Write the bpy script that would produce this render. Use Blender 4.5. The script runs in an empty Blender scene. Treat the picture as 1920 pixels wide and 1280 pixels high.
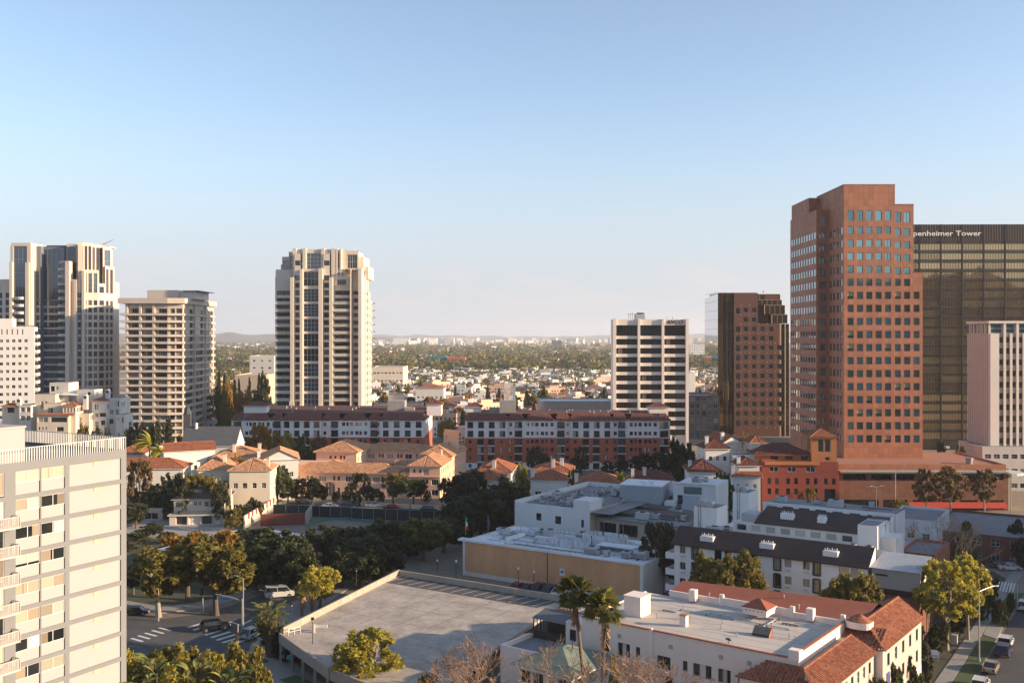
import bpy, math, random
from mathutils import Vector, Matrix
R = math.radians
rnd = random.Random(7)
sc = bpy.context.scene
col = sc.collection

# ------------------------------------------------------------------ camera
F, CX, CY, H = 1866.67, 960.0, 632.0, 48.0     # focal length in photo pixels, principal column, horizon row, eye height (m)
cam_d = bpy.data.cameras.new('camera'); cam = bpy.data.objects.new('camera', cam_d); col.objects.link(cam)
cam.location = (0, 0, H); cam.rotation_euler = (R(90), 0, 0)
cam_d.sensor_width = 36.0; cam_d.lens = 35.0
cam_d.shift_y = -(640.0 - CY) / 1920.0
cam_d.clip_start = 1.0; cam_d.clip_end = 60000.0
sc.camera = cam

# ------------------------------------------------------------------ sky, sun, exposure
SUN_EL, SUN_AZ = 14.5, -12.0       # degrees; azimuth measured from +X towards +Y
sv = Vector((math.cos(R(SUN_EL)) * math.cos(R(SUN_AZ)), math.cos(R(SUN_EL)) * math.sin(R(SUN_AZ)), math.sin(R(SUN_EL))))
w = bpy.data.worlds.new('World'); sc.world = w; w.use_nodes = True
nt = w.node_tree; bg = nt.nodes['Background']
sky = nt.nodes.new('ShaderNodeTexSky'); sky.sky_type = 'NISHITA'; sky.sun_disc = False
sky.sun_elevation = R(SUN_EL); sky.sun_rotation = R(90.0 - SUN_AZ)
sky.altitude = 100; sky.air_density = 1.0; sky.dust_density = 0.6; sky.ozone_density = 2.2
# thin wisps of cloud low over the horizon, all the way round
tc = nt.nodes.new('ShaderNodeTexCoord'); mp = nt.nodes.new('ShaderNodeMapping'); mp.inputs['Scale'].default_value = (7, 7, 34)
nz = nt.nodes.new('ShaderNodeTexNoise'); nz.inputs['Scale'].default_value = 1.3; nz.inputs['Detail'].default_value = 7; nz.inputs['Roughness'].default_value = .58
sx = nt.nodes.new('ShaderNodeSeparateXYZ')
band = nt.nodes.new('ShaderNodeValToRGB')
e = band.color_ramp.elements
e[0].position = 0.0; e[0].color = (0, 0, 0, 1); e[1].position = .03; e[1].color = (1, 1, 1, 1)
x_ = e.new(.055); x_.color = (1, 1, 1, 1); x_ = e.new(.10); x_.color = (0, 0, 0, 1)
cr = nt.nodes.new('ShaderNodeValToRGB'); cr.color_ramp.elements[0].position = .50; cr.color_ramp.elements[1].position = .74
mu = nt.nodes.new('ShaderNodeMath'); mu.operation = 'MULTIPLY'
m2 = nt.nodes.new('ShaderNodeMath'); m2.operation = 'MULTIPLY'; m2.inputs[1].default_value = .7
mixc = nt.nodes.new('ShaderNodeMixRGB'); mixc.inputs['Color2'].default_value = (3.25, 3.05, 3.12, 1)
L = nt.links.new
L(tc.outputs['Generated'], mp.inputs[0]); L(mp.outputs[0], nz.inputs['Vector']); L(nz.outputs['Fac'], cr.inputs[0])
L(tc.outputs['Generated'], sx.inputs[0]); L(sx.outputs['Z'], band.inputs[0])
L(cr.outputs[0], mu.inputs[0]); L(band.outputs[0], mu.inputs[1]); L(mu.outputs[0], m2.inputs[0])
# the paler, slightly lilac air low down, the same all the way round
hs_ = nt.nodes.new('ShaderNodeHueSaturation'); hs_.inputs['Saturation'].default_value = .84; L(sky.outputs[0], hs_.inputs['Color'])
tint = nt.nodes.new('ShaderNodeMixRGB'); tint.blend_type = 'MULTIPLY'; tint.inputs['Fac'].default_value = 1; tint.inputs['Color2'].default_value = (.93, .955, 1.0, 1); L(hs_.outputs[0], tint.inputs['Color1'])
low = nt.nodes.new('ShaderNodeMapRange'); low.interpolation_type = 'SMOOTHERSTEP'; low.inputs[1].default_value = -.02; low.inputs[2].default_value = .27; low.inputs[3].default_value = .92; low.inputs[4].default_value = 0.0
L(sx.outputs['Z'], low.inputs[0])
lowc = nt.nodes.new('ShaderNodeMixRGB'); lowc.inputs['Color2'].default_value = (2.56, 2.70, 3.04, 1)
L(low.outputs[0], lowc.inputs['Fac']); L(tint.outputs[0], lowc.inputs['Color1'])
L(m2.outputs[0], mixc.inputs['Fac']); L(lowc.outputs[0], mixc.inputs['Color1']); L(mixc.outputs[0], bg.inputs['Color'])
bg.inputs['Strength'].default_value = 0.116
sd = bpy.data.lights.new('sun', 'SUN'); sun = bpy.data.objects.new('sun', sd); col.objects.link(sun)
sd.energy = 4.7; sd.angle = R(0.55); sd.color = (1.0, .745, .475)
sun.rotation_euler = sv.to_track_quat('Z', 'Y').to_euler()
sc.view_settings.view_transform = 'Standard'; sc.view_settings.look = 'None'
sc.view_settings.exposure = 1.12; sc.view_settings.gamma = 1.0; sc.view_settings.use_curve_mapping = False
sc.cycles.use_denoising = True
sc.cycles.max_bounces = 5; sc.cycles.diffuse_bounces = 4; sc.cycles.glossy_bounces = 3; sc.cycles.transmission_bounces = 4
sc.cycles.transparent_max_bounces = 6; sc.cycles.volume_bounces = 1
sc.cycles.caustics_reflective = False; sc.cycles.caustics_refractive = False
sc.cycles.sample_clamp_indirect = 6.0

# ------------------------------------------------------------------ photo measurements -> metres
def G(px, py, z=0.0):
    """world point of a photo measurement lying on the horizontal plane z"""
    Y = (H - z) * F / (py - CY)
    return ((px - CX) / F * Y, Y)
def XX(px, Y): return (px - CX) / F * Y
def ZZ(py, Y): return H - (py - CY) / F * Y

# ------------------------------------------------------------------ materials
MATS = {}
def _hsv(c, k): return tuple(max(0, min(1, x * k)) for x in c[:3]) + (1,)
def mat(name, c, rough=.85, var=.18, scale=.35, fine=6.0, bump=.0, metal=0.0, ior=1.5, streak=False, island=0.0, spec=.5):
    """plaster, stone, paint: base colour broken by large stains and fine grain"""
    if name in MATS: return MATS[name]
    c = tuple(x * .98 for x in c[:3])
    m = bpy.data.materials.new(name); m.use_nodes = True; MATS[name] = m
    n = m.node_tree; b = n.nodes['Principled BSDF']
    b.inputs['Roughness'].default_value = rough; b.inputs['Metallic'].default_value = metal
    b.inputs['IOR'].default_value = ior; b.inputs['Specular IOR Level'].default_value = spec
    if var <= 0 and island <= 0:
        b.inputs['Base Color'].default_value = tuple(c[:3]) + (1,); return m
    t = n.nodes.new('ShaderNodeTexCoord')
    mp = n.nodes.new('ShaderNodeMapping'); n.links.new(t.outputs['Object'], mp.inputs[0])
    if streak: mp.inputs['Scale'].default_value = (1, 1, .18)
    a = n.nodes.new('ShaderNodeTexNoise'); a.inputs['Scale'].default_value = scale; a.inputs['Detail'].default_value = 6; a.inputs['Roughness'].default_value = .6
    f = n.nodes.new('ShaderNodeTexNoise'); f.inputs['Scale'].default_value = fine; f.inputs['Detail'].default_value = 3
    n.links.new(mp.outputs[0], a.inputs['Vector']); n.links.new(mp.outputs[0], f.inputs['Vector'])
    ad = n.nodes.new('ShaderNodeMath'); ad.operation = 'MULTIPLY_ADD'; ad.inputs[1].default_value = .45
    n.links.new(f.outputs['Fac'], ad.inputs[0]); n.links.new(a.outputs['Fac'], ad.inputs[2])
    r = n.nodes.new('ShaderNodeValToRGB')
    r.color_ramp.elements[0].position = .42; r.color_ramp.elements[1].position = 1.0
    r.color_ramp.elements[0].color = _hsv(c, 1 - var); r.color_ramp.elements[1].color = _hsv(c, 1 + var)
    n.links.new(ad.outputs[0], r.inputs[0])
    out = r.outputs[0]
    if island > 0:
        g = n.nodes.new('ShaderNodeObjectInfo')
        mr = n.nodes.new('ShaderNodeMapRange'); mr.inputs[3].default_value = 1 - island; mr.inputs[4].default_value = 1 + island
        n.links.new(g.outputs['Random'], mr.inputs[0])
        h = n.nodes.new('ShaderNodeHueSaturation'); n.links.new(mr.outputs[0], h.inputs['Value']); n.links.new(out, h.inputs['Color']); out = h.outputs[0]
    n.links.new(out, b.inputs['Base Color'])
    if bump > 0:
        bp = n.nodes.new('ShaderNodeBump'); bp.inputs['Strength'].default_value = bump; bp.inputs['Distance'].default_value = .05
        n.links.new(f.outputs['Fac'], bp.inputs['Height']); n.links.new(bp.outputs[0], b.inputs['Normal'])
    return m

def tile_mat(name, cols, scale=2.6):
    """fired clay roof tile: every tile its own tone"""
    if name in MATS: return MATS[name]
    m = bpy.data.materials.new(name); m.use_nodes = True; MATS[name] = m
    cols = [tuple(x * .86 for x in c) for c in cols]
    n = m.node_tree; b = n.nodes['Principled BSDF']; b.inputs['Roughness'].default_value = .85
    t = n.nodes.new('ShaderNodeTexCoord')
    v = n.nodes.new('ShaderNodeTexVoronoi'); v.inputs['Scale'].default_value = scale; n.links.new(t.outputs['Object'], v.inputs['Vector'])
    z = n.nodes.new('ShaderNodeTexNoise'); z.inputs['Scale'].default_value = .5; z.inputs['Detail'].default_value = 5; n.links.new(t.outputs['Object'], z.inputs['Vector'])
    s = n.nodes.new('ShaderNodeSeparateColor'); n.links.new(v.outputs['Color'], s.inputs[0])
    ma = n.nodes.new('ShaderNodeMath'); ma.operation = 'MULTIPLY_ADD'; ma.inputs[1].default_value = .65
    n.links.new(s.outputs[0], ma.inputs[0])
    m3 = n.nodes.new('ShaderNodeMath'); m3.operation = 'MULTIPLY'; m3.inputs[1].default_value = .45; n.links.new(z.outputs['Fac'], m3.inputs[0])
    n.links.new(m3.outputs[0], ma.inputs[2])
    r = n.nodes.new('ShaderNodeValToRGB'); e = r.color_ramp.elements
    e[0].position = .15; e[0].color = tuple(cols[0]) + (1,); e[1].position = .9; e[1].color = tuple(cols[2]) + (1,)
    x = e.new(.5); x.color = tuple(cols[1]) + (1,)
    n.links.new(ma.outputs[0], r.inputs[0]); n.links.new(r.outputs[0], b.inputs['Base Color'])
    return m

def glass(name, c, rough=.06, metal=0.0, ior=1.75, wav=.0):
    """window seen from outside: a dark room behind a reflecting pane"""
    if name in MATS: return MATS[name]
    m = bpy.data.materials.new(name); m.use_nodes = True; MATS[name] = m
    n = m.node_tree; b = n.nodes['Principled BSDF']
    b.inputs['Roughness'].default_value = rough; b.inputs['Metallic'].default_value = metal; b.inputs['IOR'].default_value = ior
    g = n.nodes.new('ShaderNodeObjectInfo')
    mr = n.nodes.new('ShaderNodeMapRange'); mr.inputs[3].default_value = .65; mr.inputs[4].default_value = 1.35
    n.links.new(g.outputs['Random'], mr.inputs[0])
    h = n.nodes.new('ShaderNodeHueSaturation'); h.inputs['Color'].default_value = tuple(c) + (1,); n.links.new(mr.outputs[0], h.inputs['Value'])
    n.links.new(h.outputs[0], b.inputs['Base Color'])
    if wav > 0:
        t = n.nodes.new('ShaderNodeTexCoord'); z = n.nodes.new('ShaderNodeTexNoise'); z.inputs['Scale'].default_value = .5
        n.links.new(t.outputs['Object'], z.inputs['Vector'])
        bp = n.nodes.new('ShaderNodeBump'); bp.inputs['Strength'].default_value = wav; bp.inputs['Distance'].default_value = .1
        n.links.new(z.outputs['Fac'], bp.inputs['Height']); n.links.new(bp.outputs[0], b.inputs['Normal'])
    return m

def leaf(name, c, var=.35, trans=.35):
    if name in MATS: return MATS[name]
    m = bpy.data.materials.new(name); m.use_nodes = True; MATS[name] = m
    n = m.node_tree; b = n.nodes['Principled BSDF']; b.inputs['Roughness'].default_value = .55; b.inputs['Specular IOR Level'].default_value = .3
    g = n.nodes.new('ShaderNodeObjectInfo'); t = n.nodes.new('ShaderNodeTexCoord')
    z = n.nodes.new('ShaderNodeTexNoise'); z.inputs['Scale'].default_value = .9; z.inputs['Detail'].default_value = 4; n.links.new(t.outputs['Object'], z.inputs['Vector'])
    r = n.nodes.new('ShaderNodeValToRGB'); e = r.color_ramp.elements
    e[0].position = .3; e[0].color = (c[0] * (1 - var), c[1] * (1 - var * .8), c[2] * (1 - var * .6), 1)
    e[1].position = .72; e[1].color = (c[0] * (1 + var), c[1] * (1 + var * .75), c[2] * (1 + var * .2), 1)
    n.links.new(z.outputs['Fac'], r.inputs[0])
    mr = n.nodes.new('ShaderNodeMapRange'); mr.inputs[3].default_value = .75; mr.inputs[4].default_value = 1.3; n.links.new(g.outputs['Random'], mr.inputs[0])
    h = n.nodes.new('ShaderNodeHueSaturation'); n.links.new(r.outputs[0], h.inputs['Color']); n.links.new(mr.outputs[0], h.inputs['Value'])
    n.links.new(h.outputs[0], b.inputs['Base Color'])
    tr = n.nodes.new('ShaderNodeBsdfTranslucent'); n.links.new(h.outputs[0], tr.inputs['Color'])
    mx = n.nodes.new('ShaderNodeMixShader'); mx.inputs[0].default_value = trans
    n.links.new(b.outputs[0], mx.inputs[1]); n.links.new(tr.outputs[0], mx.inputs[2])
    n.links.new(mx.outputs[0], n.nodes['Material Output'].inputs['Surface'])
    return m

# ------------------------------------------------------------------ mesh builder
class MB:
    def __init__(s): s.v = []; s.f = []; s.m = []; s.mats = []
    def mi(s, m):
        if m not in s.mats: s.mats.append(m)
        return s.mats.index(m)
    def poly(s, pts, m):
        k = len(s.v); s.v.extend([tuple(p) for p in pts]); s.f.append(tuple(range(k, k + len(pts)))); s.m.append(s.mi(m))
    def box(s, x0, x1, y0, y1, z0, z1, m, bottom=True):
        k = len(s.v)
        s.v += [(x0, y0, z0), (x1, y0, z0), (x1, y1, z0), (x0, y1, z0), (x0, y0, z1), (x1, y0, z1), (x1, y1, z1), (x0, y1, z1)]
        fs = [(0, 1, 5, 4), (1, 2, 6, 5), (2, 3, 7, 6), (3, 0, 4, 7), (4, 5, 6, 7)]
        if bottom: fs.append((3, 2, 1, 0))
        s.f += [tuple(k + i for i in q) for q in fs]; s.m += [s.mi(m)] * len(fs)
    def prism(s, pl, z0, z1, m, top=None, bottom=False):
        n = len(pl); k = len(s.v); s.v += [(p[0], p[1], z0) for p in pl] + [(p[0], p[1], z1) for p in pl]
        for i in range(n):
            j = (i + 1) % n; s.f.append((k + i, k + j, k + n + j, k + n + i)); s.m.append(s.mi(m))
        s.f.append(tuple(k + n + i for i in range(n))); s.m.append(s.mi(top or m))
        if bottom: s.f.append(tuple(k + i for i in reversed(range(n)))); s.m.append(s.mi(m))
    def tube(s, p0, p1, r0, r1, m, n=6, caps=True):
        p0 = Vector(p0); p1 = Vector(p1); d = (p1 - p0)
        if d.length < 1e-6: return
        d.normalize(); a = d.orthogonal().normalized(); b = d.cross(a); k = len(s.v)
        for p, r in ((p0, r0), (p1, r1)):
            for i in range(n):
                t = 2 * math.pi * i / n; s.v.append(tuple(p + a * (r * math.cos(t)) + b * (r * math.sin(t))))
        for i in range(n):
            j = (i + 1) % n; s.f.append((k + i, k + j, k + n + j, k + n + i)); s.m.append(s.mi(m))
        if caps:
            s.f.append(tuple(k + n + i for i in range(n))); s.m.append(s.mi(m))
            s.f.append(tuple(k + i for i in reversed(range(n)))); s.m.append(s.mi(m))
    def mesh(s, name, smooth=False):
        me = bpy.data.meshes.new(name); me.from_pydata(s.v, [], s.f)
        for m in s.mats: me.materials.append(m)
        if s.m: me.polygons.foreach_set('material_index', s.m)
        if smooth: me.polygons.foreach_set('use_smooth', [True] * len(s.f))
        me.update(); return me
    def build(s, name, parent=None, smooth=False, **kw):
        if not s.f: return None
        return link(name, s.mesh(name, smooth), parent, **kw)

def link(name, data, parent=None, loc=None, rz=0.0, label=None, cat=None, group=None, kind=None, scale=None):
    o = bpy.data.objects.new(name, data); col.objects.link(o)
    if parent is not None: o.parent = parent
    if loc is not None: o.location = loc
    if rz: o.rotation_euler = (0, 0, rz)
    if scale is not None: o.scale = scale
    if label: o['label'] = label
    if cat: o['category'] = cat
    if group: o['group'] = group
    if kind: o['kind'] = kind
    return o
def thing(name, label, cat, loc=(0, 0, 0), rz=0.0, group=None):
    if len(loc) == 2: loc = (loc[0], loc[1], 0)
    return link(name, None, None, loc, rz, label, cat, group)
def copy_tree(o, parent=None, loc=None, rz=None, scale=None, label=None, group=None):
    c = o.copy(); col.objects.link(c); c.parent = parent
    if loc is not None: c.location = loc
    if rz is not None: c.rotation_euler = (0, 0, rz)
    if scale is not None: c.scale = scale
    if label: c['label'] = label
    if group: c['group'] = group
    for ch in KIDS(o): copy_tree(ch, c)
    return c
def KIDS(o): return list(o.children)

# ------------------------------------------------------------------ walls with true openings, windows set back in them
def wall(mb, a, b, z0, z1, holes, depth, m, mr=None):
    """wall from a to b (plan points, outside on the right-hand side of a->b) with rectangular openings (s0,s1,z0,z1) and their reveals"""
    a = Vector((a[0], a[1])); b = Vector((b[0], b[1])); Ln = (b - a).length; d = (b - a) / Ln; n = Vector((d.y, -d.x))
    S = sorted(set([0.0, Ln] + [round(q, 4) for h in holes for q in h[:2] if 0 < q < Ln]))
    Zs = sorted(set([z0, z1] + [round(q, 4) for h in holes for q in h[2:4] if z0 < q < z1]))
    def pt(s, z, k=0.0): return (a.x + d.x * s - n.x * k, a.y + d.y * s - n.y * k, z)
    hs = [(round(h[0], 4), round(h[1], 4), round(h[2], 4), round(h[3], 4)) for h in holes]
    for j in range(len(Zs) - 1):
        zc = (Zs[j] + Zs[j + 1]) / 2; row = [h for h in hs if h[2] < zc < h[3]]; run = None
        for i in range(len(S) - 1):
            c = (S[i] + S[i + 1]) / 2; solid = not any(h[0] < c < h[1] for h in row)
            if solid and run is None: run = S[i]
            if not solid and run is not None:
                mb.poly([pt(run, Zs[j]), pt(S[i], Zs[j]), pt(S[i], Zs[j + 1]), pt(run, Zs[j + 1])], m); run = None
        if run is not None: mb.poly([pt(run, Zs[j]), pt(Ln, Zs[j]), pt(Ln, Zs[j + 1]), pt(run, Zs[j + 1])], m)
    mr = mr or m
    for h in hs:
        s0, s1, a0, a1 = h
        mb.poly([pt(s0, a0), pt(s0, a0, depth), pt(s0, a1, depth), pt(s0, a1)][::-1], mr)
        mb.poly([pt(s1, a0), pt(s1, a1), pt(s1, a1, depth), pt(s1, a0, depth)][::-1], mr)
        mb.poly([pt(s0, a0), pt(s1, a0), pt(s1, a0, depth), pt(s0, a0, depth)][::-1], mr)
        mb.poly([pt(s0, a1), pt(s0, a1, depth), pt(s1, a1, depth), pt(s1, a1)][::-1], mr)

WMESH = {}
def win_mesh(w_, h_, style):
    """window: pane with frame bars; local x along the wall, y into it, origin bottom-left. style=(glass, frame, cols, rows, bar)"""
    key = (round(w_, 2), round(h_, 2)) + style
    if key in WMESH: return WMESH[key]
    g, fr, nc, nr, bar = style[:5]
    mb = MB()
    if isinstance(g, str): g = MATS[g]
    if isinstance(fr, str): fr = MATS[fr]
    extra = style[5] if len(style) > 5 else None
    mb.poly([(0, 0, 0), (w_, 0, 0), (w_, 0, h_), (0, 0, h_)], g)
    if bar > 0:
        t = .06
        for i in range(nc + 1):
            x = (w_ - bar) * i / nc; mb.box(x, x + bar, -t, .0, 0, h_, fr, False)
        for j in range(nr + 1):
            z = (h_ - bar) * j / nr; mb.box(bar, w_ - bar, -t * .8, .0, z, z + bar, fr, False)
    if extra:   # a blind or curtain drawn over part of the pane, right behind it (shown just in front of the dark room)
        em, x0, x1, z0_, z1_ = extra
        mb.poly([(w_ * x0, -.01, h_ * z0_), (w_ * x1, -.01, h_ * z0_), (w_ * x1, -.01, h_ * z1_), (w_ * x0, -.01, h_ * z1_)], MATS[em])
    WMESH[key] = mb.mesh('window'); return WMESH[key]

class Bld:
    """a building: an Empty at its base with wall, roof, window ... parts. Local x = along the front, y = away from the street"""
    def __init__(s, name, label, cat, loc, deg=0.0, group=None, cap=300):
        s.t = thing(name, label, cat, loc, R(deg), group); s.w = []; s.cap = cap; s.o = loc; s.deg = deg
        s.mb = {}
    def part(s, name):
        if name not in s.mb: s.mb[name] = MB()
        return s.mb[name]
    def add_win(s, a, b, hole, style, depth, name='window', parent=None):
        a = Vector((a[0], a[1])); b = Vector((b[0], b[1])); d = (b - a).normalized(); n = Vector((d.y, -d.x))
        p = a + d * hole[0] - n * depth
        s.w.append((name, (p.x, p.y, hole[2]), math.atan2(d.y, d.x), hole[1] - hole[0], hole[3] - hole[2], style))
    def facade(s, a, b, z0, z1, holes, m, depth=.25, styles=None, part='wall', mr=None, name='window', pick=None):
        wall(s.part(part), a, b, z0, z1, holes, depth, m, mr)
        if styles is None: return
        for i, h in enumerate(holes):
            st = pick(i, h) if pick else rnd.choice(styles)
            if st: s.add_win(a, b, h, st, depth, name)
    def done(s):
        for k, mb in s.mb.items(): mb.build(k, s.t)
        rows = {}
        for q in s.w: rows.setdefault(q[0], []).append(q)
        ca, sa = math.cos(R(s.deg)), math.sin(R(s.deg))
        def size(q):   # how large it shows in the photo
            x = s.o[0] + ca * q[1][0] - sa * q[1][1]; y = s.o[1] + sa * q[1][0] + ca * q[1][1]
            an = q[2] + R(s.deg); nx, ny = math.sin(an), -math.cos(an); d = math.hypot(x, y)
            return max(0, -(nx * x + ny * y) / d) * q[3] * q[4] / d / d
        for nm, qs in rows.items():
            qs = sorted(qs, key=size, reverse=True)
            for q in qs[:s.cap]: link(nm, win_mesh(q[3], q[4], q[5]), s.t, q[1], q[2])
            if len(qs) > s.cap:
                mb = MB()
                for q in qs[s.cap:]:
                    me = win_mesh(q[3], q[4], q[5]); k = len(mb.v); c, sn = math.cos(q[2]), math.sin(q[2])
                    for v in me.vertices: mb.v.append((q[1][0] + c * v.co.x - sn * v.co.y, q[1][1] + sn * v.co.x + c * v.co.y, q[1][2] + v.co.z))
                    for p in me.polygons: mb.f.append(tuple(k + i for i in p.vertices)); mb.m.append(mb.mi(me.materials[p.material_index]))
                mb.build('remaining_' + nm + 's', s.t, kind='stuff')
        return s.t
def grid(s0, s1, n, ww, z0, dz, nz, wh, sill=.9):
    """regular openings: n per storey between s0 and s1, ww wide, nz storeys of dz from z0"""
    p = (s1 - s0) / n
    return [(s0 + p * i + (p - ww) / 2, s0 + p * i + (p + ww) / 2, z0 + dz * j + sill, z0 + dz * j + sill + wh) for j in range(nz) for i in range(n)]

# ------------------------------------------------------------------ tiled roofs, barrel by barrel
def tile_plane(mb, pts, m, pitch=.34, row=.55, hgt=.09):
    """pts: convex planar polygon, first edge = eave; lays rows of half-round tiles over it"""
    P3 = [Vector(p) for p in pts]; e = (P3[1] - P3[0]).normalized()
    nrm = e.cross(P3[2] - P3[0]).normalized()
    if nrm.z < 0: nrm = -nrm
    f = nrm.cross(e).normalized()
    if f.z < 0: f = -f
    q = [((p - P3[0]).dot(e), (p - P3[0]).dot(f)) for p in P3]
    lo = min(a for a, b in q); hi = max(a for a, b in q); n = max(1, int(round((hi - lo) / pitch))); pw = (hi - lo) / n
    prof = ((-.5, 0), (-.28, .75), (0, 1.0), (.28, .75), (.5, 0))
    mb.poly([p - nrm * .03 for p in P3], m)
    mi = mb.mi(m)
    for i in range(n):
        c = lo + pw * (i + .5); ts = []
        for k in range(len(q)):
            (a0, b0), (a1, b1) = q[k], q[(k + 1) % len(q)]
            if (a0 - c) * (a1 - c) < 0: ts.append(b0 + (b1 - b0) * (c - a0) / (a1 - a0))
        if len(ts) < 2: continue
        t0, t1 = min(ts), max(ts); nr = max(1, int((t1 - t0) / row))
        j = rnd.uniform(-.012, .012)
        for r in range(nr):
            u0 = t0 + (t1 - t0) * r / nr; u1 = t0 + (t1 - t0) * (r + 1) / nr; k = len(mb.v)
            lift = .035 + rnd.uniform(-.012, .02)
            for (u, l) in ((u0, lift), (u1, 0.0)):
                for (x, z) in prof: mb.v.append(tuple(P3[0] + e * (c + x * pw + j) + f * u + nrm * (z * hgt + l)))
            for x in range(4): mb.f.append((k + x, k + x + 1, k + 6 + x, k + 5 + x)); mb.m.append(mi)
def hip_roof(mb, x0, x1, y0, y1, z, h, m, over=.5, ends=(1, 1), trim=None, pitch=.34, row=.55, tiles=True):
    """hip (ends=1) or gable (ends=0) roof over a rectangle, ridge along its longer side"""
    x0 -= over; x1 += over; y0 -= over; y1 += over
    sw = (y1 - y0) > (x1 - x0)
    def T(u, v, zz): return (v, u, zz) if sw else (u, v, zz)
    if sw: a0, a1, b0, b1 = y0, y1, x0, x1
    else: a0, a1, b0, b1 = x0, x1, y0, y1
    c = (b0 + b1) / 2; k = (b1 - b0) / 2
    r0 = a0 + k * ends[0]; r1 = a1 - k * ends[1]
    if r0 > r1: r0 = r1 = (r0 + r1) / 2
    zt = z + h
    pl = [[T(a0, b0, z), T(a1, b0, z), T(r1, c, zt), T(r0, c, zt)], [T(a1, b1, z), T(a0, b1, z), T(r0, c, zt), T(r1, c, zt)]]
    if ends[0]: pl.append([T(a0, b1, z), T(a0, b0, z), T(r0, c, zt)])
    if ends[1]: pl.append([T(a1, b0, z), T(a1, b1, z), T(r1, c, zt)])
    for p in pl:
        if tiles: tile_plane(mb, p, m, pitch, row)
        else: mb.poly(p if not sw else p[::-1], m)
    if tiles:
        mb.tube(T(r0, c, zt + .03), T(r1, c, zt + .03), .15, .15, m, 6)
        for (rr, aa, on) in ((r0, a0, ends[0]), (r1, a1, ends[1])):
            if on:
                for bb in (b0, b1): mb.tube(T(rr, c, zt + .03), T(aa, bb, z + .05), .14, .14, m, 6)
    if trim:
        for on, aa, s_ in ((ends[0], a0, 1), (ends[1], a1, -1)):
            if not on: mb.poly([T(aa + s_ * over, b0 + over, z), T(aa + s_ * over, b1 - over, z), T(aa + s_ * over, c, zt - over * h / k)], trim)
        mb.prism([(x0 + .02, y0 + .02), (x1 - .02, y0 + .02), (x1 - .02, y1 - .02), (x0 + .02, y1 - .02)], z - .18, z - .02, trim, bottom=True)
# ------------------------------------------------------------------ palette
ASPH = mat('asphalt', (.055, .055, .060), .9, .25, .25, 8, .3)
ASPH2 = mat('worn_asphalt', (.075, .073, .075), .9, .3, .3, 8, .3)
CONC = mat('concrete', (.30, .285, .265), .9, .18, .5, 7, .2)
WALK = mat('sidewalk_concrete', (.27, .255, .24), .9, .16, .6, 9, .1)
SOIL = mat('bare_soil', (.19, .145, .11), .95, .3, .2, 3, .4)
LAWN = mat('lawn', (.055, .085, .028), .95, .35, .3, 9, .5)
CITY = mat('city_ground', (.21, .175, .13), .95, .35, .012, .4, .0)
PAINT = mat('road_paint', (.62, .61, .58), .8, .2, 2, 12)
WHITE = mat('white_plaster', (.66, .63, .58), .85, .07, .3, 5, .1, streak=True)
OFFW = mat('off_white_plaster', (.62, .58, .53), .85, .1, .3, 5, .1, streak=True)
CREAM = mat('cream_plaster', (.68, .58, .45), .85, .08, .3, 5, .1, streak=True)
BEIGE = mat('beige_plaster', (.50, .40, .31), .85, .1, .3, 5, .1, streak=True)
PINK = mat('pink_plaster', (.76, .47, .33), .85, .08, .3, 5, .1, streak=True)
BRICK = mat('red_brick', (.44, .115, .06), .9, .16, .5, 7, .2)
DARK = mat('dark_metal', (.025, .025, .028), .5, .2, 1, 6)
STEEL = mat('galvanised_steel', (.42, .43, .44), .45, .15, 1, 6, metal=.6)
GREYP = mat('grey_paint', (.40, .41, .42), .7, .12, .5, 6)
BROWNR = mat('brown_shingle_roof', (.052, .034, .030), .95, .25, .5, 5, .4)
REDR = mat('red_composite_roof', (.27, .075, .040), .9, .2, .4, 5, .3)
ROOFG = mat('grey_roof_felt', (.20, .20, .205), .9, .25, .25, 4, .2)
ROOFW = mat('white_roof_coating', (.66, .67, .68), .8, .16, .25, 3, .2)
ROOFT = mat('tan_roof_felt', (.47, .42, .37), .9, .16, .2, 4, .2)
TILE = tile_mat('clay_tiles', ((.20, .056, .027), (.33, .105, .048), (.47, .185, .09)), 3.4)
TILEP = tile_mat('pale_clay_tiles', ((.34, .145, .07), (.54, .25, .12), (.72, .43, .25)), 3.2)
TILED = tile_mat('dark_red_tiles', ((.10, .026, .018), (.17, .048, .032), (.25, .085, .055)))
FRM_W = mat('white_frame', (.7, .69, .66), .5, 0)
FRM_D = mat('dark_frame', (.035, .03, .028), .45, 0)
FRM_A = mat('aluminium_frame', (.38, .38, .38), .4, 0, metal=.5)
FRM_BR = mat('bronze_frame', (.10, .065, .045), .45, 0, metal=.4)
GD = glass('dark_glass', (.014, .016, .018)); GB = glass('blue_glass', (.03, .045, .06), ior=2.0)
GT = glass('teal_glass', (.035, .10, .105), ior=2.0); GBL = glass('blind_glass', (.34, .30, .235), .25, ior=1.5)
GWB = glass('white_blind_glass', (.50, .49, .45), .25, ior=1.5); GY = glass('yellow_blind_glass', (.30, .29, .14), .25, ior=1.5)
GCU = glass('curtain_glass', (.26, .21, .16), .25, ior=1.5)
GTM = glass('teal_mirror', (.21, .33, .34), .04, metal=.85, wav=.02); GTM2 = glass('green_mirror', (.17, .20, .15), .05, metal=.8, wav=.03); GBM = glass('blue_mirror', (.30, .36, .42), .04, metal=.8, wav=.03)
GGR = glass('green_glass', (.05, .075, .06), ior=1.9)

# ------------------------------------------------------------------ ground, hills
mb = MB(); S_ = 15500.0
mb.poly([(-S_, -S_, 0), (S_, -S_, 0), (S_, S_, 0), (-S_, S_, 0)], CITY)
mb.build('ground', kind='structure')

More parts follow.
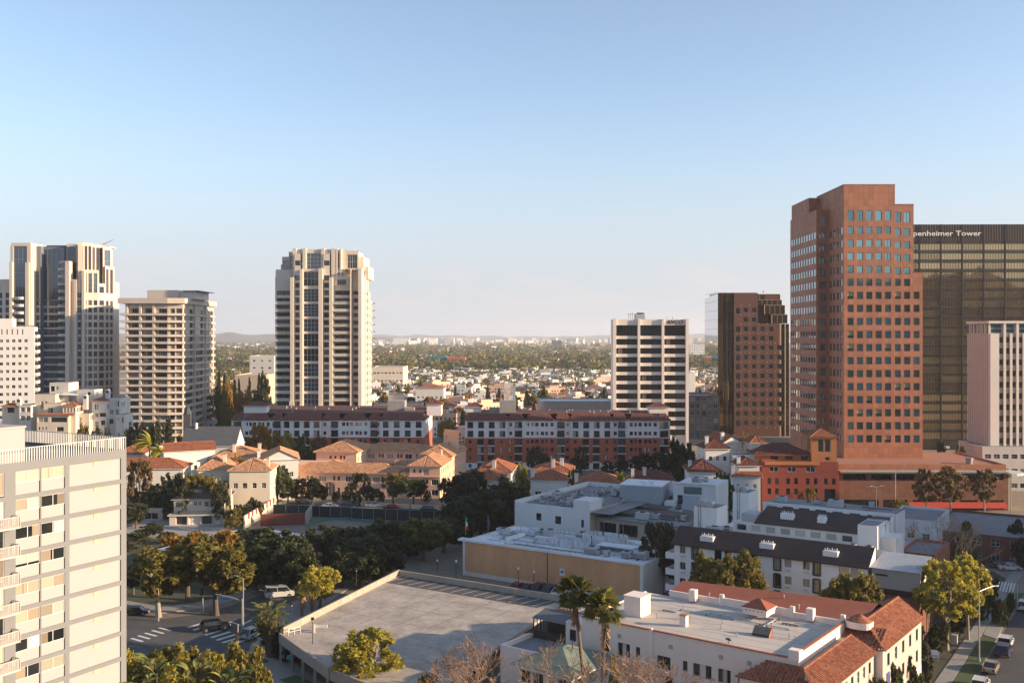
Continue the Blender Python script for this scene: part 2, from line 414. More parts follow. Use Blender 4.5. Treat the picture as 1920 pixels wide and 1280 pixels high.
HILL = mat('hillside_scrub', (.10, .085, .05), .95, .55, .004, .02, 0)
def ridge(name, m, prof, d, w_, n=120, amp=.35, seed=1):
    """a range of hills along a polar arc: prof = [(azimuth deg, crest height)], crest at distance d"""
    r = random.Random(seed); mb = MB(); K = 6
    az0, az1 = prof[0][0], prof[-1][0]; ph = [r.uniform(0, 6.3) for _ in range(6)]
    def hgt(a):
        for (a0, h0), (a1, h1) in zip(prof, prof[1:]):
            if a0 <= a <= a1: h = h0 + (h1 - h0) * (a - a0) / (a1 - a0); break
        else: h = prof[-1][1]
        return h * (1 + amp * (.5 * math.sin(a * .31 + ph[0]) + .3 * math.sin(a * .83 + ph[1]) + .2 * math.sin(a * 2.1 + ph[2]) + .12 * math.sin(a * 5.3 + ph[3])))
    for i in range(n + 1):
        a = az0 + (az1 - az0) * i / n; h = max(0.0, hgt(a))
        for k in range(K + 1):
            t = k / K; dd = d + (t - .5) * w_; s = math.sin(math.pi * t) ** 1.3
            mb.v.append((math.sin(R(a)) * dd, math.cos(R(a)) * dd, -1 + (h + 1) * s * (1 + .12 * math.sin(a * 3 + k * 1.7))))
    for i in range(n):
        for k in range(K):
            q = i * (K + 1) + k; mb.f.append((q, q + K + 1, q + K + 2, q + 1)); mb.m.append(mb.mi(m))
    return mb.build(name, None, True, kind='structure')
ridge('hills', HILL, [(-38, 55), (-30, 72), (-20, 78), (-14, 78), (-9, 60), (-4, 25), (0, 0)], 9200, 3000, 160, .16, 3)
ridge('mountains', HILL, [(-40, 60), (-20, 85), (-5, 70), (3, 62), (8, 85), (12, 96), (16, 100), (24, 90), (38, 75)], 13600, 2500, 160, .14, 5)
# the wooded hills behind the photographer, which the glass towers mirror
ridge('wooded_hills', mat('wooded_slope', (.016, .020, .010), .95, .6, .02, .15, 0), [(84, 25), (110, 80), (140, 135), (165, 142), (185, 142), (215, 135), (240, 110), (275, 60), (285, 20)], 950, 700, 240, .14, 9)

ridge('wooded_slope', MATS['wooded_slope'], [(95, 6), (120, 20), (150, 26), (180, 24), (210, 26), (240, 20), (262, 6)], 480, 620, 240, .25, 12)
# ------------------------------------------------------------------ haze over the basin
hz = bpy.data.materials.new('haze'); hz.use_nodes = True; hn = hz.node_tree
hn.nodes.remove(hn.nodes['Principled BSDF']); pv = hn.nodes.new('ShaderNodeVolumePrincipled')
pv.inputs['Color'].default_value = (.91, .94, 1.0, 1); pv.inputs['Density'].default_value = 0.8e-4; pv.inputs['Anisotropy'].default_value = .25
hn.links.new(pv.outputs[0], hn.nodes['Material Output'].inputs['Volume'])
mb = MB(); mb.box(-15900, 15900, -15900, 15900, -2.2, 235, hz); hb = mb.build('haze', kind='stuff')
hb['label'] = 'thin pale haze lying over the far city'

# ------------------------------------------------------------------ roads and pavements
def sheet(name, px, m, z, kerb=None, thick=0.0, parent=None, **kw):
    pts = [G(x, y, 0) if isinstance(x, (int, float)) and y > 400 else (x, y) for x, y in px]
    a = sum(pts[i][0] * pts[(i + 1) % len(pts)][1] - pts[(i + 1) % len(pts)][0] * pts[i][1] for i in range(len(pts)))
    if a < 0: pts = pts[::-1]
    mb = MB()
    if thick > 0: mb.prism(pts, z - thick, z, kerb or m, m)
    else: mb.poly([(x, y, z) for x, y in pts], m)
    return mb.build(name, parent, **kw)
sheet('road', [(120, 1130), (235, 1146), (300, 1160), (365, 1152), (430, 1136), (500, 1111), (560, 1085), (640, 1057), (730, 1028), (800, 1002), (850, 975), (905, 975), (860, 1005), (800, 1035), (740, 1055), (660, 1082), (600, 1105), (530, 1135), (490, 1165), (470, 1190), (468, 1215), (452, 1240), (480, 1400), (60, 1400)], ASPH2, .012, kind='structure')
sheet('street', [(380, 938), (470, 939), (560, 942), (700, 950), (860, 956), (960, 958), (960, 972), (850, 972), (700, 965), (540, 958), (380, 952)], ASPH, .016, kind='structure')
rs = sheet('avenue', [(1815, 1300), (1921, 1118), (1990, 1010), (2200, 1010), (2500, 1300)], ASPH, .012, kind='structure')
sheet('pavement', [(1738, 1300), (1772, 1300), (1874, 1137), (1913, 1084), (1952, 1025), (1930, 1025), (1889, 1084)], WALK, .12, CONC, .12, kind='structure')
sheet('grass_verge', [(1774, 1300), (1812, 1300), (1868, 1200), (1842, 1192)], LAWN, .10, CONC, .10, kind='structure')
sheet('driveway', [(1843, 1190), (1869, 1198), (1880, 1176), (1854, 1170)], WALK, .115, CONC, .115, kind='structure')
sheet('planted_verge', [(1856, 1168), (1881, 1174), (1921, 1112), (1890, 1112)], LAWN, .10, CONC, .10, kind='structure')
sheet('front_garden', [(1590, 1330), (1735, 1300), (1886, 1084), (1860, 1070), (1720, 1120), (1700, 1230)], mat('garden_soil', (.055, .05, .03), .95, .4, .4, 6, .5), .05, kind='structure')
sheet('pavement', [(462, 1240), (470, 1214), (476, 1192), (492, 1167), (532, 1137), (600, 1108), (655, 1086), (668, 1094), (560, 1165), (525, 1200), (560, 1250), (680, 1330), (480, 1400)], WALK, .12, CONC, .12, kind='structure')
sheet('pavement', [(120, 1120), (235, 1137), (300, 1150), (362, 1143), (428, 1128), (496, 1103), (556, 1079), (640, 1051), (636, 1046), (550, 1070), (490, 1094), (425, 1118), (360, 1132), (300, 1138), (235, 1126), (120, 1110)], WALK, .12, CONC, .12, kind='structure')
sheet('lawn', [(120, 1108), (235, 1124), (300, 1136), (360, 1130), (425, 1116), (490, 1092), (550, 1068), (640, 1044), (620, 1010), (240, 1010), (100, 1060)], mat('dull_lawn_ground', (.06, .062, .03), .95, .4, .15, 6, .5), .03, kind='structure')  # lawn in a duller, browner green than the verges
for q in ([(462, 1240), (490, 1232), (505, 1240), (484, 1250), (468, 1250)], [(524, 1275), (556, 1266), (592, 1284), (560, 1296)], [(463, 1196), (474, 1192), (484, 1200), (472, 1208)]):
    sheet('planting_bed', q, LAWN, .14, CONC, .03, kind='structure')
sheet('car_park', [(225, 985), (240, 968), (330, 978), (430, 985), (420, 1000), (330, 1005), (225, 1012)], CONC, .02, kind='structure')
vl = sheet('vacant_lot', [(430, 1010), (520, 962), (560, 961), (700, 969), (860, 976), (800, 1003), (700, 1035), (600, 1055), (480, 1040)], SOIL, .02, kind='structure')
# painted markings: two zebra crossings and bay lines, each bar its own piece
zb = link('crossing', None, None, (0, 0, 0), kind='structure')
def bar(p, q, wd, z, m, parent, name='stripe'):
    p = Vector(p); q = Vector(q); d = (q - p).normalized(); n = Vector((-d.y, d.x)) * wd / 2
    mb = MB(); mb.poly([(p + n).to_tuple() + (z,), (p - n).to_tuple() + (z,), (q - n).to_tuple() + (z,), (q + n).to_tuple() + (z,)], m)
    return mb.build(name, parent)
for i in range(8):
    t = i / 7; x = 352 + 76 * t; y = 1176 + 33 * t
    bar(G(x, y), G(x + 36, y - 11), .62, .020, PAINT, zb)
for i in range(5):
    t = i / 4; x = 246 + 52 * t; y = 1196 - 20 * t
    bar(G(x, y), G(x + 22, y + 6), .5, .020, PAINT, zb)
bar(G(452, 1172), G(474, 1160), .35, .020, PAINT, zb); bar(G(432, 1165), G(452, 1172), .35, .020, PAINT, zb)
# ================================================================== towers on the skyline
# ---- cream and grey apartment tower in the left foreground (its long wall runs away from us to the right)
ang = math.degrees(math.atan2(.8797, .4755))
C0 = (-44.41, 114.68); LW = 34.0
A0 = (C0[0] - .4755 * LW, C0[1] - .8797 * LW)
FG = mat('grey_concrete_frame', (.19, .195, .205), .8, .06, .4, 5); FC = mat('cream_infill', (.395, .345, .345), .8, .035, .3, 4)
b = Bld('apartment_tower', 'cream and grey apartment tower with balconies and roof railing, cut by the left frame edge', 'apartment tower', A0, ang)
def S1(px):   # distance along the long wall of a photo column
    k = (px - CX) / F; dx, dy = .4755, .8797
    return (k * A0[1] - A0[0]) / (dx - k * dy)
HF = 2.9; ZT = 35.1
cols = {'panel': (S1(130.5), S1(227)), 'w2': (S1(78), S1(122)), 'w1': (S1(29.5), S1(75.5)), 'door': (S1(-28), S1(8))}
zb0 = 31.75 - HF * 10
holes = []; tagl = []
for j in range(12):
    z = zb0 + HF * j
    if z < .3: continue
    for k in ('panel', 'w2', 'w1', 'door'):
        s0, s1 = cols[k]; top = z + 2.42
        if top > ZT - .3: continue
        holes.append((s0, s1, z, top)); tagl.append((k, j))
wl = b.part('wall'); wall(wl, (0, 0), (LW, 0), 0, ZT, holes, .16, FG)
wl.poly([(LW, 0, 0), (LW, 22, 0), (LW, 22, ZT), (LW, 0, ZT)], FG); wl.poly([(LW, 22, 0), (0, 22, 0), (0, 22, ZT), (LW, 22, ZT)], FG); wl.poly([(0, 22, 0), (0, 0, 0), (0, 0, ZT), (0, 22, ZT)], FG)
b.part('roof').poly([(0, 0, ZT - .35), (LW, 0, ZT - .35), (LW, 22, ZT - .35), (0, 22, ZT - .35)], ROOFG)
b.part('roof').poly([(0, 0, ZT), (LW, 0, ZT), (LW, .3, ZT), (0, .3, ZT)], FG); b.part('roof').poly([(LW - .3, .3, ZT), (LW, .3, ZT), (LW, 22, ZT), (LW - .3, 22, ZT)], FG)
ap = b
GSH = glass('sheer_glass', (.40, .39, .31), .25, ior=1.5)
VENT = mat('beige_vent', (.62, .45, .29), .8, .1, 2, 9)
vm = MB(); vm.box(0, .78, -.05, 0, 0, .42, VENT)
for i in range(4): vm.box(.04, .74, -.08, -.05, .05 + .1 * i, .10 + .1 * i, VENT)
VM = vm.mesh('vent')
PM = {}
def infill(k, w_, h_):
    if k in PM: return PM[k]
    m_ = MB(); m_.poly([(0, 0, 0), (w_, 0, 0), (w_, 0, h_), (0, 0, h_)], FC); PM[k] = m_.mesh('panel'); return PM[k]
for (s0, s1, z0, z1), (k, j) in zip(holes, tagl):
    if k == 'panel':
        p = link('panel', infill('p', s1 - s0, z1 - z0), b.t, (s0, .158, z0)); link('vent', VM, p, ((s1 - s0) * .47, 0, z1 - z0 - .45))
    else:
        zz = z0 + (1.18 if k != 'door' else .1)
        if k != 'door': link('panel', infill(k, s1 - s0, 1.16), b.t, (s0, .152, z0))
        r = random.Random(j * 7 + (1 if k == 'w1' else 3))
        w_, h_ = s1 - s0, z1 - zz
        g = {('w1', 0): 'GD'}.get((k, j))
        opts = [(GD, ('curtain_glass', 0, .3, 0, 1)), (GD, ('curtain_glass', 0, .42, 0, 1)), (GBL, ('curtain_glass', .3, .36, 0, 1)), (GWB, ('blind_glass', .0, .5, 0, 1)), (GD, ('white_blind_glass', .55, 1, 0, 1)), (GD, ('white_blind_glass', 0, 1, .25, 1)), (GSH, ('blind_glass', .48, .52, 0, 1)), (GCU, ('blind_glass', 0, .5, 0, 1)), (GD, ('curtain_glass', .7, 1, 0, 1))]
        o_ = opts[(j * 3 + (0 if k == 'w1' else 5 if k == 'w2' else 2) + j // 3) % len(opts)]
        st = (o_[0], FRM_W, 2, 1, .06) + ((o_[1],) if o_[1] else ())
        link('window', win_mesh(w_, h_, st), b.t, (s0, .15, zz))
# balconies: slab, front sheet and picket ends
FC_, FC = FC, mat('balcony_cream', (.52, .46, .43), .8, .05, .4, 5)
bm_ = MB(); b0, b1 = S1(-60) - 0, S1(24)
BW = b1 - b0
bm_.box(0, BW, -1.25, .02, -.18, 0, FC)
for i in range(int(BW / .22)): bm_.box(.05 + .22 * i, .05 + .22 * i + .11, -1.25, -1.19, 0, 1.02, FC)
for i in range(5): bm_.box(BW - .06, BW, -1.22 + .23 * i, -1.22 + .23 * i + .12, 0, 1.02, FC)
bm_.box(0, BW, -1.27, -1.16, 1.0, 1.07, FC); bm_.box(BW - .08, BW + .01, -1.16, 0, 1.0, 1.07, FC)
BM = bm_.mesh('balcony'); FC = FC_
for j in range(1, 12):
    z = zb0 + HF * j - .12
    if 1 < z < 31: link('balcony', BM, b.t, (b0, 0, z))
# roof railing, picket by picket
rl = b.part('roof_railing'); RAIL = mat('railing_white', (.55, .54, .52), .6, .05, 1, 6)
for i in range(int(LW / .3)):
    x = LW - .08 - .3 * i; rl.box(x - .05, x + .05, .05, .13, ZT, ZT + 1.45, RAIL, False)
for i in range(int(22 / .3)):
    y = .1 + .3 * i; rl.box(LW - .13, LW - .05, y - .05, y + .05, ZT, ZT + 1.45, RAIL, False)
rl.box(0, LW, .06, .12, ZT + 1.38, ZT + 1.45, RAIL); rl.box(LW - .12, LW - .06, .12, 22, ZT + 1.38, ZT + 1.45, RAIL)
for i in range(int(LW / .3)):
    x = LW - .08 - .3 * i; rl.box(x - .05, x + .05, 21.8, 21.88, ZT, ZT + 1.45, RAIL, False)
# penthouse set back on the roof
ph = b.part('penthouse')
q0, q1 = S1(68) - 9.3, S1(68) + .25
wall(ph, (q0 - 14, 2.2), (q1, 2.2), ZT - .35, 38.4, [(14 + 8.1, 14 + 8.75, ZT + .4, ZT + 2.0)], .1, FC)
b.add_win((q0 - 14, 2.2), (q1, 2.2), (14 + 8.1, 14 + 8.75, ZT + .4, ZT + 2.0), (GGR, FRM_W, 1, 1, .05), .1)
ph.box(q0 - 14, q1 - .01, 2.21, 11, ZT - .34, 38.39, FC)
ph.box(q0 - 14, q1 + .1, 2.1, 11.1, 38.4, 38.62, FC)
b.done()

# ---- orange granite office tower, stepped
OR = mat('orange_granite', (.37, .140, .075), .65, .08, .15, 3, .0); 
def joints(m_, sx, sz, dark=.72):
    """panel joints of a stone cladding added to a material as thin darker lines"""
    n = m_.node_tree; bs = n.nodes['Principled BSDF']; src = bs.inputs['Base Color'].links[0].from_socket
    t = n.nodes.new('ShaderNodeTexCoord'); sp = n.nodes.new('ShaderNodeSeparateXYZ'); n.links.new(t.outputs['Object'], sp.inputs[0])
    ad = n.nodes.new('ShaderNodeMath'); ad.operation = 'ADD'; n.links.new(sp.outputs[0], ad.inputs[0]); n.links.new(sp.outputs[1], ad.inputs[1])
    fs = []
    for so, st in ((ad.outputs[0], sx), (sp.outputs[2], sz)):
        dv = n.nodes.new('ShaderNodeMath'); dv.operation = 'DIVIDE'; dv.inputs[1].default_value = st; n.links.new(so, dv.inputs[0])
        fr = n.nodes.new('ShaderNodeMath'); fr.operation = 'FRACT'; n.links.new(dv.outputs[0], fr.inputs[0])
        lt = n.nodes.new('ShaderNodeMath'); lt.operation = 'LESS_THAN'; lt.inputs[1].default_value = .09 / st; n.links.new(fr.outputs[0], lt.inputs[0]); fs.append(lt)
    # each slab its own slight tone
    fl = []
    for so, st in ((ad.outputs[0], sx), (sp.outputs[2], sz)):
        dv = n.nodes.new('ShaderNodeMath'); dv.operation = 'DIVIDE'; dv.inputs[1].default_value = st; n.links.new(so, dv.inputs[0])
        fo = n.nodes.new('ShaderNodeMath'); fo.operation = 'FLOOR'; n.links.new(dv.outputs[0], fo.inputs[0]); fl.append(fo)
    cb_ = n.nodes.new('ShaderNodeCombineXYZ'); n.links.new(fl[0].outputs[0], cb_.inputs[0]); n.links.new(fl[1].outputs[0], cb_.inputs[1])
    wn = n.nodes.new('ShaderNodeTexWhiteNoise'); n.links.new(cb_.outputs[0], wn.inputs[0])
    mr_ = n.nodes.new('ShaderNodeMapRange'); mr_.inputs[3].default_value = .84; mr_.inputs[4].default_value = 1.14; n.links.new(wn.outputs['Value'], mr_.inputs[0])
    hv_ = n.nodes.new('ShaderNodeHueSaturation'); n.links.new(src, hv_.inputs['Color']); n.links.new(mr_.outputs[0], hv_.inputs['Value']); src = hv_.outputs[0]
    mx = n.nodes.new('ShaderNodeMath'); mx.operation = 'MAXIMUM'; n.links.new(fs[0].outputs[0], mx.inputs[0]); n.links.new(fs[1].outputs[0], mx.inputs[1])
    mm = n.nodes.new('ShaderNodeMixRGB'); mm.blend_type = 'MULTIPLY'; mm.inputs['Color2'].default_value = (dark, dark, dark, 1)
    n.links.new(mx.outputs[0], mm.inputs['Fac']); n.links.new(src, mm.inputs['Color1']); n.links.new(mm.outputs[0], bs.inputs['Base Color'])
joints(OR, 1.466, 1.93)
TY = 295.0; TX = XX(1582, TY); b = Bld('office_tower', 'stepped orange granite office tower with square teal windows above the long podium', 'office tower', (TX, TY), 0)
s_ = F / TY
wd = [(v - 1582) / s_ for v in (1582, 1678, 1713, 1730)]
dz = 24.42 / s_; zr = lambda py: ZZ(py, TY)
st_t = [(GTM, FRM_D, 1, 1, .07), (GTM, FRM_D, 2, 1, .06), (GTM, FRM_D, 1, 1, .07), (GTM, FRM_D, 1, 1, .07)]
st_d = [(GTM2, FRM_D, 1, 1, .07), (GTM, FRM_D, 2, 1, .06), (GTM, FRM_D, 1, 1, .07), (GTM2, FRM_D, 1, 2, .05), (GTM2, FRM_D, 1, 1, .07, ('yellow_blind_glass', 0, 1, .4, 1)), (GTM, FRM_D, 1, 1, .06), (GTM2, FRM_D, 1, 1, .07), (GTM, FRM_D, 1, 1, .06)]
cp = 17.55 / s_; x0c = (1589 - 1582) / s_; ww = 11.5 / s_
rows_t = [zr(414 + 24.42 * k) for k in range(24)]
fh = []
def frow(k): 
    z = rows_t[k]; h = 13.6 / s_ if k else 19.5 / s_
    return z, z + h
hA, hB, hC = [], [], []
for k in range(24):
    z0, z1 = frow(k)
    if z0 < 13: continue
    for c in range(8):
        x = x0c + cp * c + (.12 if c > 4 else 0)
        if x + ww < wd[1]: hA.append((x, x + ww, z0, z1))
        elif x + ww < wd[2]: hB.append((x - wd[1], x + ww - wd[1], z0 - (3 / s_ if k < 5 else 0), z1 - (3 / s_ if k < 5 else 0)))
        elif k >= 6: hC.append((x - wd[2], x + ww - wd[2], z0, z1))
pk = lambda i, h: (rnd.choice(st_t) if h[2] > 60 else (rnd.choice(st_d)))
ZA, ZB, ZC = zr(347), zr(384), zr(512)
b.facade((0, 0), (wd[1], 0), 11, ZA, hA, OR, .3, st_t, pick=pk)
b.facade((wd[1], 0.002), (wd[2], 0.002), 11, ZB, hB, OR, .3, st_t, pick=pk)
b.facade((wd[2], 0.004), (wd[3], 0.004), 11, ZC, hC, OR, .3, st_t, pick=pk)
# left side: near strip, step out, long far strip
n1, n2, xs = 14.0, 43.0, -3.8
st_l = [(GBM, FRM_D, 1, 1, .07), (GTM, FRM_D, 1, 1, .07), (GBM, FRM_D, 1, 1, .07)]
hl = [(n1 - 1.1 - 3.3 * i - 1.9, n1 - 1.1 - 3.3 * i, frow(k)[0], frow(k)[1]) for k in range(1, 24) if frow(k)[0] > 13 for i in range(4)]
b.facade((0, n1), (0, 0), 11, ZA, [(a, c, z, y) for a, c, z, y in hl if a > .3], OR, .07, st_l)
hs = [(.9, 2.9, frow(k)[0], frow(k)[1]) for k in range(24) if frow(k)[0] > 13]
b.facade((xs, n1), (0, n1), 11, ZA - 5.5, hs, OR, .3, st_l)
hf = [(.8 + 2.82 * i, .8 + 2.82 * i + 1.95, frow(k)[0], frow(k)[1]) for k in range(1, 24) if frow(k)[0] > 13 for i in range(10)]
b.facade((xs, n2), (xs, n1), 11, ZA - 5.5, hf, OR, .07, st_l)
W_ = b.part('wall')
W_.poly([(wd[1], 0.002, ZB), (wd[1], 26, ZB), (wd[1], 26, ZA), (wd[1], 0.002, ZA)], OR)
W_.poly([(wd[2], 0.004, ZC), (wd[2], 26, ZC), (wd[2], 26, ZB), (wd[2], 0.004, ZB)], OR)
b.facade((wd[3], .004), (wd[3], 40), 11, ZC, grid(2, 38, 12, 1.9, 11, dz, 14, 2.1), OR, .3, st_t)
W_.poly([(xs, n2, 11), (xs, n2, ZA - 5.5), (wd[3], 44, ZA - 5.5), (wd[3], 44, 11)], OR)
rf = b.part('roof')
rf.poly([(0, 0, ZA), (wd[1], 0, ZA), (wd[1], 26, ZA), (0, 26, ZA)], ROOFG); rf.poly([(wd[1], 0, ZB), (wd[2], 0, ZB), (wd[2], 26, ZB), (wd[1], 26, ZB)], ROOFG)
rf.poly([(wd[2], 0, ZC), (wd[3], 0, ZC), (wd[3], 40, ZC), (wd[2], 40, ZC)], ROOFG); rf.poly([(xs, n1, ZA - 5.5), (wd[2], n1, ZA - 5.5), (wd[2], n2, ZA - 5.5), (xs, n2, ZA - 5.5)], ROOFG)
W_.box(-.01, wd[1] - .01, n1 + .01, 26, ZA - 5.5, ZA - .01, OR)
W_.box(xs + .3, 8, n1 + 9, n2 - .5, ZA - 5.49, ZA - .6, OR)
W_.box(-.06, wd[1] + .06, -.06, 26.06, ZA, ZA + .25, OR); W_.box(wd[1] + .07, wd[2] + .06, -.06, 26.05, ZB, ZB + .25, OR); W_.box(wd[2] + .07, wd[3] + .06, -.06, 40.05, ZC, ZC + .25, OR)
b.done()

# ---- dark bronze slab tower with name sign behind it
OY = 425.0; s_ = F / OY; OX = XX(1640, OY); WO = 78.0
BRZ = mat('bronze_cladding', (.040, .028, .022), .42, .2, .3, 4, metal=.35)
BGL = glass('bronze_mirror', (.36, .265, .145), .02, metal=.9, wav=.035); BGD = glass('bronze_spandrel', (.045, .034, .026), .12, metal=.4)
b = Bld('office_slab', 'wide dark bronze glass office slab with white name letters along its top', 'office tower', (OX, OY), -1.0)
ZO = ZZ(421, OY); bay = 39.8 / s_; flr = 17.65 / s_
u0 = (1723.5 - 1640) / s_ - 3 * bay; hs = []; sp = []
ztop = ZZ(457, OY)
for k in range(22):
    z1 = ztop - flr * k; z0 = z1 - 12.4 / s_
    if z0 < 1: break
    for i in range(9):
        x = u0 + bay * i
        if x > -.1 - bay and x + bay < WO:
            hs.append((max(.1, x + .25), x + bay - .25, z0, z1)); sp.append((max(.1, x + .25), x + bay - .25, z0 - flr + 12.4 / s_ + .15, z0 - .15))
b.facade((0, 0), (WO, 0), 0, ZO, hs, BRZ, .18, [(BGL, FRM_BR, 7, 1, .17)])
for h in sp: 
    if h[2] > 1: b.add_win((0, 0), (WO, 0), h, (BGD, FRM_BR, 7, 1, .07), -.01, 'spandrel_panel')
W_ = b.part('wall')
W_.poly([(0, 30, 0), (0, 0, 0), (0, 0, ZO), (0, 30, ZO)], BRZ); W_.poly([(WO, 0, 0), (WO, 30, 0), (WO, 30, ZO), (WO, 0, ZO)], BRZ); W_.poly([(WO, 30, 0), (0, 30, 0), (0, 30, ZO), (WO, 30, ZO)], BRZ)
b.part('roof').poly([(0, 0, ZO), (WO, 0, ZO), (WO, 30, ZO), (0, 30, ZO)], ROOFG)
b.part('roof').box(6, 34, 5, 25, ZO, ZO + .35, BRZ)
fn = b.part('fin')
for i in range(10):
    x = u0 + bay * i
    if 0 < x < WO: fn.box(x - .25, x + .25, -.35, .0, 0, ZO + .02, BRZ)
BRZ2 = mat('bronze_ribs', (.12, .085, .06), .5, .2, .3, 4, metal=.3)
for i in range(int(WO / 1.1)):
    fn.box(.2 + 1.1 * i, .2 + 1.1 * i + .35, -.16, 0, ztop + 1.2, ZO - .05, BRZ2)
ot = b.done()
def text(body, size, loc, m, parent, name='letters', depth=.08, shear=0.0, rx=90, rz=0, align='LEFT', bold=0.0):
    cu = bpy.data.curves.new(name, 'FONT'); cu.body = body; cu.size = size; cu.extrude = depth; cu.align_x = align; cu.shear = shear; cu.offset = bold; cu.resolution_u = 2
    o = bpy.data.objects.new(name, cu); col.objects.link(o); o.parent = parent; o.location = loc; o.rotation_euler = (R(rx), 0, R(rz)); cu.materials.append(m); bpy.context.view_layer.update(); me = bpy.data.meshes.new_from_object(o.evaluated_get(bpy.context.evaluated_depsgraph_get())); me.name = name
    q = link(name, me, parent, loc); q.rotation_euler = (R(rx), 0, R(rz)); bpy.data.objects.remove(o); return q
SIGNW = mat('sign_white', (.85, .84, .82), .5, 0)
tx = text('Oppenheimer Tower', 3.05, ((1837 - 1640) / s_ , -.55, ZZ(442.5, OY)), SIGNW, ot, 'name_letters', .12, align='RIGHT', bold=.02); tx.scale = (1.29, 1.0, 1.0)
tx = text('10880', 1.6, ((1755 - 1640) / s_, -.55, ZZ(840, OY)), SIGNW, ot, 'number_letters', .1, bold=.03); tx.scale = (1.35, 1, 1)

# ---- white finned tower at the right frame edge
PY = 320.0; s_ = F / PY; PX = XX(1856, PY)
b = Bld('office_tower', 'white office tower with tall vertical fins at the right frame edge', 'office tower', (PX, PY), 0)
FIN = mat('white_stone_fins', (.70, .645, .59), .8, .06, .2, 3); SPN = mat('tan_spandrel', (.36, .30, .25), .8, .1, .4, 4)
ZP = ZZ(606, PY); ZQ = ZZ(625, PY); DP = 14.6; WP = 30.0
fz = 21.0 / s_
hh = []
for k in range(16):
    z1 = ZZ(631.5 + 21.05 * k, PY); z0 = z1 - 10.6 / s_
    if z0 < 3: continue
    for i in range(9):
        x = (1873.5 - 1856) / s_ + 12.0 / s_ * i; hh.append((x, x + 7.6 / s_, z0, z1))
b.facade((0, 0), (WP, 0), 3, ZQ, hh, SPN, .25, [(GD, FRM_D, 1, 1, .06)])
hs = [(.9 + 1.32 * i, .9 + 1.32 * i + .85, ZZ(631.5 + 21.05 * k, PY) - 10.6 / s_, ZZ(631.5 + 21.05 * k, PY)) for k in range(15) for i in range(10) if ZZ(631.5 + 21.05 * k, PY) > 6]
b.facade((0, DP), (0, 0), 3, ZQ, hs, SPN, .25, [(GD, FRM_D, 1, 1, .05)])
fn = b.part('fin')
fn.box(0.0, (1872.5 - 1856) / s_, -.35, -.01, 3, ZQ, FIN)
for i in range(10):
    x = (1880.8 - 1856) / s_ + 12.0 / s_ * i; fn.box(x, x + 4.4 / s_, -.42, -.01, 3, ZQ if i % 2 else ZP, FIN)
for i in range(12): fn.box(-.42, -.01, -.1 + 1.32 * i, .32 + 1.32 * i, 3, ZQ if i % 2 else ZP, FIN)
tp = b.part('top_floor'); tp.box(.3, WP, .3, DP, ZQ, ZP, SPN)
for i in range(6): b.add_win((0, 0), (WP, 0), ((1856 - 1856) / s_ + 4.1 * i + .2, 4.1 * i + 3.9, ZQ + .1, ZP - .1), (GT, FRM_W, 1, 2, .1), .25, 'top_window')
for i in range(4): b.add_win((0, DP), (0, 0), (3.5 * i + .3, 3.5 * i + 3.3, ZQ + .1, ZP - .1), (GT, FRM_W, 1, 1, .1), .25, 'top_window')
b.part('roof').box(-.7, WP, -.6, DP + .6, ZP, ZP + .75, FIN)
b.part('wall').box(.02, WP, DP - .3, DP, 3, ZQ, SPN)
b.done()

# ---- dark bronze glass tower with stepped crown
KY = 482.0; s_ = F / KY; KX = XX(1350, KY)
b = Bld('glass_tower', 'copper brown glass tower with stepped corner crown and dotted stone grid', 'office tower', (KX, KY), 0)
CU = mat('copper_stone', (.125, .050, .030), .5, .12, .2, 3); MIR = glass('mirror_glass', (.78, .78, .80), .015, metal=1.0, wav=.02); AMB = glass('amber_mirror', (.50, .30, .13), .04, metal=.95, wav=.05)
GBR = glass('brown_glass', (.035, .022, .016), .05, metal=.25, ior=2.0)
ZK = ZZ(549.5, KY); WK = 130 / s_; fk = 17.6 / s_
def kx(px): return (px - 1350) / s_
hs = []
for k in range(14):
    z1 = ZZ(576.5 + 17.6 * k, KY); z0 = z1 - 9.6 / s_
    if z0 < 3: continue
    cs = [1393.3, 1409, 1425, 1440.8] + ([1456.5] if k > 3 else [])
    if k == 0: cs = cs[:3]
    if k == 1: cs = cs[:4]
    for c in cs: hs.append((kx(c) - kx(1376), kx(c + 9.4) - kx(1376), z0, z1))
for k in range(14):
    z1 = ZZ(576.5 + 17.6 * k, KY)
    if z1 > 5: hs.append((kx(1379) - kx(1376), kx(1388) - kx(1376), z1 - 12 / s_, z1 + 0))
b.facade((kx(1376), 0), (kx(1462), 0), 0, ZZ(606, KY), [h for h in hs if h[3] < ZZ(606, KY)], CU, .2, [(GBR, FRM_A, 1, 1, .10)])
b.facade((kx(1376), 0.0), (kx(1421), 0.0), ZZ(606, KY), ZK, [h for h in hs if h[2] > ZZ(606, KY) and h[1] < kx(1421) - kx(1376)], CU, .2, [(GBR, FRM_A, 1, 1, .10)])
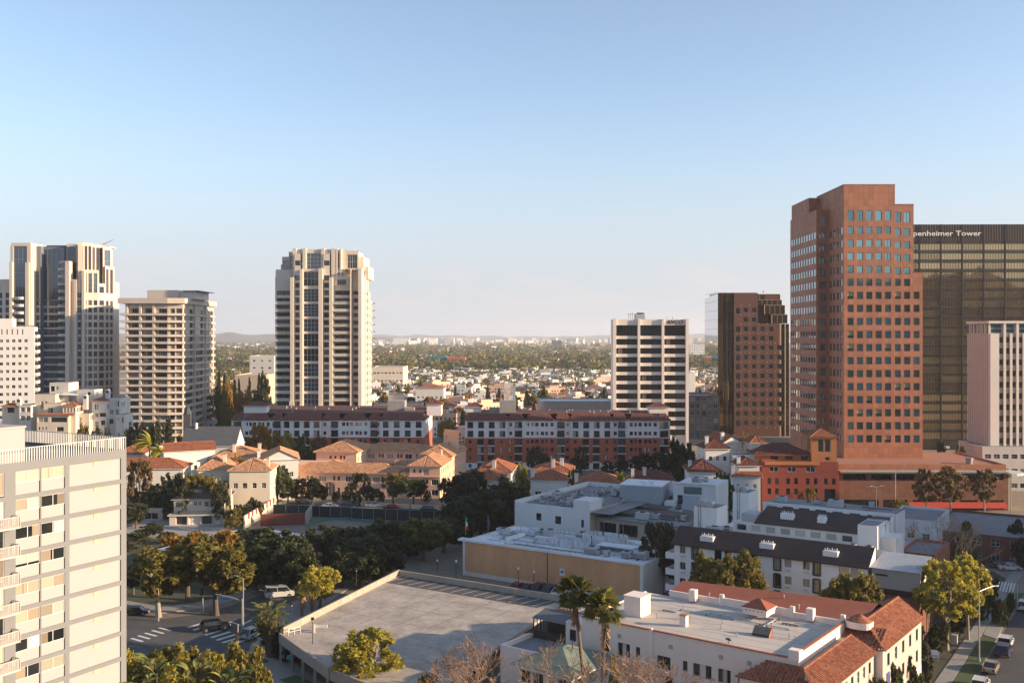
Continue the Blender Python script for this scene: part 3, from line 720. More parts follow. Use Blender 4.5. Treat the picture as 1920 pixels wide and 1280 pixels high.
# crown steps of bronze glass cubes
cb = b.part('crown'); ED = mat('pale_gold_edge', (.62, .45, .27), .4, .05, 1, 4, metal=.3)
steps = [(1421, 1475, 549.5, 560.5, 8.0), (1424, 1476, 560.5, 571, 6.0), (1437, 1479, 571, 589, 4.2), (1449, 1481, 589, 606, 2.4)]
for (xa, xb, ya, yb, dd) in steps:
    nq = max(2, int(round((xb - xa) / 10.5))); 
    for i in range(nq):
        a_, c_ = kx(xa) + (kx(xb) - kx(xa)) * i / nq, kx(xa) + (kx(xb) - kx(xa)) * (i + 1) / nq
        y0 = dd - i * .0 + (i * .9)
        z0, z1 = ZZ(yb, KY), ZZ(ya, KY)
        cb.box(a_, c_ + .0, y0, y0 + 10, z0, z1, GBR); cb.box(a_ - .05, a_ + .32, y0 - .18, y0, z0, z1, ED); cb.box(a_ + .33, c_ - .01, y0 - .1, y0, z1 - .16, z1, ED)
W_ = b.part('wall')
W_.box(kx(1376), kx(1470), 9, 26, 0, ZK - .02, CU); W_.box(kx(1376) + .01, kx(1462), .35, 9, ZZ(606, KY) - .4, ZZ(606, KY) - .02, ROOFG)
W_.box(kx(1376) + .01, kx(1421), .35, 9, ZK - .6, ZK - .03, ROOFG); W_.box(kx(1421) - .3, kx(1421), .01, 9, ZZ(606, KY), ZK - .02, CU)
# corner bay of amber mirror at the left, dark piers and gold strip at the right
cb2 = b.part('corner_glass')
for (xa, xb, g, y0) in ((1350, 1361, AMB, 5.0), (1361, 1364, GBR, 4.0), (1364, 1368, AMB, 3.0), (1368, 1376, GBR, 1.5)):
    cb2.box(kx(xa), kx(xb), y0, y0 + 20, 0, ZK, g)
    for k in range(17):
        z = 1.5 + fk * k
        if z < ZK: cb2.box(kx(xa), kx(xb), y0 - .08, y0, z, z + .12, FRM_BR)
for (xa, xb, g, y0) in ((1462, 1465, ED, .2), (1465.1, 1472, GBR, 1.0), (1472.1, 1474, ED, .6), (1474.1, 1481, GBR, 1.4)):
    cb2.box(kx(xa), kx(xb), y0, y0 + 12, 0, ZZ(607, KY), g)
    if g is GBR:
        for k in range(15):
            z = 1.5 + fk * k
            if z < ZZ(607, KY): cb2.box(kx(xa), kx(xb), y0 - .08, y0, z, z + .14, CU)
b.part('roof').box(kx(1350), kx(1421), 1.6, 26, ZK - .01, ZK + .3, CU)
# mirror wall facing left
mw = b.part('mirror_wall'); Yb = 38.0
mw.poly([(kx(1350) - .02, Yb, 0), (kx(1350) - .02, 4.9, 0), (kx(1350) - .02, 4.9, ZK), (kx(1350) - .02, Yb, ZK - 1.2)], MIR)
for k in range(16): mw.box(kx(1350) - .06, kx(1350) - .02, 4.9, Yb, 2 + fk * k, 2.12 + fk * k, FRM_A)
dot = MB(); dot.tube((0, 0, 0), (0, -.12, 0), .26, .2, mat('pale_stone_boss', (.55, .38, .26), .6, 0), 8)
DM = dot.mesh('boss')
for k in range(14):
    for c in (1388.5, 1405, 1421.5, 1438, 1453.5):
        py = 572.5 + 17.6 * k
        if (py < 606 and c > 1406) or (c > 1440 and k < 4): continue
        if py < 815: link('boss', DM, b.t, (kx(c), -.01, ZZ(py, KY)))
fp = b.part('roof_flag'); fp.tube((kx(1438), 8, ZK), (kx(1438), 8, ZK + 1.8), .04, .04, STEEL); fp.poly([(kx(1438), 8, ZK + 1.9), (kx(1438) + .7, 8.1, ZK + .9), (kx(1438) + .5, 8.05, ZK + .5), (kx(1438), 8, ZK + .7)], mat('red_cloth', (.55, .03, .02), .8, 0))
b.done()

# ---- white concrete office block with three bays of dark ribbon windows and a sign
AY = 431.0; s_ = F / AY; AX = XX(1149, AY); rotA = -0.5
b = Bld('office_block', 'white concrete office block with dark ribbon windows in three bays and a black sign', 'office block', (AX, AY), rotA)
AW = mat('warm_white_concrete', (.80, .70, .62), .8, .05, .2, 3)
ax = lambda px: (px - 1149) / s_
ZV = ZZ(598.5, AY); hs = []
rowsA = [(609.5, 629.5)] + [(635.3 + 16.93 * k, 646.2 + 16.93 * k) for k in range(11)]
for (ya, yb) in rowsA:
    for (xa, xb) in ((1155.5, 1195.2), (1200.3, 1240.2), (1245.3, 1285.0)):
        if ZZ(yb, AY) > .5: hs.append((ax(xa), ax(xb), ZZ(yb, AY), ZZ(ya, AY)))
GRB = [(GD, FRM_D, 4, 1, .07), (GD, FRM_D, 8, 1, .06), (GBR, FRM_D, 6, 1, .06), (GD, FRM_D, 8, 1, .05, ('curtain_glass', .1, .3, 0, 1))]
b.facade((0, 0), (ax(1290), 0), 0, ZV, hs, AW, .9, None, name='window')
for i, h in enumerate(hs): b.add_win((0, 0), (ax(1290), 0), h, (GD, FRM_D, 3, 1, .05) if i < 3 else rnd.choice(GRB), .9)
fn = b.part('fin')
for xa, xb in ((1149, 1155.2), (1195.5, 1200), (1240.5, 1245), (1285.3, 1290.5)): fn.box(ax(xa), ax(xb), -.9, 0, 0, ZV + .3, AW)
sd = grid(.5, 8.5, 1, 6.3, 0, 3.9, 14, 2.5)
b.facade((ax(1290), 0.01), (ax(1290), 9), 0, ZV, [h for h in sd if h[3] < ZV - 1], AW, .5, GRB)
b.part('wall').box(0, .3, .5, 9, 0, ZV - .01, AW); b.part('wall').box(.3, ax(1290) - .02, 8.7, 9, 0, ZV - .01, AW)
b.part('roof').box(.31, ax(1290) - .31, .3, 8.69, ZV - .5, ZV - .35, ROOFG)
rt = b.part('roof_plant'); rt.box(ax(1194), ax(1212), 5, 8, ZV - .3, ZV + 2.2, GREYP)
for i in range(7): rt.tube((ax(1181) + i * .9, 6, ZV - .3), (ax(1181) + i * .9, 6, ZV + 2.4 + (i % 3) * .4), .07, .07, DARK)
rt.box(ax(1179), ax(1206), 5.9, 6.1, ZV + 2.3, ZV + 2.45, DARK); rt.box(ax(1197), ax(1211), 6, 8, ZV + 2.4, ZV + 3.0, DARK)
for px in (1252, 1263): rt.tube((ax(px), 3, ZV - .3), (ax(px), 3, ZV + 1.2), .12, .08, DARK)
avt = b.done()
tx = text('AVCO', 2.45, (ax(1265), -.13, ZZ(607.2, AY)), mat('sign_black', (.02, .02, .02), .5, 0), avt, 'sign_letters', .1, shear=.15, align='CENTER', bold=.015); tx.scale = (1.05, 1, 1)

# ---- tall cream residential tower, stepped octagonal crown
QY = 428.0; s_ = F / QY; QX = XX(512, QY)
CRM = mat('cream_stone', (.70, .60, .49), .8, .07, .2, 3); GRYB = mat('darker_spandrel_stone', (.60, .53, .45), .8, .07, .2, 3)  # slightly darker stone for the balcony bays and left crown walls
b = Bld('residential_tower', 'tall cream stone residential tower with curved balconies and stepped crown', 'residential tower', (QX, QY), 0, cap=300)
qx = lambda px: (px - 512) / s_
zq = lambda py: ZZ(py, QY)
fl = 13.95 / s_
GMX = [(GB, FRM_A, 2, 1, .07), (GD, FRM_A, 2, 1, .07), (GT, FRM_A, 3, 1, .06), (GD, FRM_A, 1, 1, .07), (GB, FRM_A, 3, 2, .06)]
GTX = [(GB, FRM_W, 4, 3, .09), (GD, FRM_W, 4, 2, .09), (GB, FRM_W, 4, 4, .09)]
# plan strips across the front: (left px, right px, setback of the wall, top row px, kind)
rows_ = [548.5 + 13.95 * k for k in range(17)]      # sill line of every storey
D_ = 30.0
def strip(xa, xb, y0, ytop, ybot=850, holes=None, sty=None, m=CRM, depth=.3):
    b.facade((qx(xa), y0), (qx(xb), y0), max(0, zq(ybot)), zq(ytop), holes or [], m, depth, sty)
def bw(xa, xb, w0, w1, y0, ytop, hp, pitch_rows, st, m=CRM):
    hs = [(qx(w0) - qx(xa), qx(w1) - qx(xa), zq(r_ + hp / 2), zq(r_ - hp / 2)) for r_ in pitch_rows if zq(r_ - hp / 2) < zq(ytop) - .2 and zq(r_ + hp / 2) > .3]
    strip(xa, xb, y0, ytop, holes=hs, sty=st, m=m)
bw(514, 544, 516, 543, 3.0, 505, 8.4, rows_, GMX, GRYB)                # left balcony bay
bw(551, 562.5, 551.6, 562, 1.2, 475, 9.6, [rows_[0] - 13.95 * i for i in (1, 2, 4, 5)] + rows_, GMX)
bw(605.5, 617.5, 606, 617, 1.2, 475, 9.6, [rows_[0] - 13.95 * i for i in (1, 2, 4, 5)] + rows_, GMX)
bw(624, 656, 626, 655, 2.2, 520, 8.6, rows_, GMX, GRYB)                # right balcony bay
bw(658, 672, 659.5, 670.5, 3.5, 503, 7.5, rows_, GMX)
# centre glass bay in two-storey lights
hs = []
for ya, yb in [(509, 536)] + [(541.5 + 28.0 * k, 565.5 + 28.0 * k) for k in range(7)] + [(738, 768), (770, 840)]:
    hs.append((qx(568.5) - qx(563), qx(597) - qx(563), max(.4, zq(yb)), zq(ya)))
strip(563, 602, .5, 504, holes=hs, sty=GTX)
# pilasters, stepping back near the top
pl = b.part('pilaster')
for (xa, xb, ytop) in ((544.5, 551, 520), (562.5, 568, 505), (597.5, 605, 503), (617.5, 624, 520), (656.5, 658.3, 505), (672, 678.5, 503)):
    pl.box(qx(xa), qx(xb), -.5, 4.5, 0, zq(ytop), CRM)
    pl.box(qx(xa) - .3, qx(xb) + .3, -.95, -.5, 0, zq(760 if xa > 560 else 752), CRM)
for (xa, xb, ytop) in ((547, 554, 465), (566, 572, 465), (601, 607, 465), (620, 627.5, 464.5), (628.5, 632, 465.5), (636, 639, 466)):
    pl.box(qx(xa), qx(xb), 1.5, 5, zq(522), zq(ytop), CRM)
# crown: two set-back storeys with tall glass and a solid parapet
cw = b.part('crown')
def cwall(xa, xb, y0, ya, yb, panes, m=CRM):
    hs = [(qx(p0) - qx(xa), qx(p1) - qx(xa), zq(yb - 1.2), zq(ya + 7.5)) for p0, p1 in panes]
    wall(cw, (qx(xa), y0), (qx(xb), y0), zq(yb), zq(ya), hs, .3, m)
    for h in hs: b.add_win((qx(xa), y0), (qx(xb), y0), h, rnd.choice(GTX), .3)
cwall(551, 566, 2.4, 466, 505, [(554.5, 565)]); cwall(566, 607, 2.2, 466.5, 505, [(573, 600)]); cwall(607, 622, 2.4, 466.5, 506, [(608.5, 618.5)])
cwall(627, 648, 3.2, 466.5, 503, [(627.5, 638.5)]); cwall(648, 669, 5.0, 468, 503, [(648, 666.5)])
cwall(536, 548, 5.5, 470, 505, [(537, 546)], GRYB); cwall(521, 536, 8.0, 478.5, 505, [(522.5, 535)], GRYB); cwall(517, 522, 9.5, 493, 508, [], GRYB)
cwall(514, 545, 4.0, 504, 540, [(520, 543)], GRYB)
cwall(625, 646, 2.0, 503, 521, [(629, 643)]); cwall(624, 652, 1.9, 516, 535, [(631, 648)]); cwall(652, 678, 5.2, 503, 534, [(664, 666.5)])
cw.box(qx(552), qx(665), 6, D_ - 5, zq(503), zq(468), CRM); cw.box(qx(538), qx(676), 9, D_ - 4, zq(504), zq(478), CRM); cw.box(qx(518), qx(684), 11, D_ - 3, zq(520), zq(496), CRM)
# stepped, faceted right-hand side in full sun
sdx = [(672.5, 1.2, 520), (679, 5.0, 505), (684, 9.5, 516), (689, 14.5, 520), (694, 20, 545), (697.5, 26, 560)]
for (xa, ya, ta), (xb, yb, tb) in zip(sdx, sdx[1:]):
    hs = [(.35 * (i + 1) + i * 1.25, .35 * (i + 1) + i * 1.25 + 1.15, zq(r_ + 3.2), zq(r_ - 3.6)) for r_ in rows_ for i in range(3) if zq(r_ - 3.6) < zq(tb) - .5 and zq(r_ + 3.2) > .3]
    pa, pb = (QX + qx(xa), QY + ya), (QX + qx(xb), QY + yb)
    Xa = (xa - CX) / F * (QY + ya) - QX; Xb = (xb - CX) / F * (QY + yb) - QX
    ln = math.hypot(Xb - Xa, yb - ya); hs = [h for h in hs if h[1] < ln - .2]
    b.facade((Xa, ya), (Xb, yb), 0, zq(ta) if ta > tb else zq(tb), hs, CRM, .22, GMX)
    if 20 > ya > 4: pl.box(Xa - .5, Xa + .5, ya - .6, ya + .6, 0, zq(ta) + 1.2, CRM)
    cw.poly([(Xa, ya, zq(tb)), (Xb, yb, zq(tb)), (qx(640), yb + 1, zq(tb)), (qx(640), ya, zq(tb))], CRM)
b.part('wall').box(qx(514), qx(660), 12, 34, 0, zq(510), GRYB); b.part('wall').box(qx(513), qx(514), 2.9, 20, 0, zq(506), GRYB)
# balconies
def balc(w_, r_=.7, dep=2.0, m=CRM):
    o = MB(); o.box(0, w_, -dep, .4, -.12, .28, m)
    o.poly([(.05, -dep + .05, .28), (w_ - .05, -dep + .05, .28), (w_ - .05, -dep + .05, 1.0), (.05, -dep + .05, 1.0)], MATS['rail_glass'])
    o.poly([(w_ - .05, -dep + .05, .28), (w_ - .05, .3, .28), (w_ - .05, .3, 1.0), (w_ - .05, -dep + .05, 1.0)], MATS['rail_glass'])
    o.box(0, w_, -dep, -dep + .08, 1.0, 1.08, m); o.box(w_ - .1, w_, -dep, .3, 1.0, 1.08, m)
    for i in range(6): o.box(w_ * i / 5 - (.06 if i == 5 else 0), w_ * i / 5 + (.06 if i < 5 else 0), -dep + .01, -dep + .07, .28, 1.0, m, False)
    return o.mesh('balcony')
glass('rail_glass', (.46, .44, .39), .2, ior=1.5)
B1 = balc(qx(543) - qx(515)); B2 = balc(qx(656) - qx(624.5))
for r_ in rows_[1:]:
    if zq(r_ + 8) > 1: link('balcony', B1, b.t, (qx(515), 2.7, zq(r_ + 7))); link('balcony', B2, b.t, (qx(624.5), 1.8, zq(r_ + 7)))
b3 = MB(); b3.box(0, 1.5, 0, 3, 0, .22, CRM); b3.box(1.4, 1.5, 0, 3, .22, 1.1, DARK); B3 = b3.mesh('balcony')
for r_ in rows_[1:13]: link('balcony', B3, b.t, (((697.5 - CX) / F * (QY + 26) - QX) - .3, 23.5, zq(r_ + 6)))
an = b.part('antenna'); an.tube((qx(657), 12, zq(468)), (qx(657), 12, zq(458)), .05, .03, STEEL)
b.done()

# ---- beige balcony tower with chamfered corner
SY = 434.0; s_ = F / SY; SX = XX(222, SY)
b = Bld('balcony_tower', 'beige concrete apartment tower with a continuous balcony band on every storey', 'apartment tower', (SX, SY), 0)
BG = mat('beige_concrete', (.56, .47, .39), .8, .07, .2, 3); BP = mat('balcony_parapet', (.60, .50, .42), .8, .06, .3, 3)
qx2 = lambda px: (px - 222) / s_
zs = lambda py: ZZ(py, SY)
fs = 13.33 / s_; x1, x2 = qx2(313), qx2(332)
RXX = -11.5    # right wall recedes to the right
Yr = 50.0
Xr0 = (343 - CX) / F * (SY + 2.5) - SX; Xr1 = (401 - CX) / F * (SY + Yr) - SX
rowS = [583.2 + 13.33 * k for k in range(19)]
GS = [(GD, FRM_A, 3, 1, .06), (GB, FRM_A, 4, 1, .06), (GD, FRM_A, 4, 1, .06, ('blind_glass', 0, .3, 0, 1)), (GB, FRM_W, 5, 2, .05), (GD, FRM_D, 2, 1, .06), (GCU, FRM_A, 4, 1, .06)]
hf = []; hr = []; hc = []
Lr = math.hypot(Xr1 - Xr0, Yr - 2.5); Lc = math.hypot(Xr0 - x1 - .0, 2.5)
for r_ in rowS:
    z0, z1 = zs(r_ + 3.8), zs(r_ - 5.2)
    if z0 < .5: continue
    for (pa, pb) in ((238.5, 259.5), (263.5, 285), (288.5, 311)): hf.append((qx2(pa) - qx2(236), qx2(pb) - qx2(236), z0, z1))
    for q in ((.06, .30), (.34, .62), (.72, .97)): hr.append((Lr * q[0], Lr * q[1], z0, z1))
    hc.append((.8, Lc * .42, z0, z1)); hc.append((Lc * .5, Lc - .8, z0, z1))
ZS = zs(568)
b.facade((qx2(236), 1.6), (x1, 1.6), 0, ZS - .1, hf, BG, .5, GS)
b.facade((x1, 1.6), (Xr0, 2.5), 0, ZS - .1, [(h[0], min(h[1], Lc - .3), h[2], h[3]) for h in hc if h[0] < Lc - 1.3], BG, .4, GS)
b.facade((Xr0, 2.5), (Xr1, Yr), 0, ZS - .1, hr, BG, .4, GS)
b.part('wall').box(qx2(236), qx2(236) + .4, 1.61, 22, 0, ZS - .1, BG); b.part('wall').box(qx2(226), qx2(236), 8, 20, 0, ZS - .1, BG)
b.part('wall').box(qx2(240), Xr0 - 2, 14, Yr - 2, 0, ZS - .2, BG)
bd = MB(); P_ = [(qx2(224), 0.2), (x1 + .2, 0.2), (Xr0 + .6, 1.9), (Xr1 + .6, Yr + .3), (Xr1 - 3, Yr + .3), (qx2(224), 9)]
bd.prism(P_, 0, .25, BP, bottom=True)
for (p, q) in ((P_[0], P_[1]), (P_[1], P_[2]), (P_[2], P_[3])):
    wall(bd, p, q, .25, .95, [], .1, BP)
bd.poly([(p[0], p[1], .95) for p in P_[:4]] + [(Xr1 + .2, Yr + .3, .95), (Xr0 + .3, 2.3, .95), (x1 + .2, .5, .95), (qx2(224), .5, .95)], BP)
bd.tube((qx2(224), .25, 1.25), (x1, .25, 1.25), .04, .04, DARK, 4)
BD = bd.mesh('balcony_band')
for r_ in rowS:
    if zs(r_ + 8) > .5: link('balcony_band', BD, b.t, (0, 0, zs(r_ + 8.2)))
pr = b.part('pier')
for px in (236, 261.5, 286.7): pr.box(qx2(px) - .5, qx2(px) + .5, .55, 1.6, 0, ZS - .1, BG)
for q in (.32, .67): pr.box(Xr0 + (Xr1 - Xr0) * q - .2, Xr0 + (Xr1 - Xr0) * q + .9, 2.5 + (Yr - 2.5) * q - .4, 2.5 + (Yr - 2.5) * q + .4, 0, ZS - .1, BG)
P2 = [(qx2(221), -.5), (x1 + .4, -.5), (Xr0 + 1.2, 1.3), (Xr1 + 1.2, Yr + 1), (Xr1 - 4, Yr + 1), (qx2(221), 24)]
b.part('roof').prism(P2, ZS - .15, ZS + 2.2, BG, ROOFG, True)
ph = b.part('penthouse'); ph.box(qx2(263), qx2(322), 8, 22, ZS + 2.2, ZS + 6.0, BG); ph.box(qx2(322) + .01, qx2(352), 10, 30, ZS + 2.2, ZS + 5.6, OFFW); ph.box(qx2(330), qx2(362), 8.5, 31, ZS + 5.6, ZS + 5.85, DARK)
an = b.part('antenna'); an.tube((qx2(263), 8, ZS + 6), (qx2(263), 8, ZS + 7.6), .04, .03, STEEL); an.box(qx2(259), qx2(266), 8, 8.05, ZS + 7.2, ZS + 7.28, STEEL)
b.done()

# ---- dark glass and cream stone tower at the left
RY = 448.0; s_ = F / RY; RX0 = XX(0, RY)
b = Bld('condominium_tower', 'tall stone and blue glass condominium tower with stepped shoulders, far left', 'residential tower', (RX0, RY), 0)
rx = lambda px: px / s_
zr = lambda py: ZZ(py, RY)
STN = mat('tan_stone', (.66, .56, .46), .8, .08, .2, 3)
GBD = glass('deep_blue_glass', (.10, .13, .17), .05, metal=.55, ior=1.8, wav=.02)
GLB = [(GBD, FRM_D, 3, 1, .08), (GBD, FRM_A, 4, 1, .08), (GB, FRM_A, 3, 1, .08), (GD, FRM_A, 4, 1, .08), (GB, FRM_A, 4, 2, .07), (GD, FRM_A, 2, 1, .07, ('blue_glass', .2, .8, 0, 1)), (GB, FRM_D, 3, 1, .08)]
GLT = [(GBD, FRM_A, 3, 4, .08), (GBD, FRM_D, 4, 5, .07)]
SLB = MB()
rowR = [553 + 13.8 * k for k in range(22)]
BLS = mat('blue_grey_mullion', (.16, .19, .23), .5, .1, .5, 4)
SPG = mat('white_slab_edge', (.45, .47, .50), .6, .1, 1, 4)
def bayR(xa, xb, y0, ytop, w0, w1, tall, m=STN, sl=0.0):
    """a bay: stone edges, tall glass down to row `tall`, then one window per storey"""
    hs = []
    if tall > ytop + 8: hs.append((rx(w0) - rx(xa), rx(w1) - rx(xa), zr(tall), zr(ytop + 6)))
    k = len(hs)
    hs += [(rx(w0) - rx(xa), rx(w1) - rx(xa), zr(r_ + 5.2), zr(r_ - 4.6)) for r_ in rowR if r_ - 4.6 > max(tall + 1, ytop + 4) and zr(r_ + 5.2) > .4]
    ln = rx(xb) - rx(xa); kk = math.hypot(ln, sl) / ln; hs = [(h[0] * kk, h[1] * kk, h[2], h[3]) for h in hs]
    b.facade((rx(xa), y0), (rx(xb), y0 + sl), 0, zr(ytop), hs, m, .3, GLB, pick=lambda i, h: rnd.choice(GLT) if i < k else rnd.choice(GLB))
    b.part('wall').box(rx(xa), rx(xb), y0 + .35 + sl, 20, 0, zr(ytop) - .05, m)
    for r_ in rowR:
        if r_ > max(tall, ytop + 6) and zr(r_ + 9) > .5: SLB.prism([(rx(w0), y0 - .04 + sl * (w0 - xa) / (xb - xa)), (rx(w1), y0 - .04 + sl * (w1 - xa) / (xb - xa)), (rx(w1), y0 + .2 + sl), (rx(w0), y0 + .2 + sl)], zr(r_ + 8.8), zr(r_ + 5.6), SPG)
bayR(-14, 9, 3, 523, -9, 2, 530); bayR(3, 20, 8, 457, 10, 19.5, 530); bayR(1, 19, 1.5, 523, 7, 19, 530)
bayR(20, 56, .5, 455, 24.3, 49.5, 560); bayR(56, 64, 6.0, 459, 56.3, 63.7, 560, BLS)
bayR(64, 104, 9.0, 459, 64.3, 103.7, 560, BLS); bayR(104, 120, 3.5, 488, 104.3, 119.7, 555, BLS); bayR(112, 131, 7, 454, 113, 130, 540)
bayR(120.5, 128, 1.6, 490, 0, 0, 0) if False else None
bayR(129, 147, 2.5, 523, 141, 147, 528); bayR(131, 146, 8, 453.5, 135, 145, 525)
# right-hand shoulder: facets turning away into the sun, each a little lower
def rv(px, v): return (px - CX) / F * (RY + v) - RX0
facets = [((146, 3.2), (154, 3.6), 453, 0), ((154, 1.8), (184, 4.6), 505, 3), ((150, 4.6), (172, 7.0), 453, 3), ((172, 7.0), (193, 10.5), 455, 3), ((184, 4.8), (197, 7.8), 530, 1), ((193, 8.5), (209, 13.0), 459, 1), ((197, 8.0), (213, 13.5), 496, 2), ((209, 12.6), (220.5, 20), 525, 1)]
for (pa, va), (pb, vb), ytop, nb in facets:
    A_, B_ = (rv(pa, va), va), (rv(pb, vb), vb); ln = math.hypot(B_[0] - A_[0], vb - va); hs = []
    for i in range(nb):
        p0, p1 = ln * (i + .16) / nb, ln * (i + .84) / nb
        hs.append((p0, p1, zr(548), zr(ytop + 6)))
        hs += [(p0, p1, zr(r_ + 4.8), zr(r_ - 4.6)) for r_ in rowR if r_ > max(556, ytop + 10) and zr(r_ + 4.8) > .4]
    hs = [h for h in hs if h[3] > h[2] + .5]
    b.facade(A_, B_, 0, zr(ytop), hs, STN, .3, GLB, pick=lambda i, h: rnd.choice(GLT) if h[3] - h[2] > 4 else rnd.choice(GLB))
    b.part('wall').poly([A_ + (zr(ytop),), B_ + (zr(ytop),), (B_[0] - 3, vb + 8, zr(ytop)), (A_[0], va + 10, zr(ytop))], STN)
    b.part('wall').poly([(A_[0], va, 0), (A_[0], va + 9, 0), (A_[0], va + 9, zr(ytop)), (A_[0], va, zr(ytop))], STN)
    b.part('wall').poly([(B_[0], vb, 0), (B_[0] - 2, vb + 6, 0), (B_[0] - 2, vb + 6, zr(ytop)), (B_[0], vb, zr(ytop))], STN)
pl = b.part('pilaster')
for (xa, xb, y0, yt) in ((18.5, 24, -.6, 491), (48, 55, -.4, 492), (121, 128.5, .6, 489), (136, 141, 1.4, 524), (151, 156, 1.2, 507)):
    pl.box(rx(xa), rx(xb), y0, y0 + 4, 0, zr(yt), STN)
SLB.build('slab_edges', b.t, kind='stuff')
# the rounded balcony stack
bc = MB(); n_ = 8; rr = 2.0
pts = [(rr * math.cos(math.pi + math.pi * i / n_), 1.6 * math.sin(math.pi + math.pi * i / n_)) for i in range(n_ + 1)]
bc.prism(pts, 0, .3, SPG, bottom=True)
for i in range(n_): bc.poly([pts[i] + (.3,), pts[i + 1] + (.3,), pts[i + 1] + (1.25,), pts[i] + (1.25,)], MATS['rail_glass'])
BCm = bc.mesh('balcony')
for px, y0 in ((37, .4), (111, 3.4)):
    for r_ in rowR[:17]: link('balcony', BCm, b.t, (rx(px), y0, zr(r_ + 8.5 - (55 if px == 111 else 0))))
b.part('roof').box(rx(22), rx(185), 12, 19.9, zr(459) - .1, zr(457), STN); b.part('roof').box(rx(64), rx(113), 12, 20, zr(459), zr(455.5), DARK)
# rooftop maintenance crane
cr_ = b.part('roof_crane'); CO = mat('crane_orange', (.6, .22, .08), .6, 0); cr_.tube((rx(176), 10, zr(455)), (rx(184), 10, zr(451)), .25, .2, CO); cr_.tube((rx(184), 10, zr(451)), (rx(196), 10, zr(445)), .14, .1, STEEL); cr_.tube((rx(177), 10, zr(456)), (rx(177), 10, zr(452)), .25, .2, CO)
b.done()

# ---- white apartment slab at the left frame edge
WY = 376.0; s_ = F / WY
b = Bld('apartment_block', 'white apartment block with small square windows in front of the blue glass tower', 'apartment block', (XX(-60, WY), WY), 6.0)
fx = lambda px: (px + 60) / s_; zw = lambda py: ZZ(py, WY)
hs = []
WHT = mat('bright_white_plaster', (.80, .77, .73), .85, .04, .3, 4)
for k in range(11):
    for i in range(10):
        x = fx(7.0 + 11.1 * (i - 6)); z1 = zw(637 + 14.35 * k - .12 * i)
        if z1 - 1.2 > .5: hs.append((x, x + 6.6 / s_, z1 - 5.6 / s_, z1))
hs += [(fx(17.5 + 9.3 * i), fx(20.3 + 9.3 * i), zw(627), zw(617)) for i in range(-3, 3)]
b.facade((0, 0), (fx(59), 0), 0, zw(612), hs, WHT, .2, [(GCU, FRM_A, 2, 1, .06), (GD, FRM_A, 2, 1, .06), (GBL, FRM_A, 2, 1, .06)])
b.part('wall').box(.02, fx(59) - .02, .3, 3.4, 0, zw(612) - .2, WHT); b.part('upper_floor').box(0, fx(20), .02, 3.4, zw(612), zw(597), WHT)
bb = MB(); bb.box(0, 1.2, 0, 2.2, 0, 1.1, WHT); bb.box(0, .8, .2, 2.0, 1.1, 2.5, DARK); BB = bb.mesh('balcony')
for k in range(11): link('balcony', BB, b.t, (fx(59), .4, zw(630 + 14.35 * k) - .6))
rr_ = b.part('roof_railing')
for i in range(20): rr_.box(fx(22) + i * .38, fx(22) + i * .38 + .05, .1, .15, zw(612), zw(609.5), STEEL, False)
rr_.box(fx(21), fx(59), .1, .15, zw(609.5), zw(609), STEEL)
b.done()
# ================================================================== mid distance
HW = [(GD, FRM_W, 2, 1, .08), (GD, FRM_D, 2, 2, .06), (GB, FRM_W, 2, 2, .06), (GCU, FRM_W, 2, 1, .07), (GD, FRM_W, 1, 2, .07)]
def chimney(mb, x, y, z0, z1, m, w_=.9, cap=True):
    mb.box(x - w_ / 2, x + w_ / 2, y - w_ / 2, y + w_ / 2, z0, z1, m)
    if cap: mb.box(x - w_ / 2 - .1, x + w_ / 2 + .1, y - w_ / 2 - .1, y + w_ / 2 + .1, z1, z1 + .18, m); mb.box(x - .18, x + .18, y - .18, y + .18, z1 + .18, z1 + .55, TILE)
def house(name, label, px0, px1, Y, depth, eave, rh, wm, rm, ends=(1, 1), deg=0.0, floors=2, nw=3, ww=1.2, wh=1.3, chim=(), over=.5, cat='house', group=None, tiles=True, side=True, z0=0.0, trim=None, pitch=.34, left_side=False, sill=.95):
    X0, X1 = XX(px0, Y), XX(px1, Y); W_ = (X1 - X0) / math.cos(R(deg))
    b = Bld(name, label, cat, (X0, Y), deg, group)
    fh = (eave - z0) / floors
    hs = [h for h in grid(.4, W_ - .4, nw, min(ww, (W_ - .8) / nw * .7), z0, fh, floors, min(wh, fh - 1.2), sill)] if nw else []
    b.facade((0, 0), (W_, 0), 0, eave, hs, wm, .18, HW)
    ns = max(1, int(depth / 3.6)); hs2 = grid(.5, depth - .5, ns, 1.1, z0, fh, floors, min(wh, fh - 1.2), sill)
    b.facade((W_, 0), (W_, depth), 0, eave, hs2 if side else [], wm, .18, HW)
    b.facade((0, depth), (0, 0), 0, eave, hs2 if left_side else [], wm, .18, HW)
    b.part('wall').poly([(W_, depth, 0), (0, depth, 0), (0, depth, eave), (W_, depth, eave)], wm)
    if rh > 0: hip_roof(b.part('roof'), 0, W_, 0, depth, eave, rh, rm, over, ends, wm if trim is None else trim, tiles=tiles, pitch=pitch)
    else:
        b.part('roof').poly([(.2, .2, eave - .4), (W_ - .2, .2, eave - .4), (W_ - .2, depth - .2, eave - .4), (.2, depth - .2, eave - .4)], rm)
        for q in ((0, W_, 0, .2), (0, W_, depth - .2, depth), (0, .2, .2, depth - .2), (W_ - .2, W_, .2, depth - .2)): b.part('parapet').box(*q, eave, eave + .12, wm); b.part('parapet').box(q[0] + .001, q[1] - .001, q[2] + .001, q[3] - .001, eave - .5, eave, wm)
    for (cx_, cy_, ct) in chim: chimney(b.part('chimney'), cx_ * W_, cy_ * depth, eave - 1, eave + ct, wm)
    b.done(); b.W = W_; return b

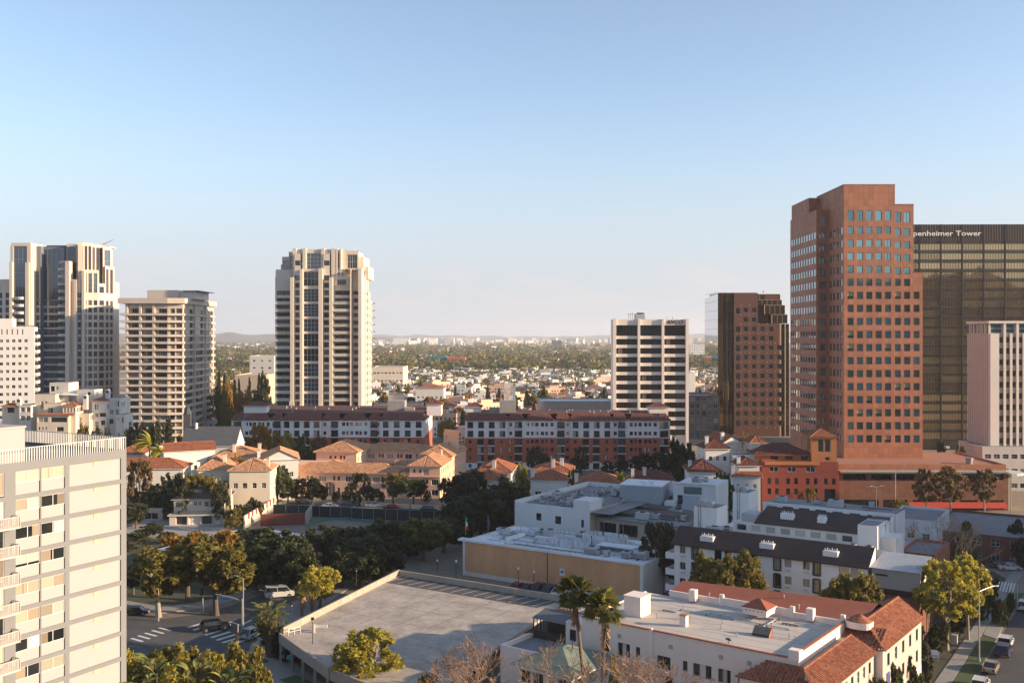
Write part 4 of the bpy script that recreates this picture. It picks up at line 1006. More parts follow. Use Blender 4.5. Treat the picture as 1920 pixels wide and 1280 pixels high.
# ---- the two long brick and white apartment blocks
WPL = mat('pale_lilac_plaster', (.80, .735, .70), .85, .06, .3, 4)
RAILD = mat('balcony_iron', (.03, .035, .04), .5, 0)
def rail_mesh(w_, h_=1.05, dep=0.0, slab=True, m=RAILD, sm=WPL):
    o = MB()
    if slab: o.box(0, w_, -dep, 0, -.22, 0, sm)
    o.box(0, w_, -dep, -dep + .05, h_ - .05, h_, m); o.box(0, w_, -dep, -dep + .04, .1, .15, m)
    n = max(2, int(w_ / .28))
    for i in range(n + 1): o.box(w_ * i / n - .02, w_ * i / n + .02, -dep, -dep + .03, .15, h_, m, False)
    if dep > .3:
        for x in (0, w_ - .05): o.box(x, x + .05, -dep, 0, h_ - .05, h_, m)
    return o.mesh('balcony')
RM = {}
def brick_block(label, X0, Y, deg, segs, W_, boxes, D_=20.0, side_right=True):
    b = Bld('apartment_block', label, 'apartment block', (X0, Y), deg, 'long brick and white apartment blocks')
    FL = [0, 2.9, 5.8, 8.7, 11.6, 14.8, 18.0]
    GL = [(GD, FRM_D, 2, 1, .06), (GT, FRM_D, 2, 1, .06), (GD, FRM_D, 2, 1, .06), (GB, FRM_D, 1, 1, .06), (GD, FRM_W, 2, 1, .06, ('white_blind_glass', 0, .5, 0, 1))]
    wl_ = b.part('wall')
    for (u0, u1, kind) in segs:
        w_ = u1 - u0; y0 = -.9 if kind == 'L' else 0.0
        loggia, small = [], []
        for k in range(6):
            z = FL[k]
            if kind == 'L':
                if k >= 4:
                    for i in range(4): c = w_ * (i + .5) / 4; loggia.append((c - 1.05, c + 1.05, z + .25, z + 2.6))
                else:
                    for c in (.12, .86): small.append((w_ * c - .5, w_ * c + .5, z + .9, z + 2.2))
                    loggia.append((w_ * .36 - 1.1, w_ * .36 + 1.2, z + .2, z + 2.5)); loggia.append((w_ * .62 - 1.3, w_ * .62 + 1.1, z + .2, z + 2.5))
            elif kind == 'B': small.append((.5, 1.6, z + .9, z + 2.2)); loggia.append((w_ - 3.3, w_ - .6, z + .15, z + 2.6))
            elif kind == 'b': small.append((w_ - 1.6, w_ - .5, z + .9, z + 2.2)); loggia.append((.6, 3.3, z + .15, z + 2.6))
            elif kind == 'W':
                for c in (.08, .23, .36, .54, .68, .84): small.append((w_ * c, w_ * c + (.9 if c in (.23, .68) else 1.15), z + .9, z + 2.25))
            elif kind == 'E': loggia.append((.5, w_ - .5, z + .1, z + 2.6))
        for lo, hi, m_ in ((0, 2.6, WPL), (2.6, 11.6, BRICK), (11.6, 18.0, WPL)):
            hs = [h for h in small if lo <= h[2] < hi]; hl = [h for h in loggia if lo <= h[2] < hi]
            a, c = (u0, y0), (u1, y0)
            if hl:   # deep openings first, shallow ones share the wall
                wall(wl_, a, c, lo, hi, hs + hl, .16, m_)
                for h in hl:
                    yy = y0 + .16
                    wl_.poly([(u0 + h[0], yy, h[2]), (u0 + h[0], yy + 1.2, h[2]), (u0 + h[0], yy + 1.2, h[3]), (u0 + h[0], yy, h[3])], m_)
                    wl_.poly([(u0 + h[1], yy, h[2]), (u0 + h[1], yy + 1.2, h[2]), (u0 + h[1], yy + 1.2, h[3]), (u0 + h[1], yy, h[3])], m_)
                    wl_.poly([(u0 + h[0], yy, h[2]), (u0 + h[1], yy, h[2]), (u0 + h[1], yy + 1.2, h[2]), (u0 + h[0], yy + 1.2, h[2])], WPL)
                    wl_.poly([(u0 + h[0], yy, h[3]), (u0 + h[1], yy, h[3]), (u0 + h[1], yy + 1.2, h[3]), (u0 + h[0], yy + 1.2, h[3])], WPL)
                    b.add_win(a, c, h, rnd.choice(GL), 1.3)
                    k = (round(h[1] - h[0], 2), kind in 'BbE' or lo < 11)
                    if k not in RM: RM[k] = rail_mesh(h[1] - h[0] + (.3 if k[1] else 0), 1.0, .55 if k[1] else .02)
                    link('balcony', RM[k], b.t, (u0 + h[0] - (.15 if k[1] else 0), y0 - .003, h[2] + .0))
            else: wall(wl_, a, c, lo, hi, hs, .16, m_)
            for h in hs: b.add_win(a, c, h, rnd.choice(GL), .16)
        if kind == 'L':
            for x in (u0, u1): wl_.poly([(x, -.9, 0), (x, 0, 0), (x, 0, 18), (x, -.9, 18)], BRICK)
    for lo, hi, m_ in ((0, 2.6, WPL), (2.6, 11.6, BRICK), (11.6, 18, WPL)):
        hs = [h for h in grid(2, D_ - 2, 4, 1.1, 0, 2.95, 6, 1.3) if lo <= h[2] and h[3] < hi]
        b.facade((W_, 0), (W_, D_), lo, hi, hs, m_, .16, GL); b.facade((0, D_), (0, 0), lo, hi, hs, m_, .16, GL)
    wl_.poly([(W_, D_, 0), (0, D_, 0), (0, D_, 18), (W_, D_, 18)], BRICK)
    rf = b.part('roof')
    u = 0.0
    for (u0, u1, kind) in segs:     # tiled skirts, one per segment, with little gaps between some of them
        y0 = -1.5 if kind == 'L' else -.6
        g = .9 if kind == 'W' else -.3
        tile_plane(rf, [(u0 - .3 + max(0, g), y0, 17.9), (u1 + .3 - max(0, g), y0, 17.9), (u1 - .8 - max(0, g) * 1.5, 4.0, 20.0), (u0 + .8 + max(0, g) * 1.5, 4.0, 20.0)], TILED, .5, .8)
    rf.poly([(W_ + .6, -.6, 17.9), (W_ + .6, D_ + .6, 17.9), (W_ - 3.5, D_ - 4, 20), (W_ - 3.5, 4, 20)], REDD)
    rf.poly([(-.6, D_ + .6, 17.9), (-.6, -.6, 17.9), (3.5, 4, 20), (3.5, D_ - 4, 20)], REDD)
    rf.poly([(.8, 3.98, 19.98), (W_ - .8, 3.98, 19.98), (W_ - .8, D_ - 4, 20.5), (.8, D_ - 4, 20.5)], REDD)
    rf.poly([(W_ + .6, D_ + .6, 17.9), (-.6, D_ + .6, 17.9), (3.5, D_ - 4, 20.5), (W_ - 3.5, D_ - 4, 20.5)], REDD)
    rf.poly([(-.6, -.6, 17.85), (W_ + .6, -.6, 17.85), (W_ + .6, D_ + .6, 17.85), (-.6, D_ + .6, 17.85)], WPL)
    for (u0, u1, v0, v1, zt) in boxes:
        q = MB(); q.box(u0, u1, v0, v1, 18, zt, WPL); q = q.build('stair_tower', b.t); r_ = MB(); hip_roof(r_, u0, u1, v0, v1, zt, 1.5, TILED, .5, (1, 1), WPL, .5, .8); r_.build('roof', q)
    vn = MB(); vn.tube((0, 0, 0), (0, 0, .7), .16, .16, STEEL, 6); vn.tube((0, 0, .7), (0, 0, .9), .26, .1, STEEL, 6); vm_ = vn.mesh('roof_vent')
    r = random.Random(int(X0))
    for i in range(16): link('roof_vent', vm_, b.t, (r.uniform(6, W_ - 6), r.uniform(5.5, D_ - 5), 20.05))
    return b
REDD = mat('maroon_roof', (.085, .028, .022), .9, .2, .5, 4, .2)
UZ = lambda z0: (lambda zx: (zx - z0) / 22.56)
f1 = UZ(140)
BY = 361.0
bb = brick_block('long brick and white apartment block with dark loggias below the white ribbon-window office', XX(872, BY), BY, -.4,
    [(0, f1(490), 'L'), (f1(490), f1(620), 'B'), (f1(620), f1(880), 'W'), (f1(880), f1(1000), 'b'), (f1(1000), f1(1345), 'L'), (f1(1345), f1(1465), 'B'), (f1(1465), f1(1722), 'W'), (f1(1722), f1(1815), 'E')], f1(1815),
    [(f1(1665), f1(1820), 6, 12, 22.3), (f1(150), f1(265), 9, 14, 22.2)])
pt_ = bb.part('plant_room'); pt_.box(f1(418), f1(555), 7, 12, 19.5, 24.5, CONC); pt_.box(f1(330), f1(418), 8, 12, 19.5, 21.8, CONC)
for i in range(2):
    for k_ in range(9): pass
bb.done()
f2 = lambda zx: (zx - 55) / 20.7
BY2 = 362.0
bb = brick_block('long brick and white apartment block at the foot of the tall cream tower', XX(434, BY2), BY2, .6,
    [(0, f2(140), 'E'), (f2(140), f2(352), 'W'), (f2(352), f2(435), 'B'), (f2(435), f2(735), 'L'), (f2(735), f2(868), 'B'), (f2(868), f2(1085), 'W'), (f2(1085), f2(1175), 'b'), (f2(1175), f2(1505), 'L')], f2(1505),
    [(f2(115), f2(280), 6, 12, 22.6), (f2(1500) - .2, f2(1610), 18, 26, 22.4)], 42)
pt_ = bb.part('plant_room'); pt_.box(f2(1190), f2(1325), 16, 24, 19.5, 23.8, CONC); pt_.box(f2(1325), f2(1400), 15, 22, 19.5, 21.2, CONC)
bb.done()

# ---- pink Mediterranean apartment house round a courtyard
b = Bld('apartment_house', 'pink stucco courtyard apartment house with clay tile roofs facing the street', 'apartment house', (-21.4, 296), -7.0)
SH = [(GD, FRM_W, 3, 1, .10), (GB, FRM_W, 3, 1, .10), (GD, FRM_W, 2, 1, .10), (GCU, FRM_W, 3, 1, .10)]
SM = [(GD, FRM_D, 1, 1, .06)]
def pwall(a, c, z0, z1, hs): b.facade(a, c, z0, z1, hs, PINK, .2, SH, pick=lambda i, h: rnd.choice(SH) if h[1] - h[0] > 1 else SM[0])
def trip(L_, n, z, w_=2.3, h_=1.7, smalls=True):
    o = []; p = L_ / n
    for i in range(n):
        if i % 2 == 0 or not smalls: o.append((p * i + (p - w_) / 2, p * i + (p + w_) / 2, z, z + h_))
        else: o += [(p * i + p * .28, p * i + p * .28 + .7, z + .4, z + h_), (p * i + p * .62, p * i + p * .62 + .7, z + .4, z + h_)]
    return o
# right wing
pwall((-9.3, 0), (0, 0), 0, 9.6, trip(9.3, 3, .9, 2.2, 1.7) + trip(9.3, 3, 4.0, 2.2, 1.7) + [(1.2, 1.8, 7.6, 8.7), (3.0, 3.6, 7.6, 8.7), (4.1, 5.9, 6.9, 8.9)])
pwall((0, 0), (0, 46), 0, 9.6, [h for z in (.9, 4.0, 7.0) for h in grid(.5, 45.5, 13, 1.4, z, 1, 1, 1.6, 0)])
pwall((-9.3, 46), (-9.3, 9), 0, 9.6, [h for z in (4.0, 7.0) for h in grid(.5, 36.5, 8, 1.3, z, 1, 1, 1.5, 0)])
b.part('balcony').box(-9.6, .25, -.75, -.002, 6.45, 6.65, PINK)
for i in range(40): b.part('balcony').box(-9.5 + .24 * i, -9.46 + .24 * i, -.72, -.68, 6.65, 7.5, PINK, False)
b.part('balcony').box(-9.6, .25, -.74, -.66, 7.5, 7.58, PINK)
RF = b.part('roof')
hip_roof(RF, -9.3, 0, 0, 17, 9.6, 2.6, TILEP, .6, (1, 0), PINK); hip_roof(RF, -10.3, .05, 17.6, 37, 10.4, 2.9, TILEP, .6, (1, 0), PINK); hip_roof(RF, -8.8, -.1, 37.5, 46, 9.8, 2.4, TILEP, .5, (1, 1), PINK)
W_ = b.part('wall'); W_.box(-10.3, -9.31, 17.6, 37, 0, 10.4, PINK); W_.box(-9.29, -.02, 17.61, 37, 9.0, 10.38, PINK)
for (x, y, z1) in ((-3.2, 15.5, 12.6), (-4.5, 34, 15.0)): chimney(b.part('chimney'), x, y, 9, z1, PINK, 1.5)
b.part('chimney').box(-3.0, -.6, 33, 36, 10, 13.6, PINK)
# front wing with arch
a0 = -46.5; Lf = 46.5 - 9.3
fr = trip(Lf, 9, 1.0) + trip(Lf, 9, 4.4)
arch = (11.0 + 0, 14.2, 0.0, 4.3)
fr = [h for h in fr if not (h[0] < arch[1] + .4 and h[1] > arch[0] - .4 and h[2] < 4.2)]
pwall((a0, .6), (-9.3, .6), 0, 7.1, fr + [arch])
av = b.part('arch'); 
for i in range(8):
    t0, t1 = math.pi * i / 8, math.pi * (i + 1) / 8; cx_ = a0 + 12.6
    av.poly([(cx_ + 1.6 * math.cos(t0), .45, 2.7 + 1.6 * math.sin(t0)), (cx_ + 2.0 * math.cos(t0), .45, 2.7 + 2.0 * math.sin(t0)), (cx_ + 2.0 * math.cos(t1), .45, 2.7 + 2.0 * math.sin(t1)), (cx_ + 1.6 * math.cos(t1), .45, 2.7 + 1.6 * math.sin(t1))], PINK)
    av.poly([(cx_ + 1.6 * math.cos(t0), .45, 2.7 + 1.6 * math.sin(t0)), (cx_ + 1.6 * math.cos(t1), .45, 2.7 + 1.6 * math.sin(t1)), (cx_ + 1.6 * math.cos(t1), .45, 4.4), (cx_ + 1.6 * math.cos(t0), .45, 4.4)], PINK)
W_.box(a0 + 11, a0 + 14.2, 5.5, 5.6, 0, 4.3, DARK)
pwall((a0, 9.5), (a0, .6), 0, 7.1, trip(8.9, 2, 4.4, 1.5)); W_.poly([(-9.3, 9.5, 0), (a0, 9.5, 0), (a0, 9.5, 7.1), (-9.3, 9.5, 7.1)], PINK)
hip_roof(RF, a0, -13.5, .6, 9.5, 7.1, 2.5, TILEP, .7, (1, 1), PINK); hip_roof(RF, -13.0, -9.35, .6, 9.5, 7.1, 1.3, TILEP, .5, (0, 0), PINK)
W_.box(-16.5, -9.4, 9.6, 14, 0, 9.0, PINK); tile_plane(RF, [(-16.8, 9.2, 8.9), (-9.4, 9.2, 8.9), (-9.4, 13, 9.7), (-16.8, 13, 9.7)], TILEP)
# centre back wing
pwall((-38, 34), (-9.35, 34), 0, 10, trip(28.6, 9, 7.4, 2.4, 1.7) + trip(28.6, 9, 4.4, 2.4, 1.5, False)); W_.box(-38, -9.4, 34.4, 43, 0, 9.9, PINK)
hip_roof(RF, -33, -14, 34, 43, 10, 2.3, TILEP, .6, (1, 1), PINK); hip_roof(RF, -39.5, -10, 36.5, 43, 10.1, 1.6, TILEP, .5, (1, 1), PINK)
b.part('sill_band').box(-33, -14, 33.7, 33.99, 6.75, 7.0, PINK)
# left wing
pwall((-45, 21), (-31.5, 21), 0, 10.9, [(4.6, 5.3, 8.7, 9.8), (6.2, 6.8, 8.7, 9.8), (8.0, 8.7, 8.7, 9.8), (9.1, 9.8, 8.7, 9.8)]); pwall((-31.5, 21), (-31.5, 40), 0, 10.9, [h for z in (4.2, 7.6) for h in grid(1, 18, 5, 1.3, z, 1, 1, 1.6, 0)]); W_.box(-45, -44.7, 21, 40, 0, 10.9, PINK)
hip_roof(RF, -45, -31.5, 21, 40, 10.9, 3.0, TILEP, .7, (1, 1), PINK)
W_.box(-50, -40, 9.6, 20.9, 0, 8.2, PINK); W_.box(-39.9, -33.5, 9.7, 14.5, 0, 8.6, PINK); hip_roof(RF, -38.5, -34.5, 10.5, 14, 8.62, 1.0, TILEP, .4, (1, 1), PINK)
b.done()

# ---- red stucco building with belvedere tower
NY = 270.0; s_ = F / NY; b = Bld('shop_building', 'red and orange stucco building with a square belvedere tower', 'building', (XX(1428.5, NY), NY), -3.0)
REDP = mat('red_stucco', (.25, .052, .032), .85, .14, .4, 5, .1); ORP = mat('orange_stucco', (.45, .17, .06), .85, .1, .4, 5, .1)
nz_ = lambda zy: ZZ(760 + zy / 2.909, NY); nx = lambda zx: (zx - 490) / 2.909 / s_
hs = [(nx(c), nx(c + 19), nz_(427), nz_(394)) for c in (521, 562, 622, 665, 727, 770, 825, 867)] + [(nx(c), nx(c + 19), nz_(483), nz_(450)) for c in (521, 562, 622, 665, 727, 770)]
hs += [(nx(540) , nx(640), .2, 2.6), (nx(660), nx(770), .2, 2.6)]
WF = nx(905)
b.facade((0, 0), (WF, 0), 0, nz_(365), hs + [(nx(826), nx(886), .2, nz_(452))], REDP, .22, [(GD, FRM_D, 2, 2, .06), (GGR, FRM_D, 2, 2, .06)])
b.facade((WF, 0), (WF, 14), 0, nz_(365), [], REDP); b.facade((0, 14), (0, 0), 0, nz_(300), grid(1, 13, 3, 1.0, 4, 3.4, 2, 1.5), REDP, .2, HW)
W_ = b.part('wall')
wall(W_, (0, .1), (nx(800), .1), nz_(365), nz_(305), [(nx(532), nx(580), nz_(361), nz_(332)), (nx(628), nx(676), nz_(361), nz_(332)), (nx(728), nx(778), nz_(361), nz_(332))], .3, REDP)
for c in ((532, 580), (628, 676), (728, 778)): b.add_win((0, .1), (nx(800), .1), (nx(c[0]), nx(c[1]), nz_(361), nz_(332)), (GD, FRM_W, 2, 1, .1), .3)
b.part('sill_band').box(nx(505), nx(800), -.35, .08, nz_(322), nz_(305), ORP)
W_.box(.1, WF - .1, .5, 14, nz_(366), nz_(305), REDP)
b.facade((nx(500), 2.5), (nx(760), 2.5), nz_(305), nz_(272), [(nx(c), nx(c + 40), nz_(300), nz_(281)) for c in (537, 617, 702)], ORP, .25, [(GD, FRM_D, 2, 1, .06)])
W_.box(nx(470), nx(500), 2.6, 12, nz_(306), nz_(272), ORP)
hip_roof(b.part('roof'), nx(470), nx(765), 2.5, 13, nz_(272), 2.6, TILED, .7, (1, 1), ORP, .4, .6)
tw = [(nx(762), 1.0), (nx(897), 1.0), (nx(897), 7.5), (nx(762), 7.5)]
zt, ze = nz_(172), nz_(362)
oh = [(nx(797) - nx(762), nx(829) - nx(762), nz_(254), nz_(184)), (nx(833) - nx(762), nx(866) - nx(762), nz_(254), nz_(184)), (nx(835) - nx(762), nx(862) - nx(762), nz_(301), nz_(280)), (nx(835) - nx(762), nx(862) - nx(762), nz_(361), nz_(338))]
b.facade(tw[0], tw[1], ze, zt, oh, ORP, .35, [(GD, FRM_W, 1, 1, .12)]); b.facade(tw[1], tw[2], ze, zt, [(1.2, 2.9, nz_(254), nz_(184)), (3.3, 5.0, nz_(254), nz_(184))], ORP, .35, [(GD, FRM_W, 1, 1, .12)])
b.facade(tw[3], tw[0], ze, zt, [(2, 4.5, nz_(254), nz_(184))], ORP, .35, [(GD, FRM_W, 1, 1, .12)]); W_.poly([tw[2] + (ze,), tw[3] + (ze,), tw[3] + (zt,), tw[2] + (zt,)], ORP)
hip_roof(b.part('tower_roof'), tw[0][0], tw[1][0], 1.0, 7.5, zt, 1.9, TILE, .6, (1, 1), ORP)
v_ = b.part('weather_vane'); v_.tube((nx(830), 4.2, zt + 1.8), (nx(830), 4.2, zt + 3.6), .05, .03, DARK); v_.box(nx(822), nx(838), 4.18, 4.22, zt + 3.2, zt + 3.3, DARK)
b.part('canopy').box(nx(560), nx(810), -1.4, -.01, 2.7, 3.3, CONC)
b.done()

# ---- long podium of the orange tower
DY = 277.0; b = Bld('podium', 'long low orange stone podium with a white trellis along its roof edge', 'podium building', (XX(1573, DY), DY), -1.2)
PO = mat('podium_stone', (.215, .092, .058), .75, .1, .2, 3); joints(PO, 1.5, 1.2, .8)
dz_ = lambda zy: ZZ(760 + zy / 2.909, DY); dx_ = lambda zx: (zx - 911) / 2.909 / (F / DY); WD = dx_(1825)
op = [(dx_(a), dx_(c), dz_(404), dz_(374)) for a, c in ((933, 1060), (1085, 1200), (1222, 1320), (1345, 1440), (1465, 1560), (1590, 1680), (1700, 1800))]
lo = [(dx_(a), dx_(c), .2, dz_(512)) for a, c in ((935, 1125), (1150, 1280), (1310, 1420), (1445, 1540), (1565, 1660), (1690, 1800))]
b.facade((0, 0), (WD, 0), 0, dz_(358), op + lo, PO, .8, [(GD, FRM_D, 3, 1, .1)])
b.facade((WD, 0), (WD, 34), 0, dz_(358), [], PO)
W_ = b.part('wall'); W_.box(.02, WD - .02, 1.2, 1.6, dz_(358), dz_(322), OR); W_.box(WD - .42, WD - .02, 1.61, 33, dz_(358), dz_(322), OR); W_.box(0, .3, .85, 34, 0, dz_(358), PO)
b.part('roof').poly([(0.1, 0, dz_(358)), (WD, 0, dz_(358)), (WD, 34, dz_(358)), (.1, 34, dz_(358))], mat('terracotta_roof', (.33, .15, .095), .9, .1, .2, 3))
b.part('roof').poly([(.3, 1.6, dz_(330)), (WD - .4, 1.6, dz_(330)), (WD - .4, 34, dz_(330)), (.3, 34, dz_(330))], MATS['terracotta_roof'])
TRW = mat('trellis_green_white', (.50, .56, .50), .7, .1, 1, 5)
tm = MB(); tm.box(0, .28, -1.9, 1.0, 0, .22, TRW); TM = tm.mesh('trellis_beam')
for i in range(int(WD / .68)): link('trellis_beam', TM, b.t, (.1 + .68 * i, 0, dz_(358) + .02))
b.part('trellis_rail').box(-.1, WD + .2, -1.75, -1.6, dz_(358) - .2, dz_(358) + .015, TRW)
cp_ = b.part('canopy'); pts = [(WD + 4.2 * math.cos(t), 1 + 4.6 * math.sin(t)) for t in [R(-100 + 20 * i) for i in range(11)]] + [(WD - .5, 5)]
cp_.prism(pts, dz_(372), dz_(360), TRW, bottom=True); cp_.box(WD + .02, WD + .9, 0, 8, 0, dz_(374), BEIGE)
b.part('awning').poly([(dx_(1290), -1.5, dz_(552)), (dx_(1812), -1.5, dz_(552)), (dx_(1812), 0, dz_(524)), (dx_(1290), 0, dz_(524))], mat('red_awning', (.42, .045, .03), .8, .1, 1, 5))
ht = b.part('roof_vent'); ht.tube((dx_(1667), 6, dz_(330)), (dx_(1667), 6, dz_(296)), .9, 1.2, STEEL, 8)
b.done()

# ---- grey arcaded garage at the right edge behind the podium, and low parking block between the towers
house('parking_garage', 'pale concrete garage terrace below the white finned tower', 1842, 1990, 312, 20, ZZ(838, 312), 0, OFFW, ROOFG, floors=3, nw=9, ww=2.0, wh=1.4, cat='garage', deg=-4)
b = house('parking_garage', 'dark multi-level parking garage between the white office and the copper tower', 1291, 1349, 470, 30, ZZ(742, 470), 0, mat('dark_garage_concrete', (.15, .125, .115), .9, .15, .4, 5), ROOFG, floors=6, nw=5, ww=2.5, wh=2.0, cat='garage')
house('shop_building', 'dark low flat building with a white roof strip behind the brick block', 1010, 1150, 455, 22, ZZ(752, 455), 0, CONC, ROOFW, floors=2, nw=5, cat='shop')

# ---- white Spanish courtyard houses left of the red building
wsp = 'white Spanish houses beside the red building'
house('villa', 'tallest white house with maroon roof at the far end of the Spanish cluster', 1323, 1369, 276, 9, ZZ(841, 276), 2.2, WHITE, TILED, (1, 1), 4, 4, 3, .9, 1.2, ((.15, .3, 3.0),), group=wsp, left_side=True)
house('villa', 'white stucco house with a red gable roof at the top of the Spanish cluster', 1358, 1392, 284, 12, ZZ(829, 284), 2.0, WHITE, TILE, (0, 0), 14, 4, 2, .8, 1.1, ((.1, .2, 2.4),), group=wsp)
house('villa', 'small white house with a pyramid tile roof beside the dark foliage', 1408, 1436, 280, 7, ZZ(830, 280), 1.6, WHITE, TILE, (1, 1), 4, 4, 2, .7, 1.0, group=wsp)
house('villa', 'white house with a flat roof terrace in the middle of the Spanish cluster', 1375, 1424, 274, 8, ZZ(853, 274), 0, WHITE, ROOFG, (1, 1), 4, 3, 3, .9, 1.1, group=wsp)
house('villa', 'low white house with brown tile roof, nearest of the Spanish cluster', 1385, 1424, 262, 7, ZZ(872, 262), 1.7, WHITE, TILED, (1, 0), 0, 3, 2, 1.0, 1.2, ((.02, .1, 1.8),), group=wsp)
house('villa', 'white house front with two windows below the nearest Spanish roof', 1374, 1426, 257, 4, ZZ(893, 257), 1.0, WHITE, TILE, (1, 0), 0, 3, 3, .9, 1.1, group=wsp, chim=((.05, .4, 2.4),))
house('villa', 'low white bungalow with a wide maroon hip roof left of the Spanish cluster', 1292, 1352, 272, 12, ZZ(884, 272), 2.7, WHITE, TILED, (1, 1), -4, 2, 3, 1.2, 1.3, ((.1, .5, 2.2),), group=wsp)

# ---- row of small clay-roofed houses behind the grey flat roofs
rw = 'clay roofed cottages below the brick apartment block'
house('cottage', 'small cottage with clay roof, first of the row beside the pink house', 887, 941, 262, 9, ZZ(899, 262), 2.0, WHITE, TILE, (1, 0), -6, 2, 2, 1.6, 1.3, group=rw)
house('cottage', 'longer cottage roof rising behind the first cottage', 893, 958, 274, 14, ZZ(884, 274), 2.6, WHITE, TILE, (1, 1), -6, 3, 3, 1.2, 1.2, ((.5, .1, 2.8),), group=rw)
house('cottage', 'cottage with clay hip roof and white chimney, second of the row', 996, 1063, 262, 9, ZZ(899, 262), 2.2, WHITE, TILE, (1, 1), -6, 2, 3, 1.6, 1.3, ((.02, .2, 2.6),), group=rw)
house('cottage', 'taller cottage with clay roof and two chimneys behind the second cottage', 1000, 1072, 276, 12, ZZ(884, 276), 2.2, WHITE, TILE, (1, 1), -6, 3, 3, 1.2, 1.2, ((.5, .2, 3.0), (.72, .3, 3.2)), group=rw)
house('cottage', 'wide cottage with low clay roof nearest the grey flat-roofed building', 1080, 1164, 258, 12, ZZ(907, 258), 2.6, WHITE, TILE, (1, 1), -8, 2, 3, 1.4, 1.2, ((.0, .1, 2.4),), group=rw)
house('cottage', 'cottage with maroon roof and white chimneys left of the tall dark trees', 1183, 1262, 278, 12, ZZ(899, 278), 2.2, OFFW, TILED, (1, 1), -4, 2, 3, 1.2, 1.2, ((.05, .2, 2.6), (.33, .2, 3.0)), group=rw)

# ---- houses on the left
lf = 'tile roofed houses left of the pink apartment house'
house('villa', 'white house with a bright orange gable roof beside the grey church', 307, 390, 300, 7.5, ZZ(847, 300), 2.2, WHITE, TILE, (0, 0), 28, 2, 4, .9, 1.2, ((-.04, .2, 1.6),), group=lf)
house('villa', 'long low white house with orange tile roof under the palms', 232, 340, 276, 10, ZZ(879, 276), 2.4, WHITE, TILE, (0, 1), 6, 1, 4, 1.2, 1.4, group=lf)
house('villa', 'cream house with mottled tile hip roof and brick chimney', 372, 432, 278, 13, ZZ(880, 278), 3.0, CREAM, TILEP, (1, 1), 10, 2, 3, 1.1, 1.3, ((.75, .2, 3.6),), group=lf)
house('villa', 'cream house with mottled roof and white sun porch', 430, 505, 272, 11, ZZ(882, 272), 2.8, CREAM, TILEP, (1, 1), 4, 2, 4, 1.2, 1.4, ((.9, .3, 2.8),), group=lf)
house('villa', 'white gabled house with orange tile roof behind the sun porch house', 492, 556, 292, 16, ZZ(862, 292), 2.8, WHITE, TILEP, (0, 1), 14, 2, 3, 1.0, 1.3, ((-.1, .1, 2.4),), group=lf)
house('villa', 'mottled tile roofed house farthest back in the left cluster', 402, 486, 304, 14, ZZ(856, 304), 2.6, CREAM, TILEP, (1, 1), 8, 2, 4, 1.0, 1.3, ((.4, .2, 3.2), (.95, .2, 3.4)), group=lf)
house('villa', 'red roofed house half hidden by the cream tower', 210, 262, 306, 14, ZZ(852, 306), 2.0, WHITE, TILE, (1, 1), 4, 2, 2, 1.0, 1.3, group=lf)
house('garage', 'small flat roofed garage with dark blue door', 262, 305, 262, 7, ZZ(953, 262), 0, BEIGE, ROOFW, (1, 1), 0, 1, 1, 5.2, 1.9, cat='garage', sill=.1)
house('outbuilding', 'low white flat roofed outbuilding among the shaded trees', 238, 300, 284, 9, ZZ(902, 284), 0, OFFW, ROOFW, (1, 1), 4, 2, 3, 1.1, 1.2, cat='house')
# cream two-storey house with garages under a terrace
b = Bld('villa', 'cream house with dark shingle roof and garages below a balcony terrace', 'house', (XX(322, 254), 254), 6.0)
CRH = mat('pale_cream_plaster', (.56, .49, .41), .85, .08, .4, 5, .1)
WH_ = XX(418, 254) - XX(322, 254); ev = ZZ(938, 254)
b.facade((0, 2.2), (WH_, 2.2), 2.7, ev, [(.5, 1.5, 4.3, 5.5), (5.0, 5.9, 4.6, 5.6), (6.1, 7.0, 4.6, 5.6), (7.7, 8.8, 4.3, 5.6), (9.0, 10.0, 4.3, 5.6), (10.6, 11.5, 2.9, 5.4)], CRH, .15, [(GD, FRM_W, 2, 2, .07)])
b.facade((-.6, 0), (WH_, 0), 0, 2.4, [(1.6, 4.4, .1, 2.2), (4.8, 7.6, .1, 2.2), (8.0, 10.6, .1, 2.2), (10.9, 12.6, .1, 2.2)], CRH, .5, [(GD, FRM_W, 1, 1, .08)], pick=lambda i, h: [(MATS['dark_frame'], FRM_W, 1, 1, .08), (WHITE, FRM_W, 4, 3, .04), (MATS['dark_frame'], FRM_W, 1, 1, .08), (WHITE, FRM_W, 4, 3, .04)][i], name='garage_door')
b.facade((WH_, 0), (WH_, 13), 0, ev, grid(4, 12.5, 3, 1.0, 3, 3, 1, 1.3), CRH, .15, HW); b.facade((0, 13), (0, 2.2), 0, ev, [], CRH)
b.part('wall').box(-.6, -.2, .5, 2.2, 0, 2.4, BRICK)
b.part('terrace').box(-1.0, WH_ + .3, -.4, 2.2, 2.4, 2.7, CRH)
link('terrace_railing', rail_mesh(WH_, .95, .02, False), b.t, (0, -.2, 2.7))
hip_roof(b.part('roof'), 0, WH_, 2.2, 13, ev, 2.4, BROWNR, .6, (1, 1), CRH, tiles=False)
chimney(b.part('chimney'), WH_ + .6, 3.2, 0, ev + 2.2, CRH, 1.3, False); chimney(b.part('chimney'), 9, 12, ev, ev + 3.8, CRH, 1.3, False)
b.done()
house('villa', 'cream house with dark shingle hip roof behind the pool terrace', 425, 488, 274, 12, ZZ(913, 274), 2.6, CRH, BROWNR, (1, 1), 6, 2, 3, 1.0, 1.2, ((.98, .1, 2.6), (.05, .3, 2.4)), tiles=False, group=lf)
